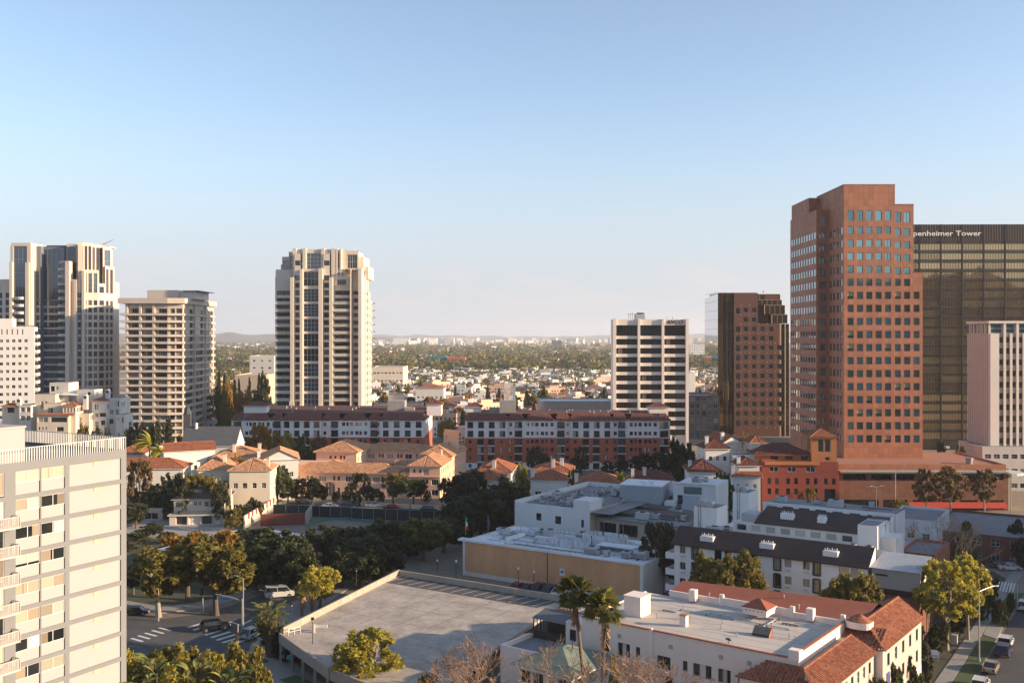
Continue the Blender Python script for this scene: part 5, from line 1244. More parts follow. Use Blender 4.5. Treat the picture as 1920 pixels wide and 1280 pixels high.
# garden wall with brick piers up the slope, white retaining wall
b = thing('garden_wall', 'cream garden wall with brick piers and white panels beside the vacant lot', 'wall')
p0, p1 = Vector(G(458, 992)), Vector(G(512, 958)); n_ = 8
for i in range(n_):
    a, c = p0.lerp(p1, i / n_), p0.lerp(p1, (i + .82) / n_); z0 = 2.2
    mb = MB(); d = (c - a).normalized(); q = Vector((-d.y, d.x)) * .12
    mb.prism([tuple(a - q), tuple(c - q), tuple(c + q), tuple(a + q)], z0, z0 + 1.2, WHITE); mb.build('panel', b)
    mb = MB(); mb.box(c.x, c.x + .45, c.y, c.y + .45, z0, z0 + 1.5, BRICK); mb.build('pier', b)
mb = MB(); d = (p1 - p0).normalized(); q = Vector((-d.y, d.x)) * .2; mb.prism([tuple(p0 - q), tuple(p1 - q), tuple(p1 + q), tuple(p0 + q)], 0, 2.2, CREAM); mb.build('base', b)

# ---- grey slate church behind
b = Bld('church', 'grey slate roofed church with pointed windows and a dark spire', 'church', (XX(340, 322), 322), 2.0)
SL = mat('slate_roof', (.075, .078, .09), .8, .2, .5, 5, .2)
ez = ZZ(836, 322); W1 = XX(440, 322) - XX(340, 322)
wall(b.part('wall'), (0, 0), (W1, 0), 0, ez, [], .2, WHITE)
for x in (9.2, 10.8):
    m_ = MB(); pts = [(0, 0), (.9, 0), (.9, 2.0), (.75, 2.5), (.45, 2.9), (.15, 2.5), (0, 2.0)]; m_.poly([(p[0], -.03, p[1]) for p in pts], GD)
    link('window', m_.mesh('window'), b.t, (x - 2.2, 0, ez - 4.0))
hip_roof(b.part('roof'), 0, W1, 0, 13, ez, 5.8, SL, .4, (0, 0), WHITE, tiles=False)
b.part('wall').box(.02, W1, .02, 13, 0, ez - .2, WHITE)
sp_ = b.part('spire'); cx_ = XX(357, 340) - XX(340, 322); sp_.box(cx_ - 1.2, cx_ + 1.2, 16, 18.4, 0, ZZ(775, 340), SL); sp_.tube((cx_, 17.2, ZZ(775, 340)), (cx_, 17.2, ZZ(757, 340)), 1.5, .02, SL, 8)
b.part('roof_vent').tube((W1 * .18, 6, ez + 4), (W1 * .18, 6, ez + 7), .6, .5, WHITE, 8)
b.done()

# ---- cream Mediterranean condominiums, upper storeys above the trees (left)
md = 'cream Mediterranean condominium wings'
b = Bld('condominium', 'cream Mediterranean condominium with arched windows, red tile caps and chimneys', 'condominium', (XX(-10, 340), 340), 0)
s_ = F / 340; mx_ = lambda zx: (zx / 5.567 + 10) / s_; mz_ = lambda zy: ZZ(590 + zy / 5.567, 340)
W_ = b.part('wall'); AR = [(GD, FRM_D, 1, 1, .05)]
def blk(x0, x1, v0, v1, ztop, hs=(), side=(), m=CREAM, bot=1300):
    b.facade((mx_(x0), v0), (mx_(x1), v0), 0, mz_(ztop), [(mx_(a) - mx_(x0), mx_(c) - mx_(x0), mz_(e), mz_(d)) for a, c, d, e in hs], m, .3, [(GD, FRM_D, 2, 1, .06), (GCU, FRM_W, 2, 2, .05)])
    b.facade((mx_(x1), v0), (mx_(x1), v1), 0, mz_(ztop), [(a, a + .9, mz_(e), mz_(d)) for a, d, e in side], m, .3, [(GD, FRM_D, 1, 1, .06)])
    W_.poly([(mx_(x0), v1, 0), (mx_(x0), v0, 0), (mx_(x0), v0, mz_(ztop)), (mx_(x0), v1, mz_(ztop))], m)
    b.part('roof').poly([(mx_(x0), v0, mz_(ztop)), (mx_(x1), v0, mz_(ztop)), (mx_(x1), v1, mz_(ztop)), (mx_(x0), v1, mz_(ztop))], ROOFG)
blk(-40, 160, 4, 14, 960, [(15, 90, 975, 1030)]); blk(160, 285, 2.5, 14, 950, [(175, 220, 970, 1020), (235, 280, 970, 1020), (175, 220, 1060, 1110), (235, 280, 1060, 1110)], m=OFFW)
blk(275, 495, 6, 14, 840, [(338, 368, 915, 990), (378, 408, 915, 990)]); blk(375, 580, 10, 18, 722, [(385, 430, 760, 815), (445, 470, 760, 800)], m=OFFW); blk(412, 600, 3, 10, 930, [(458, 480, 975, 1030), (485, 508, 975, 1030)])
blk(385, 715, 0, 10, 1048, [(395, 500, 1068, 1120), (530, 700, 1068, 1120), (400, 420, 1170, 1200), (435, 455, 1170, 1200), (470, 490, 1170, 1200), (590, 665, 1170, 1215)])
blk(632, 770, 1.5, 9, 955, [(645, 665, 975, 1020), (678, 698, 975, 1020), (711, 731, 975, 1020), (744, 764, 975, 1020)], [(1 + 1.3 * i, 975, 1020) for i in range(5)])
blk(715, 880, 4, 11, 1040, [(730, 765, 1070, 1115)] , [(1 + 1.3 * i, 1060, 1110) for i in range(4)])
blk(680, 870, 9, 16, 795, [(795, 830, 822, 850)], m=OFFW)
blk(870, 1020, 7, 14, 910, [(900, 915, 945, 1005), (922, 938, 945, 1005), (900, 940, 1045, 1085), (950, 1020, 1040, 1080), (900, 940, 1130, 1190), (965, 1010, 1120, 1170)], [(1, 950, 1000)], m=OFFW)
blk(1020, 1150, 9, 18, 885, [(1095, 1108, 915, 975), (1118, 1132, 915, 975), (1030, 1075, 1010, 1060), (1095, 1130, 1010, 1065), (1030, 1075, 1110, 1160)], [(1, 930, 980), (3, 930, 980)], m=OFFW)
blk(1140, 1225, 6, 14, 1055, [(1155, 1170, 1085, 1120), (1200, 1215, 1085, 1140)], m=OFFW)
for (x0, x1, v0, v1, z) in ((-40, 120, 3.6, 9, 962), (632, 770, 1.5, 9, 955), (870, 1020, 7, 12, 912)): hip_roof(b.part('tile_cap'), mx_(x0), mx_(x1), v0, v1, mz_(z), 1.1, TILE, .35, (1, 1), CREAM)
tile_plane(b.part('tile_cap'), [(mx_(385), -.4, mz_(1050)), (mx_(770), -.4, mz_(1050)), (mx_(770), 1.4, mz_(1030)), (mx_(385), 1.4, mz_(1030))], TILE)
for (c, v, z0, z1) in ((140, 3.5, 960, 875), (822, 5, 1000, 840), (995, 10, 900, 790)):
    ch = b.part('chimney'); ch.box(mx_(c - 20), mx_(c + 20), v, v + 1.2, mz_(z0), mz_(z1 + 20), WHITE)
    ch.tube((mx_(c), v, mz_(z1 + 22)), (mx_(c), v + 1.2, mz_(z1 + 22)), (mx_(c + 20) - mx_(c)) , (mx_(c + 20) - mx_(c)), WHITE, 12)
    ch.box(mx_(c - 9), mx_(c + 9), v - .05, v - .01, mz_(z1 + 45), mz_(z1 + 15), DARK)
ck = b.part('terrace_canopy'); ck.poly([(mx_(500), 8, mz_(850)), (mx_(715), 8, mz_(855)), (mx_(640), 12, mz_(800)), (mx_(540), 12, mz_(810))], WHITE)
b.done()
# ================================================================== near buildings
class Fr:
    """measuring a wall plane: photo column -> metres along it, photo row -> height"""
    def __init__(s, o, deg): s.o = o; s.deg = deg; s.d = (math.cos(R(deg)), math.sin(R(deg)))
    def s(s, px, v=0.0):
        o = (s.o[0] - s.d[1] * v, s.o[1] + s.d[0] * v); k = (px - CX) / F; return (k * o[1] - o[0]) / (s.d[0] - k * s.d[1])
    def z(s, px, py, v=0.0):
        t = s.s(px, v); Y = s.o[1] + s.d[0] * v + s.d[1] * t; return H - (py - CY) / F * Y
def rooftop_unit(seed, w_=1.8, d_=1.4, h_=1.2):
    r = random.Random(seed); o = MB(); o.box(0, w_, 0, d_, .15, h_, GREYP); o.box(.1, w_ - .1, .1, d_ - .1, 0, .15, DARK)
    o.tube((w_ * .5, d_ * .5, h_), (w_ * .5, d_ * .5, h_ + .18), min(w_, d_) * .36, min(w_, d_) * .36, DARK, 10)
    for i in range(4): o.box(.08, w_ - .08, -.02, 0, .3 + i * .2, .38 + i * .2, DARK)
    o.box(w_, w_ + .5, d_ * .3, d_ * .7, .2, .6, STEEL)
    return o.mesh('rooftop_unit')
RU = [rooftop_unit(1), rooftop_unit(2, 1.1, 1.0, .9), rooftop_unit(3, 2.6, 1.6, 1.5), rooftop_unit(4, .9, .9, 1.3)]
pv_ = MB(); pv_.tube((0, 0, 0), (0, 0, .6), .09, .09, STEEL, 6); pv_.tube((0, 0, .6), (0, 0, .75), .17, .05, STEEL, 6); PV = pv_.mesh('vent_pipe')
def units(b, spots, z, seed=1):
    r = random.Random(seed)
    for (x, y) in spots: link('rooftop_unit', r.choice(RU), b.t, (x, y, z), r.choice((0, math.pi / 2, math.pi)) + r.uniform(-.05, .05))
def conduits(b, x0, x1, y0, y1, z, n, seed=5):
    """pipe runs on sleepers across a flat roof"""
    r = random.Random(seed); o = MB()
    for i in range(n):
        if r.random() < .5: y = r.uniform(y0, y1); a, c = sorted((r.uniform(x0, x1), r.uniform(x0, x1))); o.tube((a, y, z + .18), (c, y, z + .18), .07, .07, r.choice((STEEL, DARK, GREYP)), 5); [o.box(a + (c - a) * k / 4, a + (c - a) * k / 4 + .1, y - .2, y + .2, z, z + .12, DARK) for k in range(5)]
        else: x = r.uniform(x0, x1); a, c = sorted((r.uniform(y0, y1), r.uniform(y0, y1))); o.tube((x, a, z + .18), (x, c, z + .18), .07, .07, r.choice((STEEL, DARK, GREYP)), 5); [o.box(x - .2, x + .2, a + (c - a) * k / 4, a + (c - a) * k / 4 + .1, z, z + .12, DARK) for k in range(5)]
    o.build('roof_pipes', b.t, kind='stuff')
def pipes(b, x0, x1, y0, y1, z, n, seed=2):
    r = random.Random(seed)
    for i in range(n): link('vent_pipe', PV, b.t, (r.uniform(x0, x1), r.uniform(y0, y1), z), 0, scale=(1, 1, r.uniform(.6, 1.4)))

# ---- roof-level parking deck
DK = mat('deck_concrete', (.37, .315, .265), .92, .42, .22, 1.6, .4)
def weathered(m_, scale=.35, lo=.50, hi=.56, c=(.36, .34, .32), c2=(.07, .068, .07)):
    """pale scrape marks and dark oil blots laid over a worn concrete slab"""
    n = m_.node_tree; bs = n.nodes['Principled BSDF']; src = bs.inputs['Base Color'].links[0].from_socket
    t = n.nodes.new('ShaderNodeTexCoord'); mp_ = n.nodes.new('ShaderNodeMapping'); mp_.inputs['Rotation'].default_value = (0, 0, .5); mp_.inputs['Scale'].default_value = (1, 2.4, 1); n.links.new(t.outputs['Object'], mp_.inputs[0])
    for k, (sc_, a, b_, cc, f_) in enumerate(((scale * 3, .56, .66, c, .55), (scale, .60, .72, c2, .7), (scale * 9, .62, .70, c2, .5))):
        z = n.nodes.new('ShaderNodeTexNoise'); z.inputs['Scale'].default_value = sc_; z.inputs['Detail'].default_value = 8; z.inputs['Roughness'].default_value = .68; n.links.new(mp_.outputs[0], z.inputs['Vector'])
        mr = n.nodes.new('ShaderNodeMapRange'); mr.inputs[1].default_value = a; mr.inputs[2].default_value = b_; mr.inputs[4].default_value = f_; n.links.new(z.outputs['Fac'], mr.inputs[0])
        mx = n.nodes.new('ShaderNodeMixRGB'); mx.inputs['Color2'].default_value = c[:3] + (1,) if cc is c else c2 + (1,); n.links.new(mr.outputs[0], mx.inputs['Fac']); n.links.new(src, mx.inputs['Color1']); src = mx.outputs[0]
    n.links.new(src, bs.inputs['Base Color'])
weathered(DK, .42, c=(.42, .39, .36), c2=(.055, .053, .056));  weathered(ROOFW, .12, c=(.78, .78, .78), c2=(.36, .37, .39)); weathered(ROOFG, .2, c=(.30, .30, .30), c2=(.09, .09, .095)); weathered(ROOFT, .16, c=(.56, .50, .44), c2=(.27, .24, .21)); weathered(ASPH, .2, c=(.10, .10, .10), c2=(.028, .028, .03)); weathered(ASPH2, .2, c=(.13, .125, .12), c2=(.035, .035, .037)); weathered(WALK, .3, c=(.36, .34, .31), c2=(.15, .14, .13))
DPAR = mat('deck_parapet', (.36, .31, .25), .9, .16, .5, 6, .2)
b = Bld('parking_deck', 'empty rooftop parking deck with low concrete parapet and faded bay lines', 'parking deck', (0, 0), 0)
Lc, Bc, Rc, R2, S3, T3 = (-34.2, 146.7), (-20.9, 184.2), (8.9, 165.6), (-2.3, 140.9), (-10.5, 118), (-24.0, 131.0)
pl_ = [Lc, T3, S3, R2, Rc, Bc]
b.part('deck').prism(pl_, 3.5, 4.0, DK, DK, True)
def parap(p, q, z0, z1, th=.28, m=DPAR, name='parapet'):
    p = Vector(p); q = Vector(q); d = (q - p).normalized(); n = Vector((-d.y, d.x)) * th / 2
    o = MB(); o.prism([tuple(p - n), tuple(q - n), tuple(q + n), tuple(p + n)][::1], z0, z1, m, bottom=True); return o.build(name, b.t)
Lv, Bv, Rv, Tv = map(Vector, (Lc, Bc, Rc, T3))
parap(Lv.lerp(Bv, .02), Bv, 2.6, 5.05); parap(Bv + Vector((.15, -.3)), Rv, 2.6, 5.0); parap(Lv, Tv, 3.0, 4.5, .35)
parap(Tv + Vector((.2, -.25)), S3, 3.0, 4.5, .3)
# bay lines along the far parapet and the dark oil-stained strip
d = (Rv - Bv).normalized(); n = Vector((d.y, -d.x))
if n.y > 0: n = -n
strip = MB(); q = [Bv + d * 1.0 + n * .3, Bv + d * 34 + n * .3, Bv + d * 33 + n * 5.6, Bv + d * 1.5 + n * 5.6]
strip.poly([tuple(p) + (4.004,) for p in (q if True else q[::-1])], mat('stained_deck', (.07, .066, .066), .9, .35, .3, 2.5, .2)); strip.build('stained_strip', b.t)
skew = (n + d * -.25).normalized()
for i in range(14):
    p = Bv + d * (2.3 + 2.35 * i) + n * .5; bar(p, p + skew * 4.6, .13, 4.010, PAINT, b.t, 'bay_line')
# slab joints and a few tar-filled cracks
JNT = mat('tar_joint', (.05, .048, .046), .9, 0)
for i in range(6): p = Bv + d * (4 + 5.2 * i) + n * 6.2; bar(p, p + n * (30 - 3.2 * i), .07, 4.005, JNT, b.t, 'slab_joint')
for i in range(4): p = Bv + d * 2.5 + n * (10 + 7 * i); bar(p, p + d * (30 - 3 * i), .07, 4.0065, JNT, b.t, 'slab_joint')
# number plates on the parapets
pm = MB(); pm.box(-.28, .28, -.02, .02, 0, .42, mat('number_plate', (.55, .50, .46), .8, .1, 3, 9)); pm.box(-.14, .14, -.03, -.02, .1, .32, mat('number_red', (.42, .16, .10), .8, 0)); PMm = pm.mesh('number_plate')
for i in range(15): p = Bv + d * (2.0 + 2.35 * i) + n * .17; link('number_plate', PMm, b.t, (p.x, p.y, 4.4), math.atan2(d.y, d.x))
d2 = (Bv - Lv).normalized(); n2 = Vector((d2.y, -d2.x))
for i in range(13): p = Lv + d2 * (6 + 2.5 * i) + n2 * .17; link('number_plate', PMm, b.t, (p.x, p.y, 4.4), math.atan2(-d2.y, -d2.x) + math.pi)
# lower level: columns, ramp wall, dark sheet standing in for the unlit void behind
lw = b.part('lower_wall'); dd = (Tv - Lv).normalized()
for i in range(5): p = Lv + dd * (.5 + 4.4 * i); lw.box(p.x - .2, p.x + .2, p.y - .2, p.y + .2, 0, 3.5, CONC)
pq = Lv.lerp(Bv, .5)
lw.prism([tuple(Lv + Vector((.4, .4))), tuple(Bv), tuple(Bv + Vector((.3, -.3))), tuple(Lv + Vector((.8, .2)))], 0, 3.4, CONC)
lw.prism([(-22, 140), (-4, 140), (-4, 141), (-22, 141)], 0, 3.4, DARK)
hr_ = b.part('handrail')
p = Lv + Vector((1.2, .2))
for i in range(2): hr_.tube((p.x, p.y, 4.5 + .45 * i), (p.x + 1.5, p.y + 1.3, 4.5 + .45 * i), .05, .05, FRM_W)
for i in range(3): hr_.tube((p.x + .75 * i, p.y + .65 * i, 4), (p.x + .75 * i, p.y + .65 * i, 5.0), .05, .05, FRM_W)
hr_.box(p.x + 3.2, p.x + 3.6, p.y + 1.4, p.y + 1.8, 4, 5.2, OFFW); hr_.box(p.x + 3.6, p.x + 5.4, p.y + 1.9, p.y + 2.2, 4.6, 5.0, OFFW)
b.done()

# ---- tan walled restaurant with white roof
b = Bld('restaurant', 'long windowless tan walled building with cluttered white roof behind the parking deck', 'building', (-9.9, 201.3), -33.0)
TAN = mat('tan_plaster', (.60, .315, .16), .9, .2, .25, 3, .1, streak=True)
W_ = b.part('wall'); WL = 40.0; DL = 19.0; ZT = 7.0
wall(W_, (.5, 0), (WL - .6, 0), .9, ZT, [], .1, TAN); W_.box(.5, WL - .6, .06, .3, 0, .9, OFFW)
W_.box(0, .5, -.1, .4, 0, ZT + .2, WHITE); W_.box(WL - .6, WL, -.1, .4, 0, ZT - .1, WHITE); W_.box(0, .3, .4, DL, 0, ZT, OFFW); W_.box(WL - .3, WL, .4, DL, 0, ZT, OFFW); W_.box(0, WL, DL, DL + .3, 0, ZT, OFFW)
W_.box(19.8, 19.95, -.06, 0, 1, ZT, DARK)
rf = b.part('roof'); rf.poly([(0, 0, ZT - .15), (WL, 0, ZT - .15), (WL, DL, ZT - .15), (0, DL, ZT - .15)], ROOFW)
for (x0, x1, z) in ((-1.2, 9, .25), (9, 25.5, .55), (25.5, 35, .0), (35, WL + .3, .35)): rf.box(x0, x1 - .02, -.25, .25, ZT - .15, ZT + .1 + z * .4, ROOFW)
rf.box(-1.2, 9, .3, 1.4, ZT - .14, ZT + .25, ROOFW)
for i in range(9):
    y = 2 + i * 1.9; rf.box(1 + (i % 3) * 2, 24 + (i % 4) * 3, y, y + .22, ZT - .14, ZT + .1, ROOFW if i % 2 else GREYP)
SCR = mat('weathered_white_screen', (.52, .54, .57), .7, .25, 1.0, 8)
scr = b.part('equipment_screen')
for (cx_, cy_, rx_, ry_, h_) in ((21, 7, 4.2, 1.6, 1.5), (26, 12, 4.6, 2.2, 2.0)):
    n_ = 22
    for i in range(n_):
        t0, t1 = 2 * math.pi * i / n_, 2 * math.pi * (i + .8) / n_
        f_ = lambda t: (cx_ + rx_ * math.copysign(abs(math.cos(t)) ** .5, math.cos(t)), cy_ + ry_ * math.copysign(abs(math.sin(t)) ** .5, math.sin(t)))
        a, c = f_(t0), f_(t1); scr.poly([a + (ZT,), c + (ZT,), c + (ZT + h_,), a + (ZT + h_,)], SCR)
b.part('roof_monitor').box(27, 35, 6.5, 9.5, ZT - .14, ZT + 1.1, ROOFW); b.part('skylight').box(27.2, 34.8, 6.35, 6.48, ZT + .2, ZT + .9, GT)
dc = b.part('duct')
for (x0, y0, x1, y1) in ((8, 4, 8, 10), (12, 9, 18, 9), (3, 8, 3, 13)):
    dc.box(min(x0, x1) - .3, max(x0, x1) + .3, min(y0, y1) - .3, max(y0, y1) + .3, ZT, ZT + .7, ROOFW)
for (x, y) in ((6, 6), (14, 5), (10, 12)): dc.tube((x, y, ZT), (x, y, ZT + .9), .35, .35, STEEL, 8); dc.tube((x, y, ZT + .9), (x + .8, y + .1, ZT + 1.1), .35, .3, STEEL, 8)
units(b, [(29.5, 3), (31.5, 2.6), (33.8, 3.4), (36, 4), (37, 8), (35.6, 11), (30, 14), (18.4, 13.5), (14, 14), (22.5, 10), (5, 10), (9, 14.5), (26.4, 2.6), (33, 15)], ZT - .14, 4); pipes(b, 1, WL - 1, 1, DL - 1, ZT - .14, 26); conduits(b, 1, WL - 1, 1, DL - 1, ZT - .14, 16)
b.done()
# hanging sign on the tan wall
fr_ = Fr((-9.9, 201.3), -33)
t = thing('parking_sign', 'small white parking sign on a pole before the tan wall', 'sign', G(1054, 1110))
mb = MB(); mb.tube((0, 0, 0), (0, 0, 4.6), .05, .05, DARK); mb.build('pole', t); mb = MB(); mb.box(-.45, .45, -.08, -.02, 3.2, 4.5, FRM_W); sb = mb.build('board', t)
mb = MB(); mb.box(-.3, .3, -.1, -.08, 3.6, 4.2, mat('sign_blue', (.08, .18, .40), .6, 0)); mb.build('blue_panel', sb)

# ---- grey-white flat roofed apartment complex behind
u_ = (math.cos(R(-33)), math.sin(R(-33))); v_ = (-u_[1], u_[0])
def at(o, u, v): return (o[0] + u_[0] * u + v_[0] * v, o[1] + u_[1] * u + v_[1] * v)
D0 = (.6, 221)
BLW = mat('cool_white_plaster', (.62, .62, .62), .85, .08, .3, 5, .1, streak=True)
b = Bld('flat_block', 'pale grey flat roofed block with parapet and three small windows behind the white roof', 'apartment block', D0, -33)
W_ = b.part('wall')
b.facade((0, 0), (18.9, 0), 0, 11.2, [(5.6, 6.9, 8.0, 9.6), (10.4, 11.9, 7.7, 9.4), (16.8, 17.5, 7.6, 9.2)], BLW, .2, [(GD, FRM_D, 2, 1, .06)]); b.facade((18.9, 0), (18.9, 30), 0, 11.2, [], BEIGE)
W_.box(14.9, 18.88, .01, 5.5, 11.2, 13.3, BLW); W_.box(0, .3, .02, 34, 0, 11.9, BLW); W_.box(0, 24, 33.7, 34, 0, 11.9, BLW)
b.part('roof').poly([(0, .2, 10.9), (24, .2, 10.9), (24, 34, 10.9), (0, 34, 10.9)], ROOFG); W_.box(0.31, 14.89, .0, .25, 11.2, 11.5, BLW)
b.part('balcony').box(-1.2, -.01, 2, 5, 7.4, 8.4, BLW)
units(b, [(5, 4), (7.5, 5), (9.5, 3.5), (12, 6), (6, 9), (9, 10), (13, 9), (16, 12), (7, 15), (11, 18), (17, 18), (14, 22), (8, 24), (17, 27)], 10.9, 8); pipes(b, 2, 18, 2, 30, 10.9, 26, 3); conduits(b, 1, 18, 1.5, 32, 10.9, 18, 8); units(b, [(3, 7), (4, 12), (15, 8), (18, 15), (12, 14), (5, 19), (18, 23), (10, 28)], 10.9, 21)
b.done()
b = Bld('balcony_block', 'beige block with recessed balconies and slatted roof frames beside the pale flat block', 'apartment block', at(D0, 19.0, 3.0), -33)
BB_ = mat('beige_stucco', (.42, .345, .28), .9, .1, .3, 5)
lg = [(.6, 4.6, 6.2, 8.6), (5.2, 9.6, 6.2, 8.6), (.6, 4.6, 3.2, 5.6), (5.2, 9.6, 3.2, 5.6)]
wall(b.part('wall'), (0, 0), (20, 0), 0, 9.4, lg + [(13.6, 15.6, 6.6, 8.0), (11.0, 11.8, 5.6, 6.6)], .25, BB_)
for h in lg:
    b.part('wall').box(h[0], h[1], 1.8, 1.9, h[2], h[3], BB_); b.add_win((0, 0), (20, 0), (h[0] + .4, h[1] - .6, h[2] + .1, h[3] - .3), (GD, FRM_D, 3, 1, .08), 1.75)
    link('balcony', rail_mesh(h[1] - h[0], .95, .02, False), b.t, (h[0], .1, h[2]))
b.add_win((0, 0), (20, 0), (13.6, 15.6, 6.6, 8.0), (GD, FRM_W, 2, 1, .07), .25); b.add_win((0, 0), (20, 0), (11.0, 11.8, 5.6, 6.6), (GD, FRM_D, 1, 1, .05), .25)
b.part('roof').box(-.3, 20.3, -.6, 24, 9.4, 9.65, ROOFG); b.part('wall').box(19.8, 20, .3, 24, 0, 9.39, BB_)
jm = MB(); jm.box(0, .14, 0, 5.5, 0, .3, mat('weathered_timber', (.16, .14, .125), .9, .2, 1, 6)); JM = jm.mesh('roof_joist')
for (x0, y0, n_) in ((1, 3, 14), (12, 5, 12), (2, 12, 16)):
    for i in range(n_): link('roof_joist', JM, b.t, (x0 + .55 * i, y0, 10.3))
    for yy in (.2, 5.0):
        fp_ = b.part('joist_beam'); fp_.box(x0, x0 + .55 * n_, y0 + yy, y0 + yy + .15, 10.1, 10.29, MATS['weathered_timber'])
        for x in (x0, x0 + .27 * n_, x0 + .55 * n_ - .15): fp_.box(x, x + .14, y0 + yy, y0 + yy + .14, 9.65, 10.1, MATS['weathered_timber'])
units(b, [(11, 3), (12.6, 3.2), (14, 13), (17, 12), (16, 16), (10, 19), (18, 5)], 9.65, 5); conduits(b, 1, 19, 1, 22, 9.65, 12, 3); pipes(b, 1, 19, 1, 22, 9.65, 14, 12)
b.done()
GBK = mat('blue_grey_render', (.30, .33, .37), .85, .1, .3, 5, .1)
b = Bld('plant_block', 'blank blue grey rooftop block with white roof above the slatted frames', 'block', (XX(1162, 226), 226), -20)
W1 = 9.6; z0, z1 = 0, ZZ(909, 226)
b.part('wall').box(0, W1, 0, 9, z0, z1, GBK); b.part('roof').box(-.1, W1 + .1, -.1, 9.1, z1, z1 + .25, ROOFW); pipes(b, 1, 8, 1, 8, z1 + .25, 5, 9); b.done()
b = Bld('flat_block', 'white flat roofed block with teal glass behind the slatted frames', 'apartment block', (XX(1262, 224), 224), -24)
WQ = 9.5; zt_ = ZZ(905, 224)
b.facade((0, 0), (WQ, 0), 0, zt_, [(1, 2.2, zt_ - 4.6, zt_ - 2.6), (6, 7, zt_ - 5.2, zt_ - 3.8)], BLW, .3, [(GD, FRM_D, 1, 1, .06)]); b.part('wall').box(0, WQ, .4, 14, 0, zt_ - .5, BLW)
b.part('roof').box(-.2, WQ + .2, -.3, .3, zt_, zt_ + .3, ROOFW); b.part('skylight').box(2.5, 6.5, -.12, .0, zt_ - 2.2, zt_ - .6, GT); b.part('stair').poly([(2.4, -2.2, zt_ - 6), (6, -2.2, zt_ - 6), (6, 0, zt_ - 2.6), (2.4, 0, zt_ - 2.6)], GBK)
b.part('ramp').box(-1.2, 1.0, -3, 0, zt_ - 6.5, zt_ - 3.8, BLW); units(b, [(3, 5), (6, 9)], zt_ - .5, 2); b.done()

# ---- white apartment house with brown mansard, three parallel wings
E0 = (28.7, 176.0); fe = Fr(E0, -34.0); ue = fe.d; WE = fe.s(1627)
b = Bld('apartment_house', 'white apartment house with brown mansard roof and rounded dark window surrounds', 'apartment house', E0, -34.0)
EW = mat('white_stucco', (.74, .72, .70), .85, .07, .3, 5, .1, streak=True)
zx_ = lambda v: v / 3.368 + 1240
cols_n = [(117, 152), (778, 822), (893, 938)]; cols_o = [(190, 236), (707, 762), (955, 1010)]; tops = [11.35, 8.5, 5.65, 2.8]
hs = []; orn = []
for z1 in tops:
    for a, c in cols_n: hs.append((fe.s(zx_(a)), fe.s(zx_(c)), z1 - 1.35, z1))
    for a, c in cols_o: orn.append((fe.s(zx_(a)) + .22, fe.s(zx_(c)) - .22, z1 - 1.9, z1 + .1))
big = [(fe.s(zx_(a)), fe.s(zx_(c)), z1 - 1.9, z1) for z1 in tops[:3] for a, c in ((335, 380), (400, 440), (505, 555), (565, 605), (1122, 1185), (1198, 1245))]
b.facade((0, 0), (WE, 0), 0, 11.8, hs + orn + big, EW, .22, [(GD, FRM_D, 2, 1, .07), (GD, FRM_A, 2, 1, .07), (GBL, FRM_A, 2, 1, .07)])
sm_ = MB(); w_ = orn[0][1] - orn[0][0]; h_ = 2.0; BK = mat('dark_brown_surround', (.035, .030, .028), .7, 0)
for (x0, x1, z0, z1) in ((-.22, 0, -.05, h_ + .1), (w_, w_ + .22, -.05, h_ + .1), (0, w_, h_, h_ + .22), (0, w_, -.25, 0)): sm_.box(x0, x1, -.14, -.002, z0, z1, BK)
for sx_ in (-1, 1):
    c = 0 if sx_ < 0 else w_; sm_.prism([(c + sx_ * .22, -.13), (c + sx_ * .22, -.01), (c, -.01), (c, -.13)], -.2, -.05, BK)
SMm = sm_.mesh('window_surround')
for h in orn: link('window_surround', SMm, b.t, (h[0], 0, h[2]))
ac = MB(); ac.box(0, .85, -.32, 0, 0, .45, EW)
for i in range(4): ac.box(.08, .77, -.34, -.32, .06 + .09 * i, .11 + .09 * i, GREYP)
ACm = ac.mesh('air_conditioner')
for h in hs: link('air_conditioner', ACm, b.t, ((h[0] + h[1]) / 2 - .42, 0, h[2] - .62))
bl = MB(); bl.box(-1.9, 0, 0, 3.6, 0, .22, EW); bl.box(-1.9, -1.75, 0, 3.6, .22, 1.1, EW); bl.box(-1.75, 0, 0, .15, .22, 1.1, EW); BLm = bl.mesh('balcony')
for z in (8.7, 5.85, 3.0): link('balcony', BLm, b.t, (0, .4, z))
b.facade((0, 13), (0, 0), 0, 11.8, [(9.6, 12, z - 2.1, z) for z in tops[:3]], EW, .25, [(GD, FRM_D, 2, 1, .08)]); b.facade((WE, 0), (WE, 13), 0, 11.8, [], EW)
rf = b.part('roof')
rf.poly([(-.5, -.5, 11.65), (WE + .3, -.5, 11.65), (WE + .3, 3.3, 14.2), (-.5, 3.3, 14.2)], BROWNR); rf.poly([(-.5, -.5, 11.6), (-.5, 3.3, 14.2), (-.5, 3.3, 11.6)], EW)
rf.poly([(-.5, -.5, 11.6), (WE + .3, -.5, 11.6), (WE + .3, 3.3, 11.6), (-.5, 3.3, 11.6)], BK); rf.box(-.5, WE + .3, -.62, -.5, 11.45, 11.75, BK)
rf.poly([(-.5, 3.3, 14.2), (WE + .3, 3.3, 14.2), (WE + .3, 3.6, 14.2), (-.5, 3.6, 14.2)], BROWNR); rf.poly([(-.5, 3.6, 14.2), (WE + .3, 3.6, 14.2), (WE + .3, 3.6, 12), (-.5, 3.6, 12)], EW); rf.poly([(WE + .3, -.5, 11.6), (WE + .3, 3.3, 14.2), (WE + .3, 3.6, 14.2), (WE + .3, 3.6, 11.6)], EW)
rf.poly([(0, 3.6, 12), (WE, 3.6, 12), (WE, 13, 12), (0, 13, 12)], ROOFG)
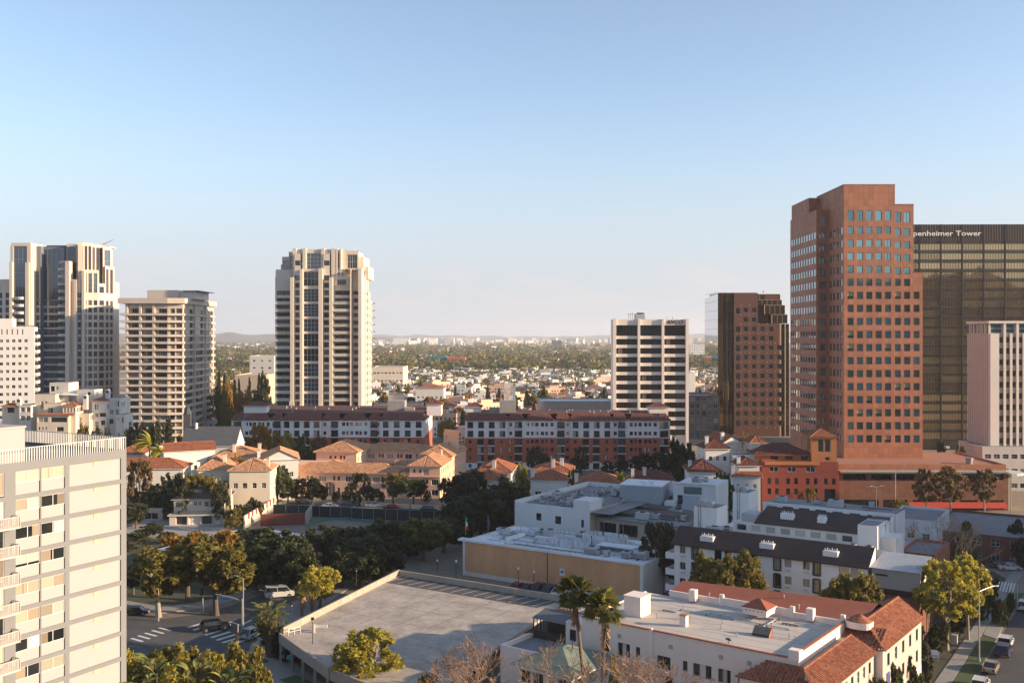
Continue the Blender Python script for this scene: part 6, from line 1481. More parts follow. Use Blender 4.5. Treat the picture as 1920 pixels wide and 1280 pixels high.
def vent_stack(x, y, z, w_=2.4):
    o = MB(); o.box(0, w_, 0, 1.1, 0, 1.15, EW)
    for i in range(6): o.tube((w_ * (.1 + .16 * i), .55, 1.15), (w_ * (.1 + .16 * i), .55, 1.5 + .12 * (i % 2)), .09, .09, EW, 6)
    return o.mesh('vent_stack')
VS = vent_stack(0, 0, 0); VS2 = vent_stack(0, 0, 0, 1.5)
for zx in (245, 620, 1020): link('vent_stack', VS, b.t, (fe.s(zx_(zx), .8), .7, 12.15))
# second wing behind, with clerestory windows
v2 = 14.5; s0 = fe.s(1375, v2)
cl = [(x, x + 1.9, 12.3, 13.5) for x in [s0 + .6 + 2.75 * i for i in range(9)]]
b.facade((s0, v2), (WE + 1.0, v2), 0, 13.9, [(a - s0, c - s0, e, f) for a, c, e, f in cl if c < WE + .8], EW, .2, [(GWB, FRM_W, 1, 1, .1), (GB, FRM_W, 1, 1, .1), (GD, FRM_W, 1, 1, .1)])
rf.poly([(s0 + 4, v2 - .3, 13.92), (WE - 2, v2 - .3, 13.92), (WE - 1.2, v2 + 5.5, 16.3), (s0 + 4.5, v2 + 5.5, 16.3)], BROWNR); b.part('wall').box(s0, WE + 1, v2 + .35, v2 + 5.4, 0, 13.8, EW); b.part('wall').box(s0 + 1.2, s0 + 3.9, v2 + 1, v2 + 5, 13.8, 15.3, GREYP)
rf.poly([(s0 + 4.5, v2 + 5.5, 16.3), (WE - 1.2, v2 + 5.5, 16.3), (WE - 1.2, v2 + 6, 12), (s0 + 4.5, v2 + 6, 12)], EW)
for zx, m_ in ((752, VS), (985, VS2)): link('vent_stack', m_, b.t, (fe.s(zx_(zx), v2 + 2), v2 + 1.9, 14.7))
# third wing
v3 = 29.0; W3 = fe.s(1678, 29.0); s3 = fe.s(1430, v3); cl = [(3.2 * i + .8, 3.2 * i + 2.9, 13.6, 15.0) for i in range(10)]
b.facade((s3, v3), (W3, v3), 0, 15.6, [h for h in cl if h[1] < W3 - .4 - s3], EW, .2, [(GWB, FRM_W, 1, 1, .1), (GD, FRM_D, 1, 1, .1), (GB, FRM_W, 1, 1, .1)]); b.part('wall').box(s3, W3, v3 + .4, v3 + 8, 0, 15.3, EW)
rf.poly([(s3, v3 + .4, 15.32), (W3, v3 + .4, 15.32), (W3, v3 + 8, 15.32), (s3, v3 + 8, 15.32)], ROOFG)
# stair heads, white boxes
sh = b.part('stair_head')
def shead(pa, pb, v, d_, pyt, zb_, dome=True):
    a, c = fe.s(pa, v), fe.s(pb, v); zt_ = fe.z((pa + pb) / 2, pyt, v)
    o = MB(); o.box(a, c, v, v + d_, zb_, zt_, EW); o.box(a + .25, c - .25, v + .25, v + d_ - .25, zt_, zt_ + .06, ROOFG); q = o.build('stair_head', b.t)
    if dome:
        e_ = MB()
        for k in (.3, .62): e_.tube((a + (c - a) * k, v + .3, zt_ + .5), (a + (c - a) * k, v + 1.8, zt_ + .5), .75, .75, STEEL, 10)
        e_.build('exhaust_fan', q)
        l_ = MB()
        for x in (0, .45): l_.box(a + .9 + x, a + .95 + x, v - .12, v - .07, zb_, zt_ + .6, DARK)
        for i in range(12): l_.box(a + .95, a + 1.35, v - .12, v - .07, zb_ + .3 + .33 * i, zb_ + .35 + .33 * i, DARK)
        l_.build('ladder', q)
shead(1301, 1344, 9.5, 5, 951, 10); shead(1374, 1404, 24.0, 5, 923, 10); shead(1608, 1645, 12.5, 5.5, 985, 10, False); shead(1625, 1662, 18, 5, 975, 10, False)
units(b, [(s0 - 3, 9), (s0 - 1, 11), (2, 12), (WE - 3, 10), (WE - 5, 8)], 12, 7); pipes(b, 2, WE - 1, 5, 12, 12, 24, 6); conduits(b, 2, WE - 1, 4.5, 12.5, 12, 12, 4); conduits(b, s3 + 1, W3 - 1, v3 + 1, v3 + 7.5, 15.32, 8, 6); units(b, [(s3 + 4, v3 + 3), (s3 + 10, v3 + 4), (s3 + 15, v3 + 3), (s3 + 20, v3 + 5)], 15.32, 14)
cy = b.part('wall'); cy.box(fe.s(1340, 13), fe.s(1372, 13), 13, 28, 0, 12.2, EW)
b.done()
# grey metal roofed shed at its right end
fo = at(E0, 0, 0); eo = (E0[0] + ue[0] * (WE + .6), E0[1] + ue[1] * (WE + .6))
b = Bld('workshop', 'grey building with ribbed metal roof and a brown lower wall at the mansard house end', 'building', eo, -34)
GW = mat('grey_stucco', (.30, .28, .265), .9, .08, .4, 5); BRW = mat('brown_brick_wall', (.16, .06, .04), .9, .15, .5, 6)
WG = 7.2; b.part('wall').box(0, WG, 0, 9, 8.7, 11.7, GW); b.part('lower_wall').box(.2, WG - .2, .5, 9, 0, 7.6, BRW); b.part('lower_wall').box(.1, WG - .1, 1.2, 9, 7.6, 8.7, DARK); b.part('wall').box(.6, 2.4, -.05, 0, 10.6, 10.9, DARK)  # dark box stands in for the shaded gap above the brown wall
rb = b.part('roof'); 
for i in range(24): x = -.2 + i * (WG + .4) / 24; rb.poly([(x, -.3, 11.72), (x + .2, -.3, 11.8), (x + .2, 8, 12.9), (x, 8, 12.82)], STEEL); rb.poly([(x + .2, -.3, 11.8), (x + .31, -.3, 11.72), (x + .31, 8, 12.82), (x + .2, 8, 12.9)], STEEL)
b.facade((WG, 0.01), (WG, 9), 8.71, 11.7, [(2, 2.9, 9.6, 10.8), (5, 5.9, 9.6, 10.8)], WHITE, .05, HW); b.done()
# long low brick shop row further up the avenue and small red-walled lots between
house('shop_row', 'long low flat roofed shop row beside the avenue behind the bare tree', 1745, 1880, 216, 30, 6.2, 0, BRW, ROOFG, (1, 1), -32, 2, 5, 1.6, 1.5, cat='shops')
b = house('brick_court', 'small red brick walled yard building right of the ribbed metal roof', 1686, 1738, 186, 14, 8.0, 0, BRICK, ROOFG, (1, 1), -34, 2, 0, cat='building')
house('flat_block', 'low grey flat roofed block behind the white stair boxes', 1662, 1735, 212, 18, 9.6, 0, BLW, ROOFG, (1, 1), -32, 2, 3, 1.5, 1.2, cat='apartment block')

# ---- flat tan roofed building in the right foreground with its Spanish wings
F0 = (10.3, 142.0); dg = -37.0; ff = Fr(F0, dg); uf = ff.d
b = Bld('spanish_building', 'white building with flat tan roof, red tile coping and clay tiled Spanish wings', 'building', F0, dg)
FWh = mat('warm_white_stucco', (.82, .69, .61), .85, .08, .3, 5, .1, streak=True); WGW = mat('dimmed_wing_stucco', (.47, .41, .37), .85, .1, .3, 5, .1, streak=True); COP = mat('red_coping', (.38, .12, .06), .9, .15, 1, 6)  # wing stucco colour lowered to stand in for partial tree shade
WF = ff.s(1497); DF = 18.0; ZF = 8.0
wz = lambda px, y: ff.z(px, y)
hs = [(ff.s(1158), ff.s(1181), 3.7, 5.6), (ff.s(1128), ff.s(1142), 3.9, 5.9), (ff.s(1192), ff.s(1200), 4.0, 5.5)]
hs += [(ff.s(a), ff.s(c), 3.2, 5.0) for a, c in ((1232, 1257), (1299, 1334), (1346, 1370), (1384, 1412))] + [(ff.s(a), ff.s(a + 9), 3.6, 5.0) for a in (1280, 1432)]
hs += [(ff.s(a), ff.s(c), .6, 2.4) for a, c in ((1240, 1262), (1300, 1330), (1390, 1420))]
b.facade((0, 0), (WF, 0), 0, ZF + .15, hs, FWh, .25, [(GD, FRM_D, 3, 1, .08), (GD, FRM_D, 2, 1, .08), (GD, FRM_A, 3, 1, .07, ('white_blind_glass', .35, .66, 0, 1))])
vv = MB(); vv.box(0, .55, -.04, 0, 0, .55, mat('vent_grille', (.2, .18, .17), .8, 0))
for i in range(4): vv.box(.03, .52, -.07, -.04, .06 + .13 * i, .1 + .13 * i, FWh)
VV = vv.mesh('vent_grille')
for px in (1158, 1254, 1348, 1401, 1473): link('vent_grille', VV, b.t, (ff.s(px), 0, 6.2))
W_ = b.part('wall'); W_.box(ff.s(1219), ff.s(1224), -.25, .0, 0, ZF + .5, FWh); W_.box(-.25, 0, -.0, DF, 0, ZF + .15, FWh)
b.facade((WF, 0), (WF, DF), 5.5, ZF + .9, [], FWh); wall(W_, (WF - .3, DF), (WF - .3, 0), 7.5, ZF + .9, [], .1, FWh)
rf = b.part('roof'); rf.poly([(0, 0, ZF), (WF - .3, 0, ZF), (WF - .3, DF, ZF), (0, DF, ZF)], ROOFT)
for i in range(7): rf.box(.2, WF - .6, 2.2 + 2.4 * i, 2.26 + 2.4 * i, ZF, ZF + .012, mat('roof_seam', (.30, .27, .24), .9, 0))
cpg = b.part('coping'); cpg.box(-.3, ff.s(1219), -.15, .2, ZF + .15, ZF + .3, COP); cpg.box(ff.s(1224), WF, -.15, .2, ZF + .15, ZF + .3, COP); cpg.box(WF - .35, WF + .08, .21, DF, ZF + .9, ZF + 1.0, COP); cpg.box(-.32, .0, .21, 7, ZF + .15, ZF + .3, COP)
def one(nm, q, m): o_ = MB(); o_.box(*q, m); return o_.build(nm, b.t)
for (x0, x1, z) in ((4, 12.5, .9), (12.5, 23.5, 1.15), (23.5, WF - .4, .8)): one('parapet', (x0, x1 - .03, DF, DF + .3, ZF - .2, ZF + z), FWh)
for x in (12.4, 23.3, WF - .9): one('parapet_pier', (x, x + .6, DF - .1, DF + .4, ZF, ZF + 1.6), FWh)
one('parapet_pier', (WF - 1.2, WF + .2, -.3, .9, ZF, ZF + 1.3), FWh)
pq = Vector(G(1178, 1150, ZF)); 
def loc(px, py, z): 
    p = G(px, py, z); dx, dy = p[0] - F0[0], p[1] - F0[1]; return (dx * uf[0] + dy * uf[1], -dx * uf[1] + dy * uf[0])
x, y = loc(1170, 1152, ZF); hb_ = b.part('stair_head'); hb_.box(x, x + 2.7, y, y + 2.9, ZF, ZF + 2.8, FWh); hb_.box(x - .1, x + 2.8, y - .1, y + 3.0, ZF + 2.8, ZF + 2.9, FWh)
ch = b.part('chimney'); x, y = loc(1274, 1173, ZF); ch.box(x, x + .95, y, y + .8, ZF, ZF + 1.5, FWh); ch.box(x - .06, x + 1.0, y - .06, y + .86, ZF + 1.5, ZF + 1.62, COP)
x, y = loc(1410, 1190, ZF); sk = b.part('skylight'); sk.poly([(x, y, ZF + .3), (x + 2.4, y, ZF + .3), (x + 2.4, y + .9, ZF + 1.1), (x, y + .9, ZF + 1.1)], mat('skylight_rust', (.16, .14, .10), .5, .4, 2, 9)); sk.box(x, x + 2.4, y + .9, y + 1.2, ZF, ZF + 1.1, BRW); sk.poly([(x + 2.4, y, ZF), (x + 2.4, y + .9, ZF), (x + 2.4, y + .9, ZF + 1.1), (x + 2.4, y, ZF + .3)], COP); sk.poly([(x, y, ZF), (x, y + .9, ZF), (x, y + .9, ZF + 1.1), (x, y, ZF + .3)], COP)
for px, py in ((1296, 1160), (1186, 1152), (1480, 1196), (1352, 1180)):
    x, y = loc(px, py, ZF); link('vent_pipe', PV, b.t, (x, y, ZF))
x, y = loc(1366, 1205, ZF); o = MB(); o.tube((0, 0, 0), (0, 0, .5), .04, .04, DARK); o.tube((0, -.1, .5), (0, .05, .7), .45, .1, DARK, 10); link('satellite_dish', o.mesh('satellite_dish'), b.t, (x, y, ZF))
conduits(b, 6, WF - 3, 9, 16.5, ZF, 5, 9); pipes(b, 3, WF - 2, 3, 16, ZF, 9, 31)
# red composition roof behind, its little hipped vents, clay wings along the avenue
rr_ = b.part('red_roof'); z_ = 8.6
rr_.poly([(3.5, DF + .31, 8.3), (33, DF + .31, 8.3), (33, DF + 9, 9.6), (3.5, DF + 5.5, 9.3)], REDR); rr_.poly([(3.5, DF + 5.5, 9.3), (33, DF + 9, 9.6), (33, DF + 15, 7.4), (3.5, DF + 9, 7.6)], REDR); W_.box(3.6, 32.9, DF + .4, DF + 8.8, 0, 7.6, FWh)
rr_.poly([(3.5, DF + .31, 8.3), (3.5, DF + 5.5, 9.3), (3.5, DF + 9, 7.6)], FWh)
def hipvent(px, py, w_, d_):
    x, y = loc(px, py, 9.3); o = MB(); o.box(x, x + w_, y, y + d_, 8.6, 9.6, FWh); q = o.build('roof_ventilator', b.t)
    r_ = MB(); hip_roof(r_, x, x + w_, y, y + d_, 9.6, 1.1, REDR, .2, (1, 1), FWh, tiles=False); r_.build('roof', q)
    h_ = MB()
    for i in range(5): h_.box(x + w_ * (.14 + .16 * i), x + w_ * (.14 + .16 * i) + .16, y - .03, y, 9.15, 9.3, DARK)
    h_.build('opening', q)
hipvent(1392, 1140, 3.6, 3.2)
x, y = loc(1609, 1168, 9.0); o = MB(); pts = [(x + 1.7 * math.cos(R(a)), y + 1.0 * math.sin(R(a))) for a in range(180, 361, 20)] + [(x + 1.7, y + 1.2), (x - 1.7, y + 1.2)]; o.prism(pts, 8.4, 9.3, FWh); q = o.build('roof_ventilator', b.t)
o = MB()
for i in range(len(pts) - 1): o.poly([pts[i] + (9.3,), pts[i + 1] + (9.3,), (x, y + .8, 10.2)], TILE)
o.build('roof', q)
for px, py in ((1330, 1118), (1348, 1128), (1470, 1122), (1498, 1140)):
    x, y = loc(px, py, 9); link('vent_pipe', PV, b.t, (x, y, 8.9))
for px, py in ((1300, 1118), (1520, 1154)): x, y = loc(px, py, 8.8); chimney(b.part('chimney'), x, y, 8.2, 9.9, FWh, 1.0, False)
# clay roof wings
tw_ = b.part('tile_roof')
tile_plane(tw_, [(36.7, -8, 6.4), (36.7, 14.4, 6.4), (33.2, 14.4, 8.1), (33.2, -3, 8.1)], TILE, .46, .62, .15); tile_plane(tw_, [(24.5, -3.4, 5.6), (36.4, -3.4, 5.6), (33.2, -.2, 7.4), (27.5, -.2, 7.4)], TILE, .46, .62, .15)
tw_.tube((33.2, -3, 8.15), (33.2, 14.4, 8.15), .14, .14, TILE); W_.box(33.0, 33.3, -2, 14.4, 5, 8.1, FWh); b.part('roof').poly([(WF + .01, 0, 7.3), (33.0, 0, 7.3), (33.0, DF, 7.3), (WF + .01, DF, 7.3)], ROOFG)
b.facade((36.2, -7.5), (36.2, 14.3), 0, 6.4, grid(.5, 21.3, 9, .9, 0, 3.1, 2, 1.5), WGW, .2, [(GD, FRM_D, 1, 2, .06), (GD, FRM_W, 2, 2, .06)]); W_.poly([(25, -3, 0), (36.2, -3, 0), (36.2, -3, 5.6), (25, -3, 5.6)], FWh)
tile_plane(tw_, [(30.5, 14.6, 6.6), (36.9, 14.6, 6.6), (36.9, 18.5, 8.5), (31.5, 18.5, 8.5)], TILE, .46, .62, .15); tile_plane(tw_, [(37.6, 14.6, 6.6), (37.6, 34, 6.6), (33.8, 34, 9.2), (33.8, 18.2, 9.2)], TILE, .46, .62, .15)
tw_.tube((33.8, 18.2, 9.25), (33.8, 34, 9.25), .14, .14, TILE); tile_plane(tw_, [(30, 34, 7.4), (30, 19, 7.4), (33.8, 19, 9.2), (33.8, 34, 9.2)], TILE, .46, .62, .15)
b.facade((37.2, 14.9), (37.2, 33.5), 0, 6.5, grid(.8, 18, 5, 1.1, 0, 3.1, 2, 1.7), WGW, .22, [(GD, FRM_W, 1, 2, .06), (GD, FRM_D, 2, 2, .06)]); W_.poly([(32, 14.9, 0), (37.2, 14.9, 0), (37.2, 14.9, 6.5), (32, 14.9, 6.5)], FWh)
bn = mat('blue_banner', (.05, .06, .30), .8, .1, 2, 6)
for y in (16.5, 19.5): b.part('banner').box(37.25, 37.3, y, y + 1.2, 1.6, 3.2, bn)
def settle(b, boxes, m):
    """the building stands nearer and taller than first measured: ground floor added under it"""
    for i, q in enumerate(boxes): b.part('ground_floor').box(*q, -4.2, -.002 - .001 * i, m)
    b.done(); b.t.location = (b.o[0] * .92, b.o[1] * .92, 3.84); b.t.scale = (.92, .92, .92)
for i in range(7): b.add_win((0, 0), (WF, 0), (2 + 4.2 * i, 4.4 + 4.2 * i, -2.6, -.6), (GD, FRM_D, 3, 1, .08), -.03)
settle(b, [(0, WF, .02, DF), (25, 36.2, -3, 14.3), (32, 37.2, 14.9, 33.5), (3.6, 32, DF, DF + 8.8)], FWh)
# annex: screened porch, grey terrace
b = Bld('annex', 'low annex with dark screened porch and grey terrace beside the parking deck', 'annex', (F0[0] - uf[0] * .4, F0[1] - uf[1] * .4), dg)
def locA(px, py, z):
    p = G(px, py, z); dx, dy = p[0] - b.o[0], p[1] - b.o[1]; return (dx * uf[0] + dy * uf[1], -dx * uf[1] + dy * uf[0])
b.part('wall').box(-7.0, -.05, 4.2, 11.5, 0, 7.1, FWh); b.part('roof').box(-7.15, -.0, 4.05, 11.6, 7.1, 7.25, COP); b.part('roof').box(-6.9, -.2, 4.3, 11.4, 7.25, 7.3, ROOFT)
pc = b.part('porch'); pc.box(-9.0, -3.4, .6, 4.1, 3.4, 3.6, DARK)
for i in range(9): pc.box(-9.0 + .68 * i, -8.92 + .68 * i, .6, .68, 3.6, 6.3, DARK)
for i in range(5): pc.box(-9.0, -8.92, .7 + .8 * i, .78 + .8 * i, 3.6, 6.3, DARK)
pc.box(-9.0, -3.4, .62, .66, 3.6, 4.6, DARK); pc.box(-8.8, -3.5, 3.9, 4.0, 3.6, 6.2, BROWNR)
pc.poly([(-9.2, .4, 6.3), (-3.2, .4, 6.3), (-3.2, 4.1, 7.0), (-9.2, 4.1, 7.0)], mat('porch_roof', (.12, .12, .125), .8, .2, 1, 6))
b.add_win((-3.2, .6), (0, .6), (.8, 1.8, 4.2, 5.8), (GD, FRM_D, 1, 2, .06), -.02); b.part('wall').box(-3.2, -.06, .62, 4.19, 0, 6.8, FWh)
b.part('terrace').box(-9.6, -1, -6.6, .55, 0, 3.3, FWh); b.part('terrace').box(-9.3, -1.3, -6.3, .5, 3.3, 3.34, ROOFG)
for q in ((-9.6, -9.3, -6.6, .55), (-1.3, -1, -6.6, .55), (-9.29, -1.31, -6.6, -6.3)): one('parapet', q + (3.3, 4.0), FWh)
settle(b, [(-7, -.06, 4.2, 11.5), (-9.6, -1, -6.6, .55), (-3.2, -.06, .62, 4.19)], FWh)
# small house with green shingle hip roof
house_o = (0.7, 134.4)
b = Bld('bungalow', 'small white bungalow with faded green shingle hip roof between the palms and bare tree', 'house', house_o, -37)
GRN = mat('green_shingle', (.15, .185, .145), .95, .25, .6, 6, .3)
b.facade((0, 0), (8.8, 0), 0, 4.0, [(.6, 2.3, 1.6, 3.4), (2.6, 4.3, 1.6, 3.4), (5.2, 6.1, .2, 2.9), (6.6, 8.2, 1.6, 3.4)], WHITE, .15, [(GD, FRM_W, 1, 1, .08), (GD, FRM_W, 2, 1, .08)])
b.facade((8.8, 0), (8.8, 10), 0, 4.0, grid(.5, 9.5, 3, 1.8, 0, 4, 1, 1.4, 1.8), WHITE, .15, HW); b.part('wall').box(.02, .2, .1, 10, 0, 4, WHITE)
hip_roof(b.part('roof'), 0, 8.8, 0, 10.2, 4.0, 2.0, GRN, .8, (1, 1), WHITE, tiles=False)
b.part('roof_pipe').tube((5.6, 5, 5.2), (5.6, 5, 7.2), .06, .06, DARK); b.part('roof_pipe').box(4.2, 7.0, 5.0, 5.03, 5.85, 5.9, DARK)
b.part('tarp').poly([(5.2, .4, 4.35), (6.6, -.9, 3.7), (7.2, .2, 4.3)], GT); settle(b, [(0, 8.8, .02, 10)], WHITE)

# ---- white membrane roof of the hall beyond the street trees
b = Bld('hall', 'low hall with wide rumpled white membrane roof behind the street trees', 'hall', (0, 0), 0)
ring = [G(268, 1036, 4.0), G(430, 1052, 4.0), G(560, 1044, 4.0), G(690, 1030, 4.0), G(640, 1010, 4.0), G(492, 990, 4.0), G(418, 996, 4.0)]
o = MB(); cx_ = sum(p[0] for p in ring) / len(ring); cy_ = sum(p[1] for p in ring) / len(ring); N = 10; M = len(ring) * 5
def rp(t): i = int(t) % len(ring); f = t - int(t); a, c = ring[i], ring[(i + 1) % len(ring)]; return (a[0] + (c[0] - a[0]) * f, a[1] + (c[1] - a[1]) * f)
rr2 = random.Random(4)
for k in range(N + 1):
    for j in range(M):
        p = rp(j / 5); t = k / N; x = cx_ + (p[0] - cx_) * t; y = cy_ + (p[1] - cy_) * t
        o.v.append((x, y, 4.0 + (1 - t) * .7 + (.22 * math.sin(x * .9) * math.cos(y * 1.1) + rr2.uniform(-.08, .08)) * (1 if k < N else .3)))
for k in range(N):
    for j in range(M): a = k * M + j; c = k * M + (j + 1) % M; o.f.append((a, c, c + M, a + M)); o.m.append(o.mi(mat('white_membrane', (.62, .63, .65), .7, .1, .3, 3)))
o.build('roof', b.t, True); b.part('wall').prism(ring, 0, 3.8, OFFW); b.done()

# ---- unseen office slab added right of the frame to shade the street trees
b = Bld('office_slab', 'unseen grey office slab added beyond the right frame edge for shade', 'office tower', (152, 150), 0)
b.facade((0, 0), (38, 0), 0, 58, grid(1, 37, 11, 2.2, 0, 3.8, 15, 1.8), GREYP, .25, [(GB, FRM_D, 2, 1, .08)]); b.facade((0, 80), (0, 0), 0, 58, grid(1, 79, 22, 2.4, 0, 3.8, 15, 1.8), GREYP, .25, None)
b.part('wall').box(.3, 38, .3, 80, 0, 57.9, GREYP); b.part('roof').box(-.3, 38.3, -.3, 80.3, 58, 58.6, CONC); b.done()
# ================================================================== trees and plants
import numpy as np
BARK = mat('bark', (.11, .085, .065), .95, .3, 1.5, 8, .5); BARKP = mat('pale_bark', (.32, .27, .21), .9, .25, 1.0, 6, .3); TWIG = mat('twigs', (.34, .22, .15), .95, .25, 1.5, 6)
PALMT = mat('palm_trunk', (.17, .125, .09), .95, .3, 2.0, 9, .6)
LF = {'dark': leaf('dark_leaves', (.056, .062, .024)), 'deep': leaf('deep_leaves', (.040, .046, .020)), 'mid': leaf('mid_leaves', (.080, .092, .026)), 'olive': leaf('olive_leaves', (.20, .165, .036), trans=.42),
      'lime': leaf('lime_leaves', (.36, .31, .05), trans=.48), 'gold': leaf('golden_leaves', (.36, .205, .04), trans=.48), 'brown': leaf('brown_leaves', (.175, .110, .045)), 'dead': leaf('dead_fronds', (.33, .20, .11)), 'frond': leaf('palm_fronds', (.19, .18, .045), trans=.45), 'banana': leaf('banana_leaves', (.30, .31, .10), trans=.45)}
def leaf_mesh(name, centers, radii, per, size, seed, flat=.75, out=.55, aspect=.55):
    """many leaf-sized faces gathered in clumps"""
    g = np.random.default_rng(seed); C = np.repeat(np.array(centers, float), per, 0); Rr = np.repeat(np.array(radii, float), per)
    n = len(C); d = g.normal(size=(n, 3)); d /= np.linalg.norm(d, axis=1)[:, None]
    rad = Rr * g.uniform(.15, 1.2, n); P = C + d * rad[:, None] * np.array([1, 1, flat])
    nr = d * out + g.normal(size=(n, 3)) * .6; nr /= np.linalg.norm(nr, axis=1)[:, None]
    t = np.cross(nr, g.normal(size=(n, 3))); t /= np.linalg.norm(t, axis=1)[:, None]; bt = np.cross(nr, t)
    s = (size * g.uniform(.6, 1.35, n))[:, None]
    V = np.stack([P - t * s, P + bt * s * aspect, P + t * s, P - bt * s * aspect], 1).reshape(-1, 3)
    me = bpy.data.meshes.new(name); me.vertices.add(4 * n); me.vertices.foreach_set('co', V.ravel())
    me.loops.add(4 * n); me.loops.foreach_set('vertex_index', np.arange(4 * n, dtype=np.int32)); me.polygons.add(n)
    me.polygons.foreach_set('loop_start', np.arange(0, 4 * n, 4, dtype=np.int32)); me.update(calc_edges=True); me.materials.append(LF['dark']); return me
def clumps(kind, seed):
    """clump centres of a crown fitted in x,y in [-1,1], z in [0,1] above the crown base"""
    r = random.Random(seed); cs, rs = [], []
    if kind == 'round':
        lobes = [(r.uniform(-.5, .5), r.uniform(-.5, .5), r.uniform(.3, .72), r.uniform(.34, .52)) for _ in range(7)] + [(0, 0, .5, .55)]
        while len(cs) < 120:
            l = r.choice(lobes); v = Vector((r.gauss(0, 1), r.gauss(0, 1), r.gauss(0, 1))).normalized() * l[3] * r.uniform(.72, 1.02)
            p = (l[0] + v.x, l[1] + v.y, l[2] + v.z * .78)
            if p[2] < .06 or p[0] ** 2 + p[1] ** 2 > 1.05: continue
            cs.append(p); rs.append(r.uniform(.07, .17))
    elif kind == 'loose':
        for i in range(80):
            a = r.uniform(0, 6.28); h = r.uniform(.08, .98); m = (1 - abs(h - .45) * 1.25) ** .6 if abs(h - .45) < .75 else .2; q = m * r.uniform(.35, 1.0)
            cs.append((q * math.cos(a), q * math.sin(a), h)); rs.append(r.uniform(.06, .17))
    elif kind == 'cone':
        for i in range(70):
            h = r.random() ** 1.2; q = (1 - h) * r.uniform(.55, 1.0) + .04; a = r.uniform(0, 6.28); cs.append((q * math.cos(a), q * math.sin(a), h * .97)); rs.append(.10 + .14 * (1 - h))
    elif kind == 'column':
        for i in range(50):
            h = r.random(); q = (.75 + .25 * math.sin(h * 3.1)) * r.uniform(.3, .9) * (1 - h ** 4); a = r.uniform(0, 6.28); cs.append((q * math.cos(a), q * math.sin(a), h * .95)); rs.append(r.uniform(.2, .34))
    return cs, rs
CROWN = {}
def crown(kind, var, per, size):
    k = (kind, var, per)
    if k not in CROWN:
        per = int(per * .68) if kind in ('round', 'loose') else per; cs, rs = clumps(kind, var * 11 + 5); sc_ = Vector((4.5, 4.5, 7.0)) if kind in ('round', 'loose') else Vector((3.5, 3.5, 11)) if kind == 'cone' else Vector((1.2, 1.2, 10))
        cs = [(c[0] * sc_.x, c[1] * sc_.y, c[2] * sc_.z) for c in cs]; rs = [q * sc_.x for q in rs]
        CROWN[k] = (leaf_mesh('crown', cs, rs, per, size, var + 3, 1.0 if kind != 'column' else 2.2), sc_, [c for c in cs])
    return CROWN[k]
def limb(mb, p, d, L_, r0, depth, rr, m, spread=.6, seg=3, up=.12):
    p = Vector(p); d = Vector(d).normalized()
    for i in range(seg):
        q = p + d * (L_ / seg); mb.tube(p, q, r0 * (1 - .25 * i / seg), r0 * (1 - .25 * (i + 1) / seg), m, 5 if r0 > .06 else 3, False); p = q
        d = (d + Vector((rr.gauss(0, .12), rr.gauss(0, .12), rr.gauss(0, .1) + up * .3))).normalized()
    if depth <= 0: return
    for i in range(rr.choice((2, 3, 3))):
        nd = (d + Vector((rr.gauss(0, spread), rr.gauss(0, spread), rr.gauss(0, spread * .6) + up))).normalized()
        limb(mb, p, nd, L_ * rr.uniform(.6, .82), max(.024, r0 * .62), depth - 1, rr, m, spread, seg, up)
TRUNK = {}
def trunk(var, pale=False):
    if (var, pale) not in TRUNK:
        rr = random.Random(var + 40); o = MB(); m = BARKP if pale else BARK
        o.tube((0, 0, -.3), (0, 0, .5), .42, .30, m, 8, False); o.tube((0, 0, .5), (.1, .05, 3.2), .30, .22, m, 8, False)
        for i in range(4): a = i * 1.6 + rr.uniform(-.3, .3); limb(o, (.1, .05, 3.0), (math.cos(a) * .6, math.sin(a) * .6, 1), 2.2, .15, 2, rr, m, .45, 2)
        TRUNK[(var, pale)] = o.mesh('trunk')
    return TRUNK[(var, pale)]
NT = [0]
def tree(kind, px, Y, top, wpx, colr, label, group=None, cb=.28, name='tree', per=110, size=.30, pale=False, var=None, cat='tree', X=None, thin=1.0):
    """a tree standing at photo column px, distance Y, whose top reaches photo row `top` and whose crown spans wpx columns"""
    NT[0] += 1; r = random.Random(NT[0] * 17); var = NT[0] % (4 if per > 60 else 3) if var is None else var
    top -= 3; wpx *= 1.13; h = H - (top - CY) / F * Y; wm = wpx / F * Y; X = XX(px, Y) if X is None else X
    me, sc_, _ = crown(kind, var, per, size)
    t = thing(name, label, cat, (X, Y, 0), r.uniform(0, 6.28), group)
    cbz = h * cb
    o = link('crown', me, t, (0, 0, cbz), 0, scale=(wm / 2 / sc_.x * .94, wm / 2 / sc_.x * .94, (h - cbz) / sc_.z * .95))
    if len(o.material_slots): o.material_slots[0].link = 'OBJECT'; o.material_slots[0].material = LF[colr]
    link('trunk', trunk(var % 3, pale), t, (0, 0, 0), 0, scale=(wm / 9, wm / 9, (h * (.62 + .2 * cb)) / 7.0))
    return t

# ---- lit trees at the left crossing
g1 = 'golden street trees at the crossing'
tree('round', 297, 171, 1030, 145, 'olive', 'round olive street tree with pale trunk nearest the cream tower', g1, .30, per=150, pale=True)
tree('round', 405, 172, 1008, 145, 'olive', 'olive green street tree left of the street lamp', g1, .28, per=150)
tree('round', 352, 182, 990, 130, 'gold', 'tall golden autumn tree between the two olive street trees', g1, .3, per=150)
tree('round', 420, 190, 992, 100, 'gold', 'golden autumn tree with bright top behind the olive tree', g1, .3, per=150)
tree('round', 250, 186, 1058, 70, 'dark', 'dark tree half hidden by the cream tower edge', g1, .25)
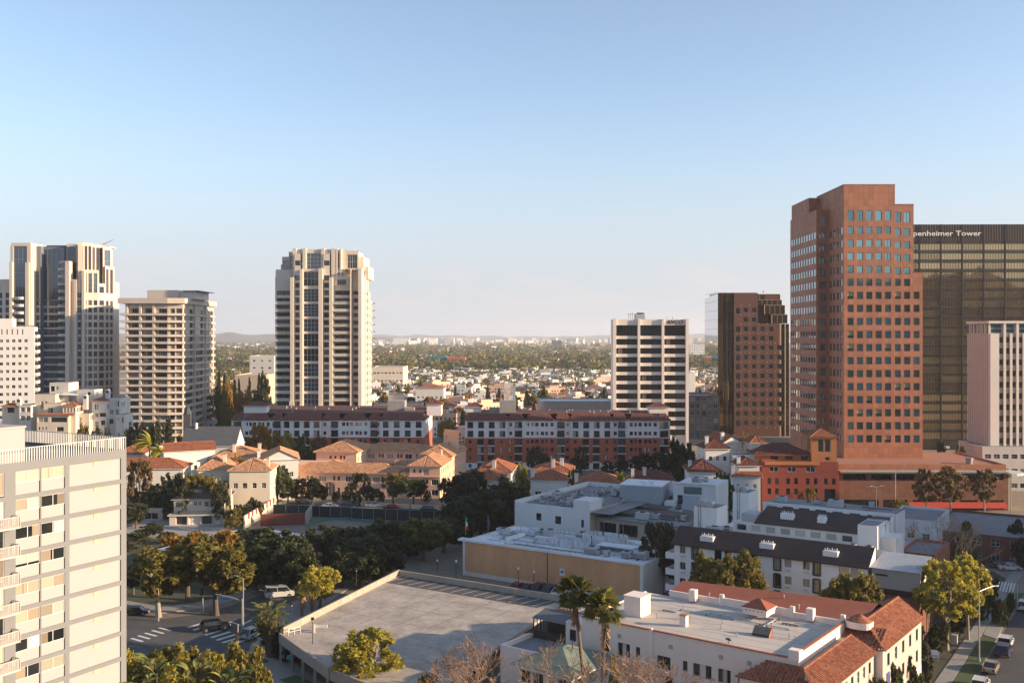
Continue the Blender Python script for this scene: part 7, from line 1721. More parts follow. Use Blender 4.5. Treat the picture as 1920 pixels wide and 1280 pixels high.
# ---- shaded street trees between the vacant lot and the deck
g2 = 'shaded street trees along the road behind the parking deck'
places = ('left of the golden tree row', 'beside the white membrane hall', 'near the hall corner', 'left of the vacant lot', 'before the vacant lot', 'at the middle of the vacant lot', 'right of the vacant lot', 'near the far deck corner', 'beside the road bend', 'left of the flag poles', 'close behind the round glossy tree', 'close behind the deck wall', 'behind the small fan palms', 'at the lot corner', 'near the street lamp')
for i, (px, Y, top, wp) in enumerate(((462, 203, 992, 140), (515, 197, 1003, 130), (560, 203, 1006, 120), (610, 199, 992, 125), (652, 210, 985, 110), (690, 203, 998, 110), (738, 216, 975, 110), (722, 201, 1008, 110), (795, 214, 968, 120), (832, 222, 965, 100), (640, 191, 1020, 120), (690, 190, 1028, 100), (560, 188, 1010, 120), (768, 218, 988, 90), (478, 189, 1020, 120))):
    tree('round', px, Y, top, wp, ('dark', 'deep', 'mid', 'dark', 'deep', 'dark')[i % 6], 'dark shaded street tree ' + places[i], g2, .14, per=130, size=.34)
g3 = 'dark trees filling the gap right of the pink house'
for i, (px, Y, top, wp) in enumerate(((858, 262, 897, 80), (880, 250, 882, 105), (925, 246, 905, 115), (900, 238, 920, 115), (950, 250, 897, 90), (870, 232, 935, 105), (930, 232, 930, 90), (958, 240, 922, 80))):
    tree('round', px, Y, top, wp, ('dark', 'deep')[i % 2], 'dark tree right of the pink house, ' + ('beside its corner', 'topmost of the clump', 'before the first cottage', 'in the middle of the clump', 'nearest the second cottage', 'lowest on the road side', 'beside the flag poles', 'at the pale block wall')[i], g3, .15)
# ---- before the pink house
g4 = 'street trees before the pink house'
tree('round', 519, 287, 876, 72, 'dark', 'broad dark tree at the left corner of the pink house', g4, .1)
tree('round', 540, 284, 892, 50, 'mid', 'green tree beside the broad dark corner tree', g4, .15)
tree('round', 585, 284, 892, 60, 'deep', 'dark tree left of the pink house archway', g4, .15)
tree('loose', 673, 283, 888, 52, 'dark', 'pointed dark tree before the middle of the pink front', g4, .12)
tree('round', 737, 283, 888, 54, 'olive', 'olive tree before the pink front with sunlit top', g4, .25)
tree('round', 775, 281, 897, 60, 'mid', 'green tree before the right wing of the pink house', g4, .28)
for i, px in enumerate((630, 648, 700, 712, 800)): tree('round', px, 288, 921 - (i % 2) * 2, 20, 'mid', 'low clipped shrub before the pink house, ' + ('first', 'second', 'third', 'fourth', 'fifth')[i] + ' from the archway', 'shrubs along the pink house', .02, 'shrub', 40, .3, cat='shrub')
# ---- trees of the left gardens
g5 = 'garden trees of the left houses'
for i, (px, Y, top, wp, c) in enumerate(((262, 268, 862, 60, 'brown'), (330, 270, 888, 60, 'dark'), (372, 270, 884, 56, 'olive'), (402, 262, 896, 60, 'olive'), (350, 262, 905, 60, 'deep'), (300, 266, 910, 60, 'dark'), (268, 274, 925, 60, 'deep'), (325, 262, 920, 50, 'mid'), (345, 258, 912, 42, 'mid'), (416, 256, 905, 40, 'dark'), (255, 250, 940, 50, 'dark'), (455, 255, 945, 45, 'dark'), (438, 247, 955, 40, 'olive'), (475, 262, 935, 40, 'mid'), (398, 290, 858, 46, 'olive'), (450, 292, 856, 60, 'gold'), (278, 238, 985, 70, 'dark'), (315, 232, 1000, 50, 'deep'), (250, 225, 1000, 60, 'dark'))):
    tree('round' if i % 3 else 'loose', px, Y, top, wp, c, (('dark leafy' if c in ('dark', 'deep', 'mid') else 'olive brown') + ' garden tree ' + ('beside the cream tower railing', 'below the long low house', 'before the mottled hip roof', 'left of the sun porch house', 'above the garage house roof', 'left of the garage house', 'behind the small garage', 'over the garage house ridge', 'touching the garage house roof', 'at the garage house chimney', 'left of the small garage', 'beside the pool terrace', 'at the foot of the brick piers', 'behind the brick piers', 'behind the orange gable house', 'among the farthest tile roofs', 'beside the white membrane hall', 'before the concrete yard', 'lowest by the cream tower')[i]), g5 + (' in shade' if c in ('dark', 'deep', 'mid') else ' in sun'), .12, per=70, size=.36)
tree('column', 316, 318, 779, 22, 'dark', 'tall dark cypress before the beige balcony tower', None, .02, 'cypress_tree', 110, .3)
for i, (px, top, wp, c) in enumerate(((238, 800, 40, 'dark'), (262, 792, 40, 'deep'), (285, 784, 40, 'dark'), (222, 806, 30, 'deep'), (160, 790, 36, 'olive'), (185, 800, 36, 'dark'), (205, 806, 30, 'deep'), (340, 806, 24, 'olive'))): tree('round', px, 326, top, wp, c, 'dark tree at the foot of the left towers, ' + ('fourth', 'third before the palms', 'beside the cypress', 'behind the palms', 'before the arched windows', 'right of the arches', 'fifth', 'right of the cypress')[i], 'trees at the foot of the left towers', .1, per=70, size=.36)
# ---- before the brick blocks
g6 = 'golden trees before the left brick block'
for (px, top, wp, c, l) in ((486, 796, 46, 'gold', 'tall golden tree before the left end of the brick block'), (512, 806, 36, 'gold', 'golden tree right of the tallest golden tree'), (538, 815, 38, 'lime', 'lime green tree before the left brick block'), (570, 818, 44, 'mid', 'green tree right of the lime green one'), (600, 820, 36, 'brown', 'brown leafed tree at the right end of the golden row'), (460, 818, 40, 'olive', 'olive tree at the left end of the golden row')): tree('loose', px, 344, top, wp, c, l, g6, .15, per=70, size=.36)
for i in range(12): tree('round', 425 + i * 17, 340, 838 + (i % 3) * 4, 28, 'dark' if i % 2 else 'mid', 'dark shrub in the hedge before the left brick block', 'hedge shrubs before the left brick block', .02, 'shrub', 40, .4, cat='shrub')
for i, (px, top, wp) in enumerate(((1003, 838, 34), (1020, 850, 30), (1090, 838, 30), (1080, 860, 30), (1190, 858, 28), (1208, 848, 34), (1235, 850, 34), (1140, 866, 26), (1165, 864, 30), (1250, 850, 26))): tree('loose', px, 347, top, wp, 'deep' if i % 2 else 'dark', 'thin dark tree before the right brick block, ' + ('first', 'second', 'fourth', 'third', 'seventh', 'eighth', 'ninth', 'fifth', 'sixth', 'tenth')[i] + ' from the pink house', 'thin trees before the right brick block', .12, per=70, size=.34)
for i, (px, top, wp) in enumerate(((1268, 820, 44), (1290, 832, 40), (1275, 845, 40), (1310, 850, 34))): tree('round', px, 318, top, wp, 'deep', 'large dark tree right of the brick block, ' + ('tallest', 'second', 'nearest the maroon cottage', 'beside the white bungalow')[i], 'dark trees right of the brick block', .08, per=70, size=.36)
tree('round', 983, 268, 871, 36, 'lime', 'sunlit pale green tree between the clay roofed cottages', None, .2, per=110); tree('loose', 1073, 266, 880, 24, 'olive', 'slim olive tree between second and third cottage', None, .1, per=110); tree('loose', 1280, 290, 868, 34, 'deep', 'dark tree behind the maroon roofed cottage', None, .1)
tree('loose', 1356, 236, 884, 52, 'mid', 'airy green tree before the white Spanish houses', None, .25, per=90); tree('round', 1447, 300, 838, 26, 'deep', 'dark tree behind the red building roof', None, .1, per=40, size=.4); tree('round', 1470, 302, 840, 30, 'deep', 'second dark tree top behind the red building roof', None, .1, per=40, size=.4); tree('round', 1395, 300, 812, 22, 'olive', 'small olive tree above the Spanish house roofs', None, .1, per=40, size=.4)
# ---- right side
tree('round', 1241, 187, 966, 88, 'dark', 'big dark round tree beside the white mansard house', None, .12, per=150)
g7 = 'sunlit green trees before the mansard house'
for (px, Y, top, wp, l) in ((1328, 162, 1040, 72, 'left green tree of the pair before the mansard house'), (1395, 160, 1036, 88, 'right green tree of the pair before the mansard house'), (1362, 158, 1052, 60, 'low green tree in the middle of the mansard house trees'), (1583, 149, 1068, 78, 'bushy green tree before the mansard house right end'), (1627, 148, 1074, 64, 'bushy green tree beside the grey metal roofed building')): tree('round', px, Y, top, wp * 1.15, 'olive', l, g7, .42, per=150)
tree('loose', 1775, 153, 1050, 118, 'lime', 'large yellow lime tree beside the avenue pavement', None, .38, per=130, pale=True, var=1); tree('loose', 1815, 158, 1044, 80, 'lime', 'yellow lime tree behind the large one', None, .38, per=130, pale=True, var=2); tree('loose', 1738, 158, 1062, 60, 'lime', 'thin yellow lime tree near the brick yard', None, .4, per=90, pale=True, var=3)
tree('cone', 1812, 176, 972, 78, 'mid', 'dense dark green pine right of the bare tree', None, .12, 'pine_tree', 130, .32)
g8 = 'sparse brown trees before the podium'
for (px, top, wp, l) in ((1737, 879, 46, 'sparse brown leafed tree, first of three before the podium'), (1782, 877, 62, 'sparse brown leafed tree, middle of three before the podium'), (1846, 879, 50, 'sparse brown leafed tree, third before the podium end')): tree('loose', px, 266, top, wp, 'brown', l, g8, .3, per=80, pale=True)
for (px, Y, top, wp, c, l) in ((1520, 262, 914, 26, 'olive', 'small olive tree before the red building'), (1500, 262, 925, 20, 'olive', 'low olive bush before the red building'), (1690, 262, 938, 34, 'olive', 'sunlit bush at the podium foot'), (1676, 264, 942, 22, 'gold', 'golden bush left of the sunlit bush'), (1905, 215, 975, 40, 'deep', 'dark tree at the right frame edge'), (1916, 205, 1010, 40, 'deep', 'lower dark tree at the right frame edge'), (1765, 320, 828, 22, 'dark', 'dark bush behind the podium roof'), (1800, 318, 834, 26, 'brown', 'brown bush behind the podium roof')): tree('loose' if c != 'deep' else 'round', px, Y, top, wp, c, l, None, .06, per=60, size=.32)
g9 = 'dark garden bushes by the avenue'
for i, (px, Y, top, wp) in enumerate(((1672, 124, 1235, 50), (1700, 130, 1230, 44), (1650, 120, 1262, 50), (1720, 126, 1250, 40), (1735, 138, 1205, 40), (1690, 120, 1268, 50), (1760, 150, 1165, 40), (1800, 160, 1130, 40), (1835, 168, 1105, 40), (1855, 176, 1078, 36), (1870, 165, 1120, 20), (1895, 172, 1108, 20), (1885, 165, 1132, 18), (1725, 150, 1175, 36))): tree('round', px, Y, top, wp, ('dark', 'deep', 'mid')[i % 3], 'dark bush by the avenue ' + ('left of the balloons', 'above the balloons', 'at the bottom edge under the tile roof', 'right of the balloons', 'beside the lawn sign', 'at the bottom edge nearest the pavement', 'beside the utility cabinet', 'under the large lime tree', 'below the pine', 'beside the striped awning', 'at the driveway', 'beyond the pedestrian', 'on the planted verge', 'along the brown fence')[i], g9, .03, 'bush', 70, .22, cat='bush')
# ---- lower left and centre
tree('round', 600, 176, 1058, 84, 'lime', 'round glossy sunlit tree beside the parking deck wall', None, .12, per=150, var=2); 
tree('loose', 690, 132, 1184, 130, 'lime', 'spreading golden green tree before the deck entrance', None, .3, per=140, pale=True, var=0, size=.26); tree('loose', 655, 134, 1205, 80, 'lime', 'lower branch mass of lime leaves beside the golden tree', None, .25, per=120, pale=True, var=1, size=.26)
g10 = 'sunlit bushes in the lower left garden'
for i, (px, Y, top, wp) in enumerate(((250, 127, 1222, 100), (300, 126, 1212, 120), (355, 125, 1208, 120), (405, 126, 1212, 120), (452, 127, 1208, 90), (478, 123, 1238, 70), (330, 119, 1232, 120), (400, 119, 1238, 120), (275, 121, 1236, 100))): tree('round', px, Y, top, wp, ('lime', 'olive', 'olive')[i % 3], 'sunlit yellow green bush in the lower left garden, ' + ('touching the cream tower', 'second from the cream tower', 'in the middle of the back row', 'fourth from the cream tower', 'right end of the back row', 'nearest the pavement', 'front row middle', 'front row right', 'front row left')[i], g10, .02, 'bush', 150, .2, cat='bush')
for i, (px, Y, top, wp) in enumerate(((505, 150, 1172, 40), (520, 149, 1180, 36), (540, 147, 1200, 30))): tree('round', px, Y, top, wp, 'dark', 'dark bush at the deck corner, ' + ('under the giant leaves', 'against the wall', 'beside the deck opening')[i], 'dark bushes at the deck corner', .02, 'bush', 90, .22, cat='bush')
tree('round', 1152, 119, 1225, 24, 'lime', 'small clipped sunlit bush beside the green roofed bungalow', None, .05, 'bush', 110, .16, cat='bush')
for (px, Y, top, w_) in ((800, 125, 1258, 50), (855, 122, 1262, 60)): tree('round', px, Y, top, w_, 'brown', 'brownish bush at the bottom edge before the deck', 'bushes at the bottom edge', .03, 'bush', 90, .2, cat='bush')

# ---- dark conifers before the far cream hall, left of the tall cream tower
for i, (px, Y, top, wp, k) in enumerate(((411, 520, 690, 18, 'cone'), (421, 540, 697, 16, 'cone'), (492, 500, 692, 18, 'cone'), (486, 520, 700, 10, 'column'), (440, 500, 712, 10, 'column'), (448, 505, 708, 14, 'cone'), (468, 490, 706, 18, 'cone'), (430, 480, 712, 26, 'round'), (500, 480, 705, 26, 'round'), (410, 470, 725, 34, 'round'), (455, 466, 728, 34, 'round'), (485, 462, 735, 34, 'round'), (425, 455, 742, 34, 'round'))):
    tree(k, px, Y, top, wp, 'dark' if k != 'round' else ('olive', 'gold', 'mid')[i % 3], (('dark conifer' if k == 'cone' else 'dark cypress' if k == 'column' else 'sunlit leafy tree') + ' left of the tall cream tower, ' + ('tallest by the beige tower', 'right of the tallest', 'tall beside the cream tower', 'thin before the blank block', 'thin at the hall', 'beside the thin one', 'before the hall', 'left of the hall', 'at the tower edge', 'by the beige tower foot', 'in the middle', 'right of the middle', 'lowest')[i]), 'trees left of the tall cream tower', .06, per=60, size=.5)
# ---- bare trees
def bare(label, X, Y, h, w_, seed, depth=6, m=TWIG, spread=.55):
    rr = random.Random(seed); o = MB(); limb(o, (0, 0, 0), (0, 0, 1), h * .26, .26, 0, rr, BARKP, .1, 3)
    for i in range(4): a = i * 1.57 + rr.uniform(-.4, .4); limb(o, (0, 0, h * .25), (math.cos(a) * .7 * w_, math.sin(a) * .7 * w_, .9), h * .235, .15, depth - 1, rr, m, spread, 2, .18)
    t = thing('bare_tree', label, 'tree', (X, Y, 0)); 
    tb = MB(); limb(tb, (0, 0, -.2), (0, 0, 1), h * .27, .3, 0, rr, BARKP, .1, 3); tb.build('trunk', t)
    q = o.build('branches', t); return t
bare('bare pale trunked tree standing before the dark pine', XX(1768, 174), 174, 17.5, .7, 3, 6, TWIG, .42)
bare('bare brown twiggy tree at the bottom edge before the parking deck', XX(925, 109), 109, 16.1, 1.3, 8, 7)
bare('bare brown twiggy tree at the bottom edge right of the palms', XX(1245, 103), 103, 16.1, 1.4, 21, 7)
bare('bare twiggy treetop at the bottom edge between palms and long wall', XX(1175, 105), 105, 15.2, 1.2, 33, 7)
# ---- palms
def fan_frond(mb, base, d, L_, m, rr, droop=.35, n=12):
    base = Vector(base); d = Vector(d).normalized(); side = d.cross(Vector((0, 0, 1)))
    if side.length < .1: side = Vector((1, 0, 0))
    side.normalize(); up = side.cross(d).normalized(); hub = base + d * L_ * .5 - Vector((0, 0, droop * L_ * .12)); mb.tube(base, hub, .035, .02, m, 3, False)
    for i in range(n):
        a = (i / (n - 1) - .5) * 2.5; bd = (d * math.cos(a) + side * math.sin(a) - Vector((0, 0, droop * (.5 + .5 * abs(a))))).normalized(); tip = hub + bd * L_ * .62 * rr.uniform(.85, 1.1)
        nrm = bd.cross(up); nrm = nrm.normalized() * .075 * L_
        mid = hub + bd * L_ * .33; mb.poly([hub, mid + nrm, tip - Vector((0, 0, .12 * L_)), mid - nrm], m)
def fan_palm(label, X, Y, h, lean, wind, seed, cr=2.6, skirt=3.0, group=None):
    rr = random.Random(seed); t = thing('fan_palm', label, 'palm tree', (X, Y, 0), 0, group); o = MB(); p = Vector((0, 0, -.2)); n = 14
    for i in range(n):
        f = (i + 1) / n; q = Vector((lean * f ** 1.6, 0, h * f)); o.tube(p, q, (.23 - .06 * (i / n) + (.05 if i % 2 else 0)), .23 - .06 * f, PALMT, 8, False); p = q
    o.build('trunk', t); top = p
    s = MB()
    for i in range(70):
        a = rr.uniform(0, 6.28); z = rr.uniform(-skirt, -.1); q = top + Vector((.15 * math.cos(a), .15 * math.sin(a), z)); k = rr.uniform(.5, 1.2) * (1 + z / skirt * .45)
        e_ = q + Vector((math.cos(a) * k * .75, math.sin(a) * k * .75, -rr.uniform(.6, 1.4))); w_ = Vector((-math.sin(a), math.cos(a), 0)) * rr.uniform(.06, .14)
        s.poly([q - w_ * .3, q + w_ * .3, e_ + w_, e_ - w_], LF['dead'])
    s.build('dead_skirt', t)
    c = MB()
    for i in range(44):
        a = rr.uniform(0, 6.28); el = rr.uniform(-.55, 1.35); d = Vector((math.cos(a) * math.cos(el) + wind, math.sin(a) * math.cos(el) * .9, math.sin(el))); fan_frond(c, top + Vector((0, 0, .1)), d, cr * .84 * rr.uniform(.75, 1.05), LF['frond'], rr, .25 + .3 * (el < .3))
    c.build('crown', t); return t
gp = 'twin tall fan palms in the foreground'
fan_palm('left tall fan palm with a ragged windblown crown', XX(1102, 112), 112, 19.2, -1.5, -.25, 5, 2.9, 2.8, gp); fan_palm('right tall fan palm with a long skirt of dead fronds', XX(1128, 110), 110, 18.1, .35, -.2, 6, 2.9, 4.0, gp)
gq = 'small fan palms by the deck wall'
fan_palm('small fan palm with dead fronds left of the round glossy tree', XX(566, 171), 171, 4.6, .1, 0, 7, 2.0, 2.2, gq); fan_palm('small fan palm half inside the round glossy tree', XX(585, 172), 172, 4.4, .1, 0, 8, 1.8, 2.0, gq)
def feather_palm(label, X, Y, h, wind, seed, L_=4.0, n=26, colr='frond', group=None, lean=.5):
    rr = random.Random(seed); t = thing('feather_palm', label, 'palm tree', (X, Y, 0), 0, group); o = MB(); o.tube((0, 0, -.2), (lean, 0, h), .26, .18, PALMT, 7); o.build('trunk', t); c = MB(); top = Vector((lean, 0, h))
    for i in range(n):
        a = rr.uniform(0, 6.28); el = rr.uniform(.1, 1.3); d = Vector((math.cos(a) * math.cos(el) + wind, math.sin(a) * math.cos(el), math.sin(el))).normalized(); p = top; k = 7; sd_ = d.cross(Vector((0, 0, 1))).normalized()
        for j in range(k):
            q = p + d * (L_ / k); w_ = .55 * math.sin(math.pi * (j + .8) / (k + 1)) ; dr = Vector((0, 0, -.35 * w_))
            for s_ in (-1, 1):
                c.poly([p, q, q + sd_ * s_ * w_ + dr + d * .25, p + sd_ * s_ * w_ + dr + d * .25], LF[colr])
            p = q; d = (d + Vector((wind * .18, 0, -.22))).normalized()
    c.build('crown', t); return t
gl = 'windblown palms left of the church'
feather_palm('tall windblown golden palm left of the church roof', XX(276, 300), 300, 15.5, -.7, 3, 5.4, 30, 'lime', gl, .8); feather_palm('smaller windblown golden palm beside the cypress', XX(300, 300), 300, 13.2, -.7, 4, 4.4, 26, 'lime', gl, .5)
feather_palm('sunlit feather palm among the cottages', XX(1162, 262), 262, 9.5, 0, 5, 4.0, 26, 'lime', None, .1); feather_palm('short feather palm at the left brick block foot', XX(582, 346), 346, 5.5, 0, 6, 4.0, 24, 'mid', None, .1)
# ---- giant leaves (banana, bird of paradise)
def giant(label, X, Y, h, seed, n=34, w_=2.2, group=None):
    rr = random.Random(seed); t = thing('giant_strelitzia', label, 'plant', (X, Y, 0), 0, group); s = MB(); c = MB()
    for i in range(n):
        a = rr.uniform(0, 6.28); b0 = Vector((math.cos(a) * rr.uniform(0, .7), math.sin(a) * rr.uniform(0, .7), 0)); hh = h * rr.uniform(.35, .92); p = b0 + Vector((math.cos(a) * w_ * .25, math.sin(a) * w_ * .25, hh)); s.tube(b0, p, .09, .05, PALMT, 4, False)
        d = Vector((math.cos(a), math.sin(a), rr.uniform(.3, 1.6))).normalized(); sd_ = Vector((-math.sin(a), math.cos(a), 0)); L_ = rr.uniform(1.3, 2.1); k = 5; pts = []
        for j in range(k + 1):
            f = j / k; wd_ = .36 * math.sin(math.pi * min(1, .12 + f * .88)) + .02; pts.append((p + sd_ * wd_, p, p - sd_ * wd_)); p = p + d * (L_ / k); d = (d + Vector((0, 0, -.22))).normalized()
        for j in range(k):
            c.poly([pts[j][1], pts[j + 1][1], pts[j + 1][0] + Vector((0, 0, .1)), pts[j][0] + Vector((0, 0, .1))], LF['banana']); c.poly([pts[j][1], pts[j][2] + Vector((0, 0, .1)), pts[j + 1][2] + Vector((0, 0, .1)), pts[j + 1][1]], LF['banana'])
    s.build('stems', t); c.build('leaves', t); return t
giant('tall giant leaved plant at the parking deck corner', XX(508, 149.5), 149.5, 8.4, 3, 110, 3.0); gg = 'giant leaved plants in the lower left garden'
for i, (px, Y, h) in enumerate(((282, 120, 10.4), (302, 118, 9.6), (368, 118, 9.6), (330, 112, 8.6), (390, 112, 8.2), (350, 110, 7.8), (262, 116, 9.0), (430, 118, 8.6))): giant('pale giant leaved plant in the lower left bushes, ' + ('second', 'third', 'sixth', 'fourth', 'seventh', 'fifth', 'first', 'eighth')[i] + ' from the cream tower', XX(px, Y), Y, h, 10 + i, 34, 2.4, gg)
# ================================================================== the far city
def hmesh(k):
    r = random.Random(k * 3 + 1); o = MB(); wm = [WHITE, CREAM, OFFW, WHITE, BEIGE, WHT, PINK, WHITE][k % 8]
    w_, d_, h_ = [(13, 11, 6.2), (12, 12, 5.6), (15, 10, 5.2), (20, 13, 9.5), (16, 12, 6.5), (10, 10, 8.5), (24, 14, 10), (18, 12, 6)][k % 8]
    flat = k % 8 in (0, 3, 5, 6)
    o.box(-w_ / 2, w_ / 2, 0, d_, 0, h_, wm)
    if flat:
        o.box(-w_ / 2 + .3, w_ / 2 - .3, .3, d_ - .3, h_, h_ + .05, ROOFG); o.box(-w_ / 4, w_ / 6, d_ * .4, d_ * .8, h_, h_ + 2.2, wm); o.box(-w_ / 2, w_ / 2, 0, .3, h_, h_ + .6, wm); o.box(-w_ / 2, -w_ / 2 + .3, .3, d_, h_, h_ + .6, wm); o.box(w_ / 2 - .3, w_ / 2, .3, d_, h_, h_ + .6, wm)
    else: hip_roof(o, -w_ / 2, w_ / 2, 0, d_, h_, 2.4, [None, REDR, ROOFG, None, BROWNR, None, None, REDR][k % 8] or REDR, .6, (1, 1) if k % 2 else (0, 0), wm, tiles=False)
    fl_ = max(1, int(h_ / 2.9)); n = int(w_ / 3.0)
    for j in range(fl_):
        for i in range(n):
            if r.random() < .85:
                x = -w_ / 2 + (i + .5) * w_ / n; z = .9 + j * 2.9; q = r.uniform(.5, .9); o.box(x - q, x + q, -.06, -.01, z, z + 1.4, FRM_D, False)
        for i in range(3): y = d_ * (i + .5) / 3; o.box(w_ / 2 + .01, w_ / 2 + .06, y - .7, y + .7, .9 + j * 2.9, 2.3 + j * 2.9, FRM_D, False)
    if k % 3 == 0: o.box(w_ / 2 - 2.2, w_ / 2 - 1.2, d_ * .3, d_ * .4, h_, h_ + 3, BRICK)
    return o.mesh('house')
HM = [hmesh(k) for k in range(8)]
bt = [leaf_mesh('crown', [(c[0] * 4.2, c[1] * 4.2, c[2] * 6.5 + 1.2) for c in clumps(kd, sd_)[0]], [q * 5.5 for q in clumps(kd, sd_)[1]], 9, .75, sd_, 1.0, .6, .8) for kd, sd_ in (('round', 71), ('round', 72), ('loose', 73), ('cone', 74), ('column', 75))]
for me in bt[3:4]:
    pass
BCOL = ['olive', 'mid', 'olive', 'gold', 'mid', 'brown', 'olive', 'mid']
r = random.Random(99)
def inview(x, y, m=30): px = CX + F * x / y; return (395 - m < px < 520 + m) or (690 - m < px < 1155 + m) or (1283 - m < px < 1345 + m)
cand = []
for gy in range(0, 74):
    for gx in range(-76, 62):
        Y = 452 + gy * 18.5 + r.uniform(-6, 6); X = gx * 15.5 + r.uniform(-4, 4) + (gy % 2) * 7
        if not -.36 < X / Y < .24: continue
        if Y < 520 and (-110 < X < -50 or 40 < X < 125): continue
        cand.append((X, Y))
hs_, ts_ = [], []
for (X, Y) in cand:
    px = CX + F * X / Y; py = CY + 48 * F / Y
    wood = (px < 530 and py < 790) or (675 < py < 683)
    if r.random() < (.20 if wood else .72 if py < 750 else .55): hs_.append((X, Y))
    for q in range(2 if wood else 1):
        if r.random() < (.85 if wood else .58): ts_.append((X + r.uniform(-11, 11), Y + r.uniform(-13, -3)))
hv = [p for p in hs_ if inview(*p)]; ho = [p for p in hs_ if not inview(*p)]; tv = [p for p in ts_ if inview(*p)]; to = [p for p in ts_ if not inview(*p)]
hv.sort(key=lambda p: p[1]); tv.sort(key=lambda p: p[1])
KL = ['white flat roofed house in the far city', 'cream house with red hip roof in the far city', 'pale house with grey gable roof in the far city', 'white three storey apartment house in the far city', 'beige house with brown gable roof in the far city', 'narrow bright white flat house in the far city', 'pink flat roofed apartment house in the far city', 'white house with red roof in the far city']
TL = ['round olive tree', 'round dark green tree', 'loose golden tree', 'pointed conifer', 'tall thin cypress tree']
for (X, Y) in hv[:290]:
    k = r.choice((0, 0, 1, 2, 3, 3, 5, 5, 4, 6, 7, 7)); s = r.uniform(.55, .88)
    link('house', HM[k], None, (X, Y, 0), r.uniform(-.35, .35) + r.choice((0, 0, .6)), KL[k], 'house', 'far ' + KL[k].split(' in the')[0] + 's', scale=(s, s, s * r.uniform(.9, 1.15)))
def far_tree(X, Y, big=1.0):
    k = r.choice((0, 0, 0, 1, 1, 2, 2, 3, 4)); s = r.uniform(.7, 1.35) * big; sx_ = s * (.38 if k == 4 else .62 if k == 3 else 1)
    t = thing('tree', TL[k] + ' in the far city', 'tree', (X, Y, 0), r.uniform(0, 6), 'far ' + TL[k] + 's')
    o = link('crown', bt[k], t, (0, 0, .6), 0, scale=(sx_, sx_, s * (1.5 if k == 4 else 1.4 if k == 3 else 1))); o.material_slots[0].link = 'OBJECT'; o.material_slots[0].material = LF[('dark' if k in (3, 4) else r.choice(BCOL))]
    link('trunk', trunk(k % 3), t, (0, 0, 0), 0, scale=(sx_, sx_, s * .6))
for (X, Y) in tv[:185]: far_tree(X, Y)
# the rest, too small or hidden to pick apart: one mass of roofs, one of tree crowns
o = MB(); WM_ = [WHITE, WHT, CREAM, OFFW, BEIGE, WHITE]; RM_ = [ROOFW, ROOFG, REDR, ROOFG, BROWNR, ROOFT]
def far_box(X, Y, w_, d_, h_):
    a = r.uniform(-.5, .5); c, s = math.cos(a), math.sin(a); pl = [(X + c * x - s * y, Y + s * x + c * y) for x, y in ((-w_ / 2, 0), (w_ / 2, 0), (w_ / 2, d_), (-w_ / 2, d_))]
    o.prism(pl, 0, h_, r.choice(WM_), r.choice(RM_))
    if h_ > 4 and Y < 2600:
        for j in range(max(1, int(h_ / 3))): o.poly([(pl[0][0] + (pl[1][0] - pl[0][0]) * t + s * .1, pl[0][1] + (pl[1][1] - pl[0][1]) * t - c * .1, .9 + j * 3 + z) for t, z in ((.1, 0), (.9, 0), (.9, 1.3), (.1, 1.3))], FRM_D)
for (X, Y) in hv[290:] + ho: far_box(X, Y, r.uniform(6, 13), r.uniform(7, 11), r.choice((3.5, 4.5, 5.5, 5.5, 7.5)))
for i in range(5200):
    Y = 1 / r.uniform(1 / 6800, 1 / 1500); X = Y * r.uniform(-.40, .27)
    if 1900 < Y < 3600 and r.random() < .3: continue
    far_box(X, Y, r.uniform(8, 24) * (1 + Y / 6000), r.uniform(9, 18), r.choice((4, 5, 6, 7, 9, 11)))
for i in range(520):
    Y = r.uniform(4600, 8800); X = Y * r.uniform(-.22, .36); far_box(X, Y, r.uniform(18, 70), 30, r.choice((12, 16, 22, 30, 42)) * (1 if X / Y > -.12 else .6))
o.build('distant_roofs', None, kind='stuff', label='pale roofs and walls of the far city reaching to the horizon')
# crowns
pts = tv[185:] + to; g = np.random.default_rng(5); cs, rs = [], []
for (X, Y) in pts:
    s = r.uniform(.7, 1.35)
    for q in range(7): cs.append((X + r.gauss(0, 1.7) * s, Y + r.gauss(0, 1.7) * s, (3.0 + r.uniform(0, 4.5)) * s)); rs.append(1.7 * s)
m1 = leaf_mesh('distant_trees', cs, rs, 6, 1.0, 3, 1.0, .6, .8)
cs, rs = [], []
for i in range(5600):
    Y = 1 / r.uniform(1 / 6500, 1 / 1350); X = Y * r.uniform(-.40, .27); s = r.uniform(.8, 1.5) * (1 + Y / 5000)
    for q in range(3): cs.append((X + r.gauss(0, 3.0) * s, Y + r.gauss(0, 3.0) * s, (3.5 + r.uniform(0, 4.0)) * s)); rs.append(3.0 * s)
m2 = leaf_mesh('far_woods', cs, rs, 7, 2.6, 4, .9, .7, .9)
for me, nm, lb in ((m1, 'distant_trees', 'olive tree crowns massed between the far houses'), (m2, 'far_woods', 'hazy green belt of trees across the basin')):
    ob = link(nm, me, None, kind='stuff', label=lb); me.materials.clear(); me.materials.append(LF['mid']); me.materials.append(LF['olive']); me.materials.append(LF['brown']); me.polygons.foreach_set('material_index', np.repeat(np.random.default_rng(1).choice([0, 0, 1, 1, 2], len(me.polygons) // 42 + 1), 42)[:len(me.polygons)].astype(np.int32))
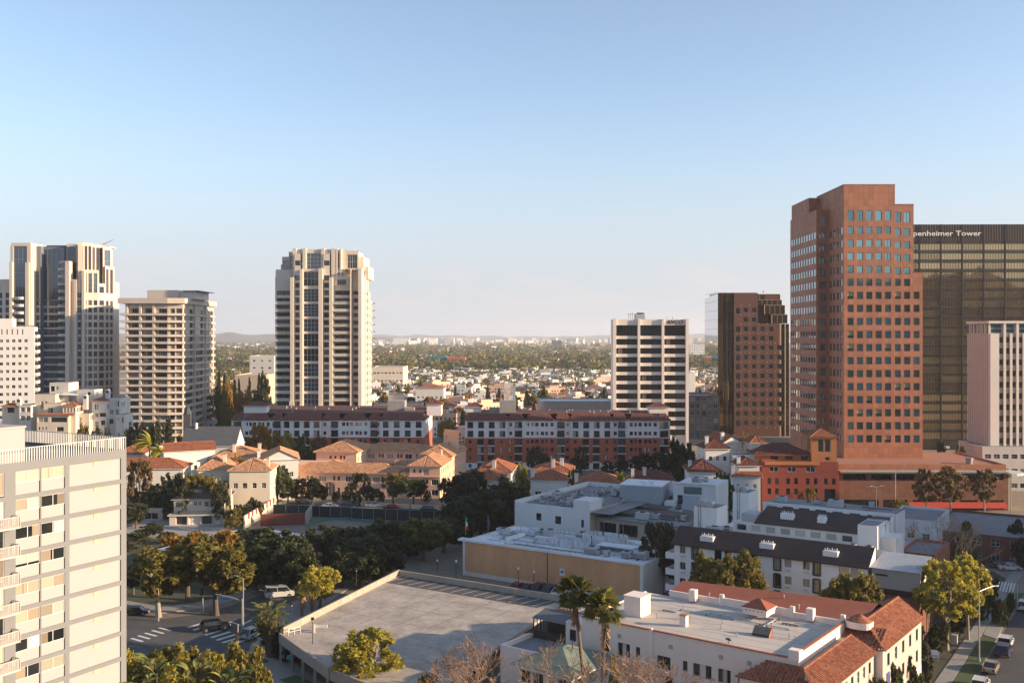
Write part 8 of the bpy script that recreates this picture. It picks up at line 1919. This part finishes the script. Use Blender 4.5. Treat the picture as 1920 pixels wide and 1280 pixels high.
# ---- single far buildings one can point to
house('hospital_block', 'blank cream block left of the tall cream tower in the distance', 468, 514, 780, 30, ZZ(667, 780), 0, OFFW, ROOFG, (1, 1), 0, 6, 3, 2, 1.5, cat='office block')
house('hall', 'large cream hall with tower below the blank block', 440, 496, 620, 40, ZZ(703, 620), 0, BEIGE, ROOFT, (1, 1), 0, 2, 4, 2, 2, cat='hall')
house('office_block', 'teal glass office building beyond the white houses', 800, 836, 1500, 40, ZZ(668, 1500), 0, mat('teal_panels', (.03, .17, .19), .4, .1, .1, 1), ROOFG, (1, 1), 0, 3, 6, 3, 1.6, cat='office block')
house('office_block', 'long brick building beside the teal office', 838, 872, 1490, 40, ZZ(670, 1490), 0, BRICK, ROOFG, (1, 1), 0, 3, 6, 3, 1.6, cat='office block')
house('office_tower', 'lone dark office tower on the hazy plain', 1035, 1053, 3300, 30, ZZ(638, 3300), 0, mat('blue_grey_tower', (.10, .115, .14), .5, .1, .05, .5), ROOFG, (1, 1), 0, 10, 6, 3.5, 2.2, cat='office tower')
house('apartment_block', 'white balcony apartment block right of the ribbon-window office', 1293, 1321, 1900, 30, ZZ(646, 1900), 0, WHT, ROOFG, (1, 1), 0, 8, 8, 2.2, 1.6, cat='apartment block')
house('portico_building', 'white portico building right of the ribbon-window office', 1288, 1304, 640, 18, ZZ(699, 640), 0, WHT, ROOFG, (1, 1), 0, 1, 2, 1.2, 10, cat='building')
house('warehouse', 'long cream warehouse with terraces right of the cream tower', 698, 756, 900, 40, ZZ(688, 900), 0, CREAM, ROOFG, (1, 1), 0, 3, 8, 3, 1.4, cat='warehouse')
house('clubhouse', 'white building with a long orange roof among the far trees', 779, 832, 640, 18, ZZ(727, 640), 2.6, WHITE, TILE, (1, 1), 0, 2, 6, 1.4, 1.4, cat='building', tiles=False)
house('apartment_block', 'cream stepped house right of the cream tower base', 728, 757, 470, 14, ZZ(740, 470), 0, CREAM, ROOFG, (1, 1), 6, 4, 3, 1.2, 1.4, cat='apartment block'); house('shop_building', 'grey blue shed roofs right of the cream stepped house', 700, 790, 455, 20, ZZ(758, 455), 0, CONC, ROOFG, (1, 1), 2, 2, 4, 1.5, 1.2, cat='shop')
# ---- billboard on its plinth behind the right brick block
t = thing('billboard', 'tall billboard with a faded picture and blue edge above the right brick block', 'billboard', (XX(955, 425), 425, 0), R(8))
zb_, zt_ = ZZ(752, 425), ZZ(717, 425); w_ = 2.4
pic = bpy.data.materials.new('faded_picture'); pic.use_nodes = True; n_ = pic.node_tree; vz = n_.nodes.new('ShaderNodeTexNoise'); vz.inputs['Scale'].default_value = .55; vz.inputs['Detail'].default_value = 3; cr_ = n_.nodes.new('ShaderNodeValToRGB'); e = cr_.color_ramp.elements; e[0].position = .35; e[0].color = (.30, .20, .13, 1); e[1].position = .65; e[1].color = (.50, .47, .44, 1); x_ = e.new(.5); x_.color = (.42, .40, .40, 1)
tcx = n_.nodes.new('ShaderNodeTexCoord'); n_.links.new(tcx.outputs['Object'], vz.inputs['Vector']); n_.links.new(vz.outputs['Fac'], cr_.inputs[0]); n_.links.new(cr_.outputs[0], n_.nodes['Principled BSDF'].inputs['Base Color'])
mb = MB(); mb.box(-w_, w_ - .9, -.4, .3, zb_, zt_, GREYP); mb.build('panel', t); mb = MB(); mb.poly([(-w_ + .1, -.42, zb_ + .1), (w_ - 1.0, -.42, zb_ + .1), (w_ - 1.0, -.42, zt_ - .1), (-w_ + .1, -.42, zt_ - .1)], pic); mb.build('picture', t)
mb = MB(); mb.box(w_ - .89, w_ - .3, -.4, .3, zb_, zt_ - 1.0, mat('sign_blue2', (.06, .28, .55), .6, 0)); mb.build('blue_edge', t); mb = MB(); mb.box(w_ - .29, w_ + .2, -.3, .3, 0, zt_ - 1.5, CONC); mb.build('post', t); mb = MB(); mb.box(-w_, w_ - .3, -.3, .35, 0, zb_ - .02, CONC); mb.build('plinth', t)
# ================================================================== vehicles
TYRE = mat('tyre', (.02, .02, .02), .9, 0); CGL = glass('car_glass', (.015, .018, .02), .04, ior=1.6); HEADL = mat('headlight', (.7, .7, .68), .2, 0); TAILL = mat('taillight', (.30, .015, .01), .3, 0); PLATE = mat('plate', (.6, .6, .58), .6, 0); RIM = mat('wheel_rim', (.35, .35, .36), .35, 0, metal=.8)
CARS = {}
def car_meshes(kind, paint):
    """side profile lofted across the width; body, glass, wheels and lamps as separate meshes"""
    k = (kind, paint.name)
    if k in CARS: return CARS[k]
    if kind == 'sedan': L_, W_, low, belt, top = 4.6, 1.8, .28, .92, 1.43; cab = [(.95, .90), (1.55, 1.40), (3.05, 1.43), (3.95, .98)]; hood = .80
    elif kind == 'suv': L_, W_, low, belt, top = 4.8, 1.9, .34, 1.08, 1.75; cab = [(1.15, 1.05), (1.75, 1.68), (4.15, 1.72), (4.65, 1.10)]; hood = 1.02
    elif kind == 'van': L_, W_, low, belt, top = 5.4, 2.0, .32, 1.25, 2.15; cab = [(.75, 1.15), (1.45, 2.05), (5.15, 2.12), (5.35, 1.25)]; hood = 1.08
    elif kind == 'jeep': L_, W_, low, belt, top = 4.2, 1.85, .45, 1.15, 1.82; cab = [(1.35, 1.12), (1.55, 1.78), (4.0, 1.80), (4.08, 1.15)]; hood = 1.12
    body = MB(); hw = W_ / 2
    prof = [(0.05, low + .1), (0, .55), (.08, hood - .12), (.25, hood - .02), (cab[0][0], belt - .02), (cab[3][0], belt), (L_ - .25, belt - .04), (L_ - .03, belt - .2), (L_, .55), (L_ - .06, low + .1), (L_ - .3, low), (.3, low)]
    secs = [(-hw, .93), (-hw * .93, 1.0), (hw * .93, 1.0), (hw, .93)]
    n = len(prof); base = len(body.v)
    for (y, q) in secs:
        for (x, z) in prof: body.v.append((L_ / 2 + (x - L_ / 2) * (.985 if q < 1 else 1), y, low + (z - low) * q))
    for s in range(3):
        for i in range(n): a = base + s * n + i; c = base + s * n + (i + 1) % n; body.f.append((a, c, c + n, a + n)); body.m.append(body.mi(paint))
    body.f.append(tuple(base + i for i in range(n))); body.m.append(0); body.f.append(tuple(base + 3 * n + i for i in reversed(range(n)))); body.m.append(0)
    tz = .86 if kind != 'jeep' else .95
    q = [(cab[0][0], hw * .94, cab[0][1]), (cab[3][0], hw * .94, cab[3][1]), (cab[2][0], hw * tz * .92, cab[2][1]), (cab[1][0], hw * tz * .92, cab[1][1])]
    body.poly([(cab[1][0], -hw * tz * .92, cab[1][1]), (cab[2][0], -hw * tz * .92, cab[2][1]), (cab[2][0], hw * tz * .92, cab[2][1]), (cab[1][0], hw * tz * .92, cab[1][1])], paint)
    for s in (-1, 1):   # pillars
        for (i, j) in ((0, 3), (1, 2)): a = Vector((q[i][0], s * q[i][1], q[i][2])); c = Vector((q[j][0], s * q[j][1], q[j][2])); body.tube(a, c, .06, .05, paint, 4)
        mx = .5; a = Vector((q[0][0] * .5 + q[1][0] * .5, s * q[0][1], belt)); c = Vector((q[3][0] * .5 + q[2][0] * .5, s * q[3][1], cab[2][1] - .02)); body.tube(a, c, .05, .05, paint, 4)
        body.tube((q[3][0], s * q[3][1], q[3][2]), (q[2][0], s * q[2][1], q[2][2]), .05, .05, paint, 4)
        body.box(1.35 + (.2 if kind != 'sedan' else 0), 1.5 + (.2 if kind != 'sedan' else 0), s * (hw + .1) - .09, s * (hw + .1) + .09, belt - .02, belt + .13, paint)
    gl = MB(); g = lambda s: [(x, s * (y - .01), z) for x, y, z in q]
    for s in (-1, 1): gl.poly(g(s), CGL)
    gl.poly([(q[0][0], -q[0][1], q[0][2]), (q[0][0], q[0][1], q[0][2]), (q[3][0], q[3][1], q[3][2]), (q[3][0], -q[3][1], q[3][2])], CGL); gl.poly([(q[1][0], -q[1][1], q[1][2]), (q[2][0], -q[2][1], q[2][2]), (q[2][0], q[2][1], q[2][2]), (q[1][0], q[1][1], q[1][2])], CGL)
    R_ = .33 if kind == 'sedan' else .38; ty = MB(); ty.tube((0, -.11, 0), (0, .11, 0), R_, R_, TYRE, 14); rm = MB(); rm.tube((0, -.125, 0), (0, .125, 0), R_ * .62, R_ * .62, RIM, 10)
    hl = MB(); hl.box(-.03, .1, -.22, .22, -.09, .09, HEADL); tl = MB(); tl.box(-.06, .03, -.14, .14, -.14, .14, TAILL); pt = MB(); pt.box(-.02, .02, -.25, .25, -.07, .07, PLATE)
    ex = MB()
    if kind == 'jeep': ex.tube((L_ + .05, 0, 1.0), (L_ + .25, 0, 1.0), .36, .36, TYRE, 12)
    CARS[k] = (body.mesh('body', False), gl.mesh('windows'), ty.mesh('tyre'), rm.mesh('rim'), hl.mesh('headlight'), tl.mesh('taillight'), pt.mesh('number_plate'), L_, W_, hood, R_, low, ex.mesh('spare_wheel') if ex.f else None); return CARS[k]
def paint(n, c): return mat(n, c, .28, 0, metal=.15, spec=.6)
BLKP, WHTP, SILP, REDCP, BLUP, GRYP, TANP = paint('black_paint', (.012, .012, .014)), paint('white_paint_car', (.62, .62, .61)), paint('silver_paint', (.36, .37, .38)), paint('red_paint', (.28, .015, .015)), paint('blue_paint', (.03, .045, .09)), paint('graphite_paint', (.07, .072, .078)), paint('tan_paint', (.32, .27, .20))
def car(kind, pt_, px, py, heading, label, group=None, z=.02, Y=None, name='parked_car', cat='car'):
    p = G(px, py) if Y is None else (XX(px, Y), Y)
    b_, g_, ty, rm, hl, tl, pl, L_, W_, hood, R_, low, ex = car_meshes(kind, pt_)
    t = thing(name, label, cat, (p[0], p[1], z), heading, group)
    def lk(n, m, x, y, z_, par=t): return link(n, m, par, (x - L_ / 2 if par is t else x, y, z_))
    lk('body', b_, 0, 0, 0); lk('windows', g_, 0, 0, 0)
    for x in (L_ * .19, L_ * .80):
        for y in (-W_ / 2 + .1, W_ / 2 - .1): w_ = lk('wheel', ty, x, y, R_); link('rim', rm, w_, (0, 0, 0))
    for y in (-W_ / 2 + .3, W_ / 2 - .3): lk('headlight', hl, .04, y, hood - .2); lk('taillight', tl, L_ - .01, y, hood - .05)
    lk('number_plate', pl, -.01, 0, .5)
    if ex: lk('spare_wheel', ex, 0, 0, 0)
    return t
pk = 'cars parked along the street before the pink house'
car('jeep', SILP, 568, 942, R(172), 'silver jeep parked before the archway of the pink house', pk); car('sedan', WHTP, 618, 952, R(178), 'white sedan driving past the pink house', pk); car('suv', GRYP, 655, 950, R(176), 'graphite car in the shade of the pointed tree', pk)
car('suv', SILP, 701, 951, R(176), 'silver grey hatchback parked left of the red car', pk); car('sedan', REDCP, 735, 955, R(176), 'red sedan parked before the pink house', pk); car('suv', BLKP, 805, 960, R(175), 'black car parked near the right wing of the pink house', pk); car('sedan', WHTP, 522, 946, R(178), 'white car at the left end of the pink house street', pk); car('sedan', WHTP, 660, 961, R(178), 'white car roof behind the green fence, left one', pk); car('sedan', WHTP, 778, 968, R(178), 'white car roof behind the green fence, middle one', pk); car('sedan', SILP, 815, 970, R(178), 'silver car roof behind the green fence, right one', pk)
car('suv', BLKP, 403, 1181, R(205), 'black car turning over the zebra crossing', None, name='car'); car('van', WHTP, 524, 1119, R(200), 'white van parked on the road beside the deck', None, name='van', cat='van'); car('suv', SILP, 476, 1194, R(245), 'silver car waiting at the deck corner', None, name='car'); car('sedan', BLKP, 254, 1152, R(190), 'black car at the kerb beside the cream tower', None)
pk2 = 'cars parked between tan wall and deck'
for (px, py, c, l, k) in ((970, 1100, REDCP, 'dark red car parked left of the lamp below the tan wall', 'sedan'), (990, 1103, BLKP, 'black car beside the dark red one below the tan wall', 'sedan'), (1007, 1106, BLKP, 'black car right of the lamp below the tan wall', 'suv'), (1028, 1109, BLUP, 'blue car below the tan wall', 'suv'), (1048, 1112, WHTP, 'white car below the parking sign', 'suv')): car(k, c, px, py + 6, R(60), l, pk2)
pk3 = 'cars parked along the avenue'
hd = math.atan2(.835, .55) + math.pi
for (px, py, k, c, l) in ((1886, 1212, 'jeep', WHTP, 'white jeep parked on the avenue, topmost of the row'), (1882, 1226, 'suv', BLUP, 'dark blue car parked between jeep and tan sedan'), (1858, 1257, 'sedan', TANP, 'tan sedan parked on the avenue'), (1838, 1292, 'suv', WHTP, 'white car at the bottom edge of the avenue'), (1921, 1142, 'suv', WHTP, 'white car at the right frame edge')): car(k, c, px, py, hd, l, pk3)
car('sedan', WHTP, 1886, 990, R(180), 'white sedan in the small car park near the podium', None); car('sedan', WHTP, 1893, 1068, R(170), 'white car in the driveway beside the brick shop row', None); car('sedan', GRYP, 1872, 1063, R(170), 'grey car beside the white one in the driveway', None)
car('suv', GRYP, 245, 985, R(90), 'dark pickup beside the small garage', None)
# ================================================================== street furniture
def lamp(label, px, py, h, arm, ang, group=None, Y=None, m=None, name='street_lamp', double=False):
    m = m or CONC; p = G(px, py) if Y is None else (XX(px, Y), Y); t = thing(name, label, 'street lamp', (p[0], p[1], 0), ang, group)
    o = MB(); o.tube((0, 0, 0), (0, 0, .6), .22, .18, m, 8); o.tube((0, 0, .6), (0, 0, h), .12, .07, m, 8); o.build('pole', t)
    for s in ((1, -1) if double else (1,)):
        o = MB(); pr = Vector((0, 0, h - .1))
        for i in range(5): q = Vector((s * arm * (i + 1) / 5, 0, h - .1 + .5 * math.sin((i + 1) / 5 * 1.4))); o.tube(pr, q, .05, .05, m, 5, False); pr = q
        a_ = o.build('arm', t); o = MB(); o.box(pr.x - .1, pr.x + s * .65 if s > 0 else pr.x + .1, -.13, .13, pr.z - .1, pr.z + .05, STEEL) if s > 0 else o.box(pr.x - .65, pr.x + .1, -.13, .13, pr.z - .1, pr.z + .05, STEEL); o.build('lamp_head', a_)
    return t
lamp('tall street lamp with curved arm beside the zebra crossing', 456, 1190, 9.0, 1.4, R(150), None); lamp('twin arm street lamp before the podium', 1643, 958, 8.5, 1.2, R(10), 'podium lamps', 262, None, 'street_lamp', True); lamp('street lamp before the podium wall near the brown trees', 1679, 958, 12.5, 1.6, R(0), 'podium lamps', 264, STEEL)
lamp('street lamp at the podium end', 1895, 960, 12.5, 1.4, R(170), 'podium lamps', 258); lamp('tall street lamp on the avenue verge with long arm', 1836, 1240, 10.5, 3.4, R(25), None, None, STEEL)
gd = 'short lamps on the parking deck'
def dlamp(label, px, py, h):
    p = G(px, py, 4.0); t = thing('deck_lamp', label, 'lamp post', (p[0], p[1], 4.0), 0, gd); o = MB(); o.tube((0, 0, 0), (0, 0, h), .07, .05, DARK, 6); o.build('pole', t); o = MB(); o.box(-.2, .2, -.2, .2, h, h + .35, DARK); o.tube((0, 0, h - .2), (0, 0, h), .05, .16, HEADL, 8); o.build('lamp_head', t)
dlamp('thin lamp post at the deck front edge', 586, 1206, 3.4); dlamp('rusty lamp post at the left deck wall', 547, 1178, 3.6); dlamp('lamp post on the far deck wall', 668, 1098, 2.8)
for (px, py, l, h) in ((972, 1100, 'short lamp among the cars below the tan wall', 3.4), (1001, 1104, 'bright topped lamp among the cars below the tan wall', 3.2), (855, 1085, 'lamp at the left end of the tan wall', 3.4), (820, 1072, 'pair of white meter posts behind the deck corner', 2.2)):
    p = G(px, py); t = thing('lamp_post', l, 'lamp post', (p[0], p[1], 0), 0, 'short lamps behind the deck'); o = MB(); o.tube((0, 0, 0), (0, 0, h), .07, .06, DARK, 6); o.build('pole', t); o = MB(); o.tube((0, 0, h), (0, 0, h + .4), .22, .12, HEADL, 8); o.build('lamp_head', t)
def signal(label, px, py, arm, ang, Y=None):
    p = G(px, py); t = thing('traffic_light', label, 'traffic light', (p[0], p[1], 0), ang, 'traffic lights at the crossing'); o = MB(); o.tube((0, 0, 0), (0, 0, 5.6), .13, .09, CONC, 8)
    o.build('pole', t); z = 5.4
    if arm > 0:
        o = MB(); pr = Vector((0, 0, 5.2))
        for i in range(6): q = Vector((arm * (i + 1) / 6, 0, 5.2 + .9 * math.sin((i + 1) / 6 * 1.5))); o.tube(pr, q, .08, .06, CONC, 6, False); pr = q
        o.build('arm', t); o = MB(); o.box(arm * .55, arm * .55 + 1.2, -.05, -.02, 5.2, 5.7, mat('street_sign_blue', (.03, .16, .45), .6, 0)); o.build('street_sign', t)
    else: pr = Vector((0, -.25, 4.2))
    o = MB(); o.box(pr.x - .2, pr.x + .2, pr.y - .35, pr.y - .05, pr.z - .9, pr.z + .3, DARK); hd_ = o.build('signal_head', t)
    for i, c in enumerate(((.25, .02, .01), (.25, .13, .01), (.02, .15, .08))): o = MB(); o.tube((pr.x, pr.y - .35, pr.z + .1 - .36 * i), (pr.x, pr.y - .42, pr.z + .1 - .36 * i), .13, .13, mat('lens%d' % i, c, .3, 0), 8); o.build('lens', hd_)
signal('traffic light with long curved arm and blue street sign', 454, 1186, 4.6, R(172)); signal('post mounted traffic light at the near pavement corner', 446, 1240, 0, 0); signal('post mounted traffic light beside the olive tree', 380, 1150, 0, 0); signal('post mounted traffic light under the round olive tree', 297, 1164, 0, 0)
# ---- flag poles at the restaurant
for (px, Y, c, l) in ((873, 207, ((.03, .25, .16), (.6, .6, .6), (.5, .03, .02)), 'green white and red flag on a pole at the white roof corner'), (915, 209, ((.02, .02, .07), (.05, .04, .12), (.02, .02, .07)), 'dark blue flag on a pole above the white roof')):
    t = thing('flag_pole', l, 'flag', (XX(px, Y), Y, 6.9), 0, 'flag poles on the white roof'); o = MB(); o.tube((0, 0, 0), (0, 0, 4.0), .05, .03, STEEL, 6); o.build('pole', t); o = MB()
    for i in range(3): o.poly([(0 + .0, 0, 3.6 - .85 * i), (.34 + .08 * i, .1, 3.5 - .85 * i), (.30 + .12 * i, -.05, 2.65 - .85 * i), (0, 0, 2.75 - .85 * i)], mat('flag%d_%d' % (px, i), c[i], .8, 0))
    o.build('cloth', t)
# ---- construction fence and pit at the vacant lot
t = thing('mesh_fence', 'dark green mesh fence with teal top rail around the vacant lot', 'fence'); FEN = mat('green_mesh', (.014, .024, .028), .9, .2, 1, 8); TEAL = mat('teal_rail', (.03, .20, .18), .7, 0)
fp_ = [G(512, 966), G(560, 967), G(700, 974), G(860, 981)]; fp_ = [Vector(p) for p in fp_]
for a, c in zip(fp_, fp_[1:]):
    n_ = max(1, int((c - a).length / 3))
    for i in range(n_):
        p, q = a.lerp(c, i / n_), a.lerp(c, (i + 1) / n_); o = MB(); o.poly([tuple(p) + (.1,), tuple(q) + (.1,), tuple(q) + (2.9,), tuple(p) + (2.9,)], FEN); o.build('panel', t); o = MB(); o.tube(tuple(p) + (0,), tuple(p) + (3.0,), .05, .05, STEEL, 6); o.build('post', t)
    o = MB(); o.tube(tuple(a) + (2.95,), tuple(c) + (2.95,), .06, .06, TEAL, 5); o.build('rail', t)
t = thing('retaining_wall', 'red painted retaining wall of the pit in the vacant lot', 'wall'); a, c = Vector(G(488, 986)), Vector(G(572, 983)); o = MB(); o.prism([tuple(a), tuple(c), (c.x, c.y + .4), (a.x, a.y + .4)], 0, 3.0, mat('red_oxide', (.17, .045, .03), .9, .2, .4, 5)); o.build('panel', t); o = MB(); o.prism([tuple(c), (c.x + .4, c.y), tuple(Vector(G(588, 961)) + Vector((.4, 0))), G(588, 961)], 0, 3.1, CONC); o.build('return_wall', t)
t = thing('mesh_fence', 'low teal mesh barrier lying across the vacant lot', 'fence', group=None); pts = [Vector(G(*p)) for p in ((575, 988), (602, 977), (650, 974), (760, 990), (840, 992))]
for a, c in zip(pts, pts[1:]): o = MB(); o.poly([tuple(a) + (.05,), tuple(c) + (.05,), tuple(c) + (.7,), tuple(a) + (.7,)], TEAL); o.build('panel', t)
# ---- front wall of the pink house, signs
t = thing('garden_wall', 'low pink wall along the pavement before the pink house', 'wall'); p0, p1 = Vector(G(645, 947)), Vector(G(835, 957))
for i in range(6): a, c = p0.lerp(p1, i / 6), p0.lerp(p1, (i + .92) / 6); o = MB(); o.prism([tuple(a), tuple(c), (c.x, c.y + .3), (a.x, a.y + .3)], 0, 1.3, PINK); o.build('wall_section', t)
sheet('pavement', [(560, 946), (640, 948), (835, 960), (870, 962), (870, 966), (835, 964), (640, 952), (560, 950)], WALK, .12, CONC, .12, kind='structure')
t = thing('round_sign', 'round white sign at the pink house corner', 'sign', (XX(842, 282), 282, 0)); o = MB(); o.tube((0, 0, 0), (0, 0, 4.2), .06, .06, STEEL); o.build('pole', t); o = MB(); o.tube((0, -.05, 4.4), (0, .05, 4.4), .62, .62, SIGNW, 16); o.build('board', t)
for (px, py, c, l) in ((541, 1262, (.05, .35, .33), 'teal sign on a post on the near pavement'), (549, 1260, (.04, .2, .5), 'blue sign on a post on the near pavement')):
    p = G(px, py); t = thing('street_sign', l, 'sign', (p[0], p[1], .12)); o = MB(); o.tube((0, 0, 0), (0, 0, 2.4), .04, .04, STEEL); o.build('pole', t); o = MB(); o.box(-.28, .28, -.04, 0, 1.9, 2.5, mat('sign%d' % px, c, .6, 0)); o.build('board', t)
p = G(1752, 1240); t = thing('lawn_sign', 'white notice board on the lawn beside the avenue', 'sign', (p[0], p[1], .05), R(-20)); o = MB()
for x in (-.5, .5): o.box(x - .05, x + .05, -.05, .05, 0, 1.0, FRM_W)
o.build('post', t); o = MB(); o.prism([(-.6, -.04), (.6, -.04), (.6, .04), (-.6, .04)], .6, 1.5, SIGNW, bottom=True); o.poly([(-.6, -.04, 1.5), (.6, -.04, 1.5), (.3, -.04, 1.75), (-.3, -.04, 1.75)], SIGNW); o.build('board', t); o = MB(); o.box(-.45, .45, -.06, -.045, .75, 1.0, GREYP); o.build('lettering', t)
for i, (px, py, c) in enumerate(((1724, 1236, (.55, .42, .02)), (1728, 1238, (.02, .22, .5)), (1723, 1243, (.55, .42, .02)), (1712, 1248, (.02, .22, .5)), (1710, 1253, (.55, .42, .02)), (1711, 1259, (.02, .22, .5)))):
    p = G(px, py, .6); t = thing('balloon', ('yellow' if c[0] > .3 else 'blue') + ' balloon bobbing in the garden beside the avenue', 'balloon', (p[0], p[1], .3), 0, ('yellow' if c[0] > .3 else 'blue') + ' garden balloons'); o = MB(); nn = 8
    for k in range(6):
        for j in range(nn): th = math.pi * k / 5; ph_ = 2 * math.pi * j / nn; o.v.append((.3 * math.sin(th) * math.cos(ph_), .3 * math.sin(th) * math.sin(ph_), .9 + .36 * math.cos(th)))
    for k in range(5):
        for j in range(nn): o.f.append((k * nn + j, k * nn + (j + 1) % nn, (k + 1) * nn + (j + 1) % nn, (k + 1) * nn + j)); o.m.append(o.mi(mat('balloon_%s' % ('y' if c[0] > .3 else 'b'), c, .35, 0)))
    o.build('ball', t, True); o = MB(); o.tube((0, 0, -.3), (0, 0, .55), .012, .012, FRM_W, 3); o.build('string', t)
# ---- striped awning and utility box by the avenue
t = thing('striped_awning', 'white striped awning frame over a garden entrance by the avenue', 'awning', (XX(1856, 178), 178, 0), R(-34)); 
for i in range(8): o = MB(); o.poly([(i * .5, 0, 2.9), (i * .5 + .26, 0, 2.9), (i * .5 + .26, 3.2, 3.9), (i * .5, 3.2, 3.9)], WHITE if i % 2 == 0 else OFFW); o.build('slat', t)
for x, y in ((0, 0), (4, 0), (0, 3.2), (4, 3.2)): o = MB(); o.tube((x, y, 0), (x, y, 3.0 if y == 0 else 3.9), .05, .05, FRM_W); o.build('post', t)
p = G(1790, 1208); t = thing('utility_box', 'pale utility cabinet in the garden beside the avenue', 'cabinet', (p[0], p[1], 0), R(-34)); o = MB(); o.box(-.4, .4, -.3, .3, 0, 1.5, GREYP); o.build('body', t); o = MB(); o.box(-.45, .45, -.35, .35, 1.5, 1.58, GREYP); o.build('lid', t)
p0, p1 = Vector(G(1712, 1215)), Vector(G(1758, 1150)); t = thing('garden_fence', 'long brown fence running back beside the tile roofed wing', 'fence')
for i in range(14): a, c = p0.lerp(p1, i / 14), p0.lerp(p1, (i + .95) / 14); o = MB(); d = (c - a).normalized(); q = Vector((-d.y, d.x)) * .06; o.prism([tuple(a - q), tuple(c - q), tuple(c + q), tuple(a + q)], 0, 1.9, BRW); o.build('panel', t)
# ---- pedestrian on the avenue pavement
def person(label, X, Y, z, rz, top_c, leg_c):
    t = thing('person', label, 'person', (X, Y, z), rz)
    J = {'hip': (0, 0, .92), 'ch': (0, 0, 1.28), 'nk': (0, 0, 1.45), 'hd': (0, -.02, 1.58), 'ht': (0, -.01, 1.70), 'ls': (-.19, 0, 1.40), 'le': (-.25, .04, 1.14), 'lw': (-.24, -.06, .92), 'rs': (.19, 0, 1.40), 're': (.25, -.02, 1.14), 'rw': (.25, -.14, .95), 'lh': (-.09, 0, .90), 'lk': (-.10, -.14, .50), 'la': (-.10, -.10, .08), 'lt': (-.10, -.28, .04), 'rh': (.09, 0, .90), 'rk': (.10, .02, .48), 'ra': (.10, .22, .10), 'rt': (.10, .08, .04)}
    rad = {'hip': .15, 'ch': .16, 'nk': .06, 'hd': .10, 'ht': .07, 'ls': .07, 'le': .05, 'lw': .035, 'rs': .07, 're': .05, 'rw': .035, 'lh': .10, 'lk': .065, 'la': .045, 'lt': .04, 'rh': .10, 'rk': .065, 'ra': .045, 'rt': .04}
    E = [('hip', 'ch'), ('ch', 'nk'), ('nk', 'hd'), ('hd', 'ht'), ('ch', 'ls'), ('ls', 'le'), ('le', 'lw'), ('ch', 'rs'), ('rs', 're'), ('re', 'rw'), ('hip', 'lh'), ('lh', 'lk'), ('lk', 'la'), ('la', 'lt'), ('hip', 'rh'), ('rh', 'rk'), ('rk', 'ra'), ('ra', 'rt')]
    ks = list(J); me = bpy.data.meshes.new('body'); me.from_pydata([J[k] for k in ks], [(ks.index(a), ks.index(b)) for a, b in E], []); o = link('body', me, t)
    md_ = o.modifiers.new('skin', 'SKIN'); 
    for i, k in enumerate(ks): me.skin_vertices[0].data[i].radius = (rad[k], rad[k] * .8)
    me.skin_vertices[0].data[0].use_root = True; o.modifiers.new('sub', 'SUBSURF').levels = 1; o.modifiers['sub'].render_levels = 2
    dg_ = bpy.context.evaluated_depsgraph_get(); m2_ = bpy.data.meshes.new_from_object(o.evaluated_get(dg_)); o.modifiers.clear(); o.data = m2_; m2_.materials.clear()
    for nm, c in (('trousers', leg_c), ('jacket', top_c), ('skin_tone', (.35, .2, .13)), ('hair', (.02, .015, .01))): m2_.materials.append(mat(nm, c, .85, 0))
    for p_ in m2_.polygons: z_ = p_.center.z; x_ = abs(p_.center.x); p_.material_index = 3 if z_ > 1.62 else 2 if z_ > 1.47 or (x_ > .2 and z_ < .96) else 1 if z_ > .9 else 0
p = G(1889, 1113); person('pedestrian in dark clothes walking on the avenue pavement', p[0], p[1], .12, R(150), (.02, .02, .025), (.03, .03, .045))
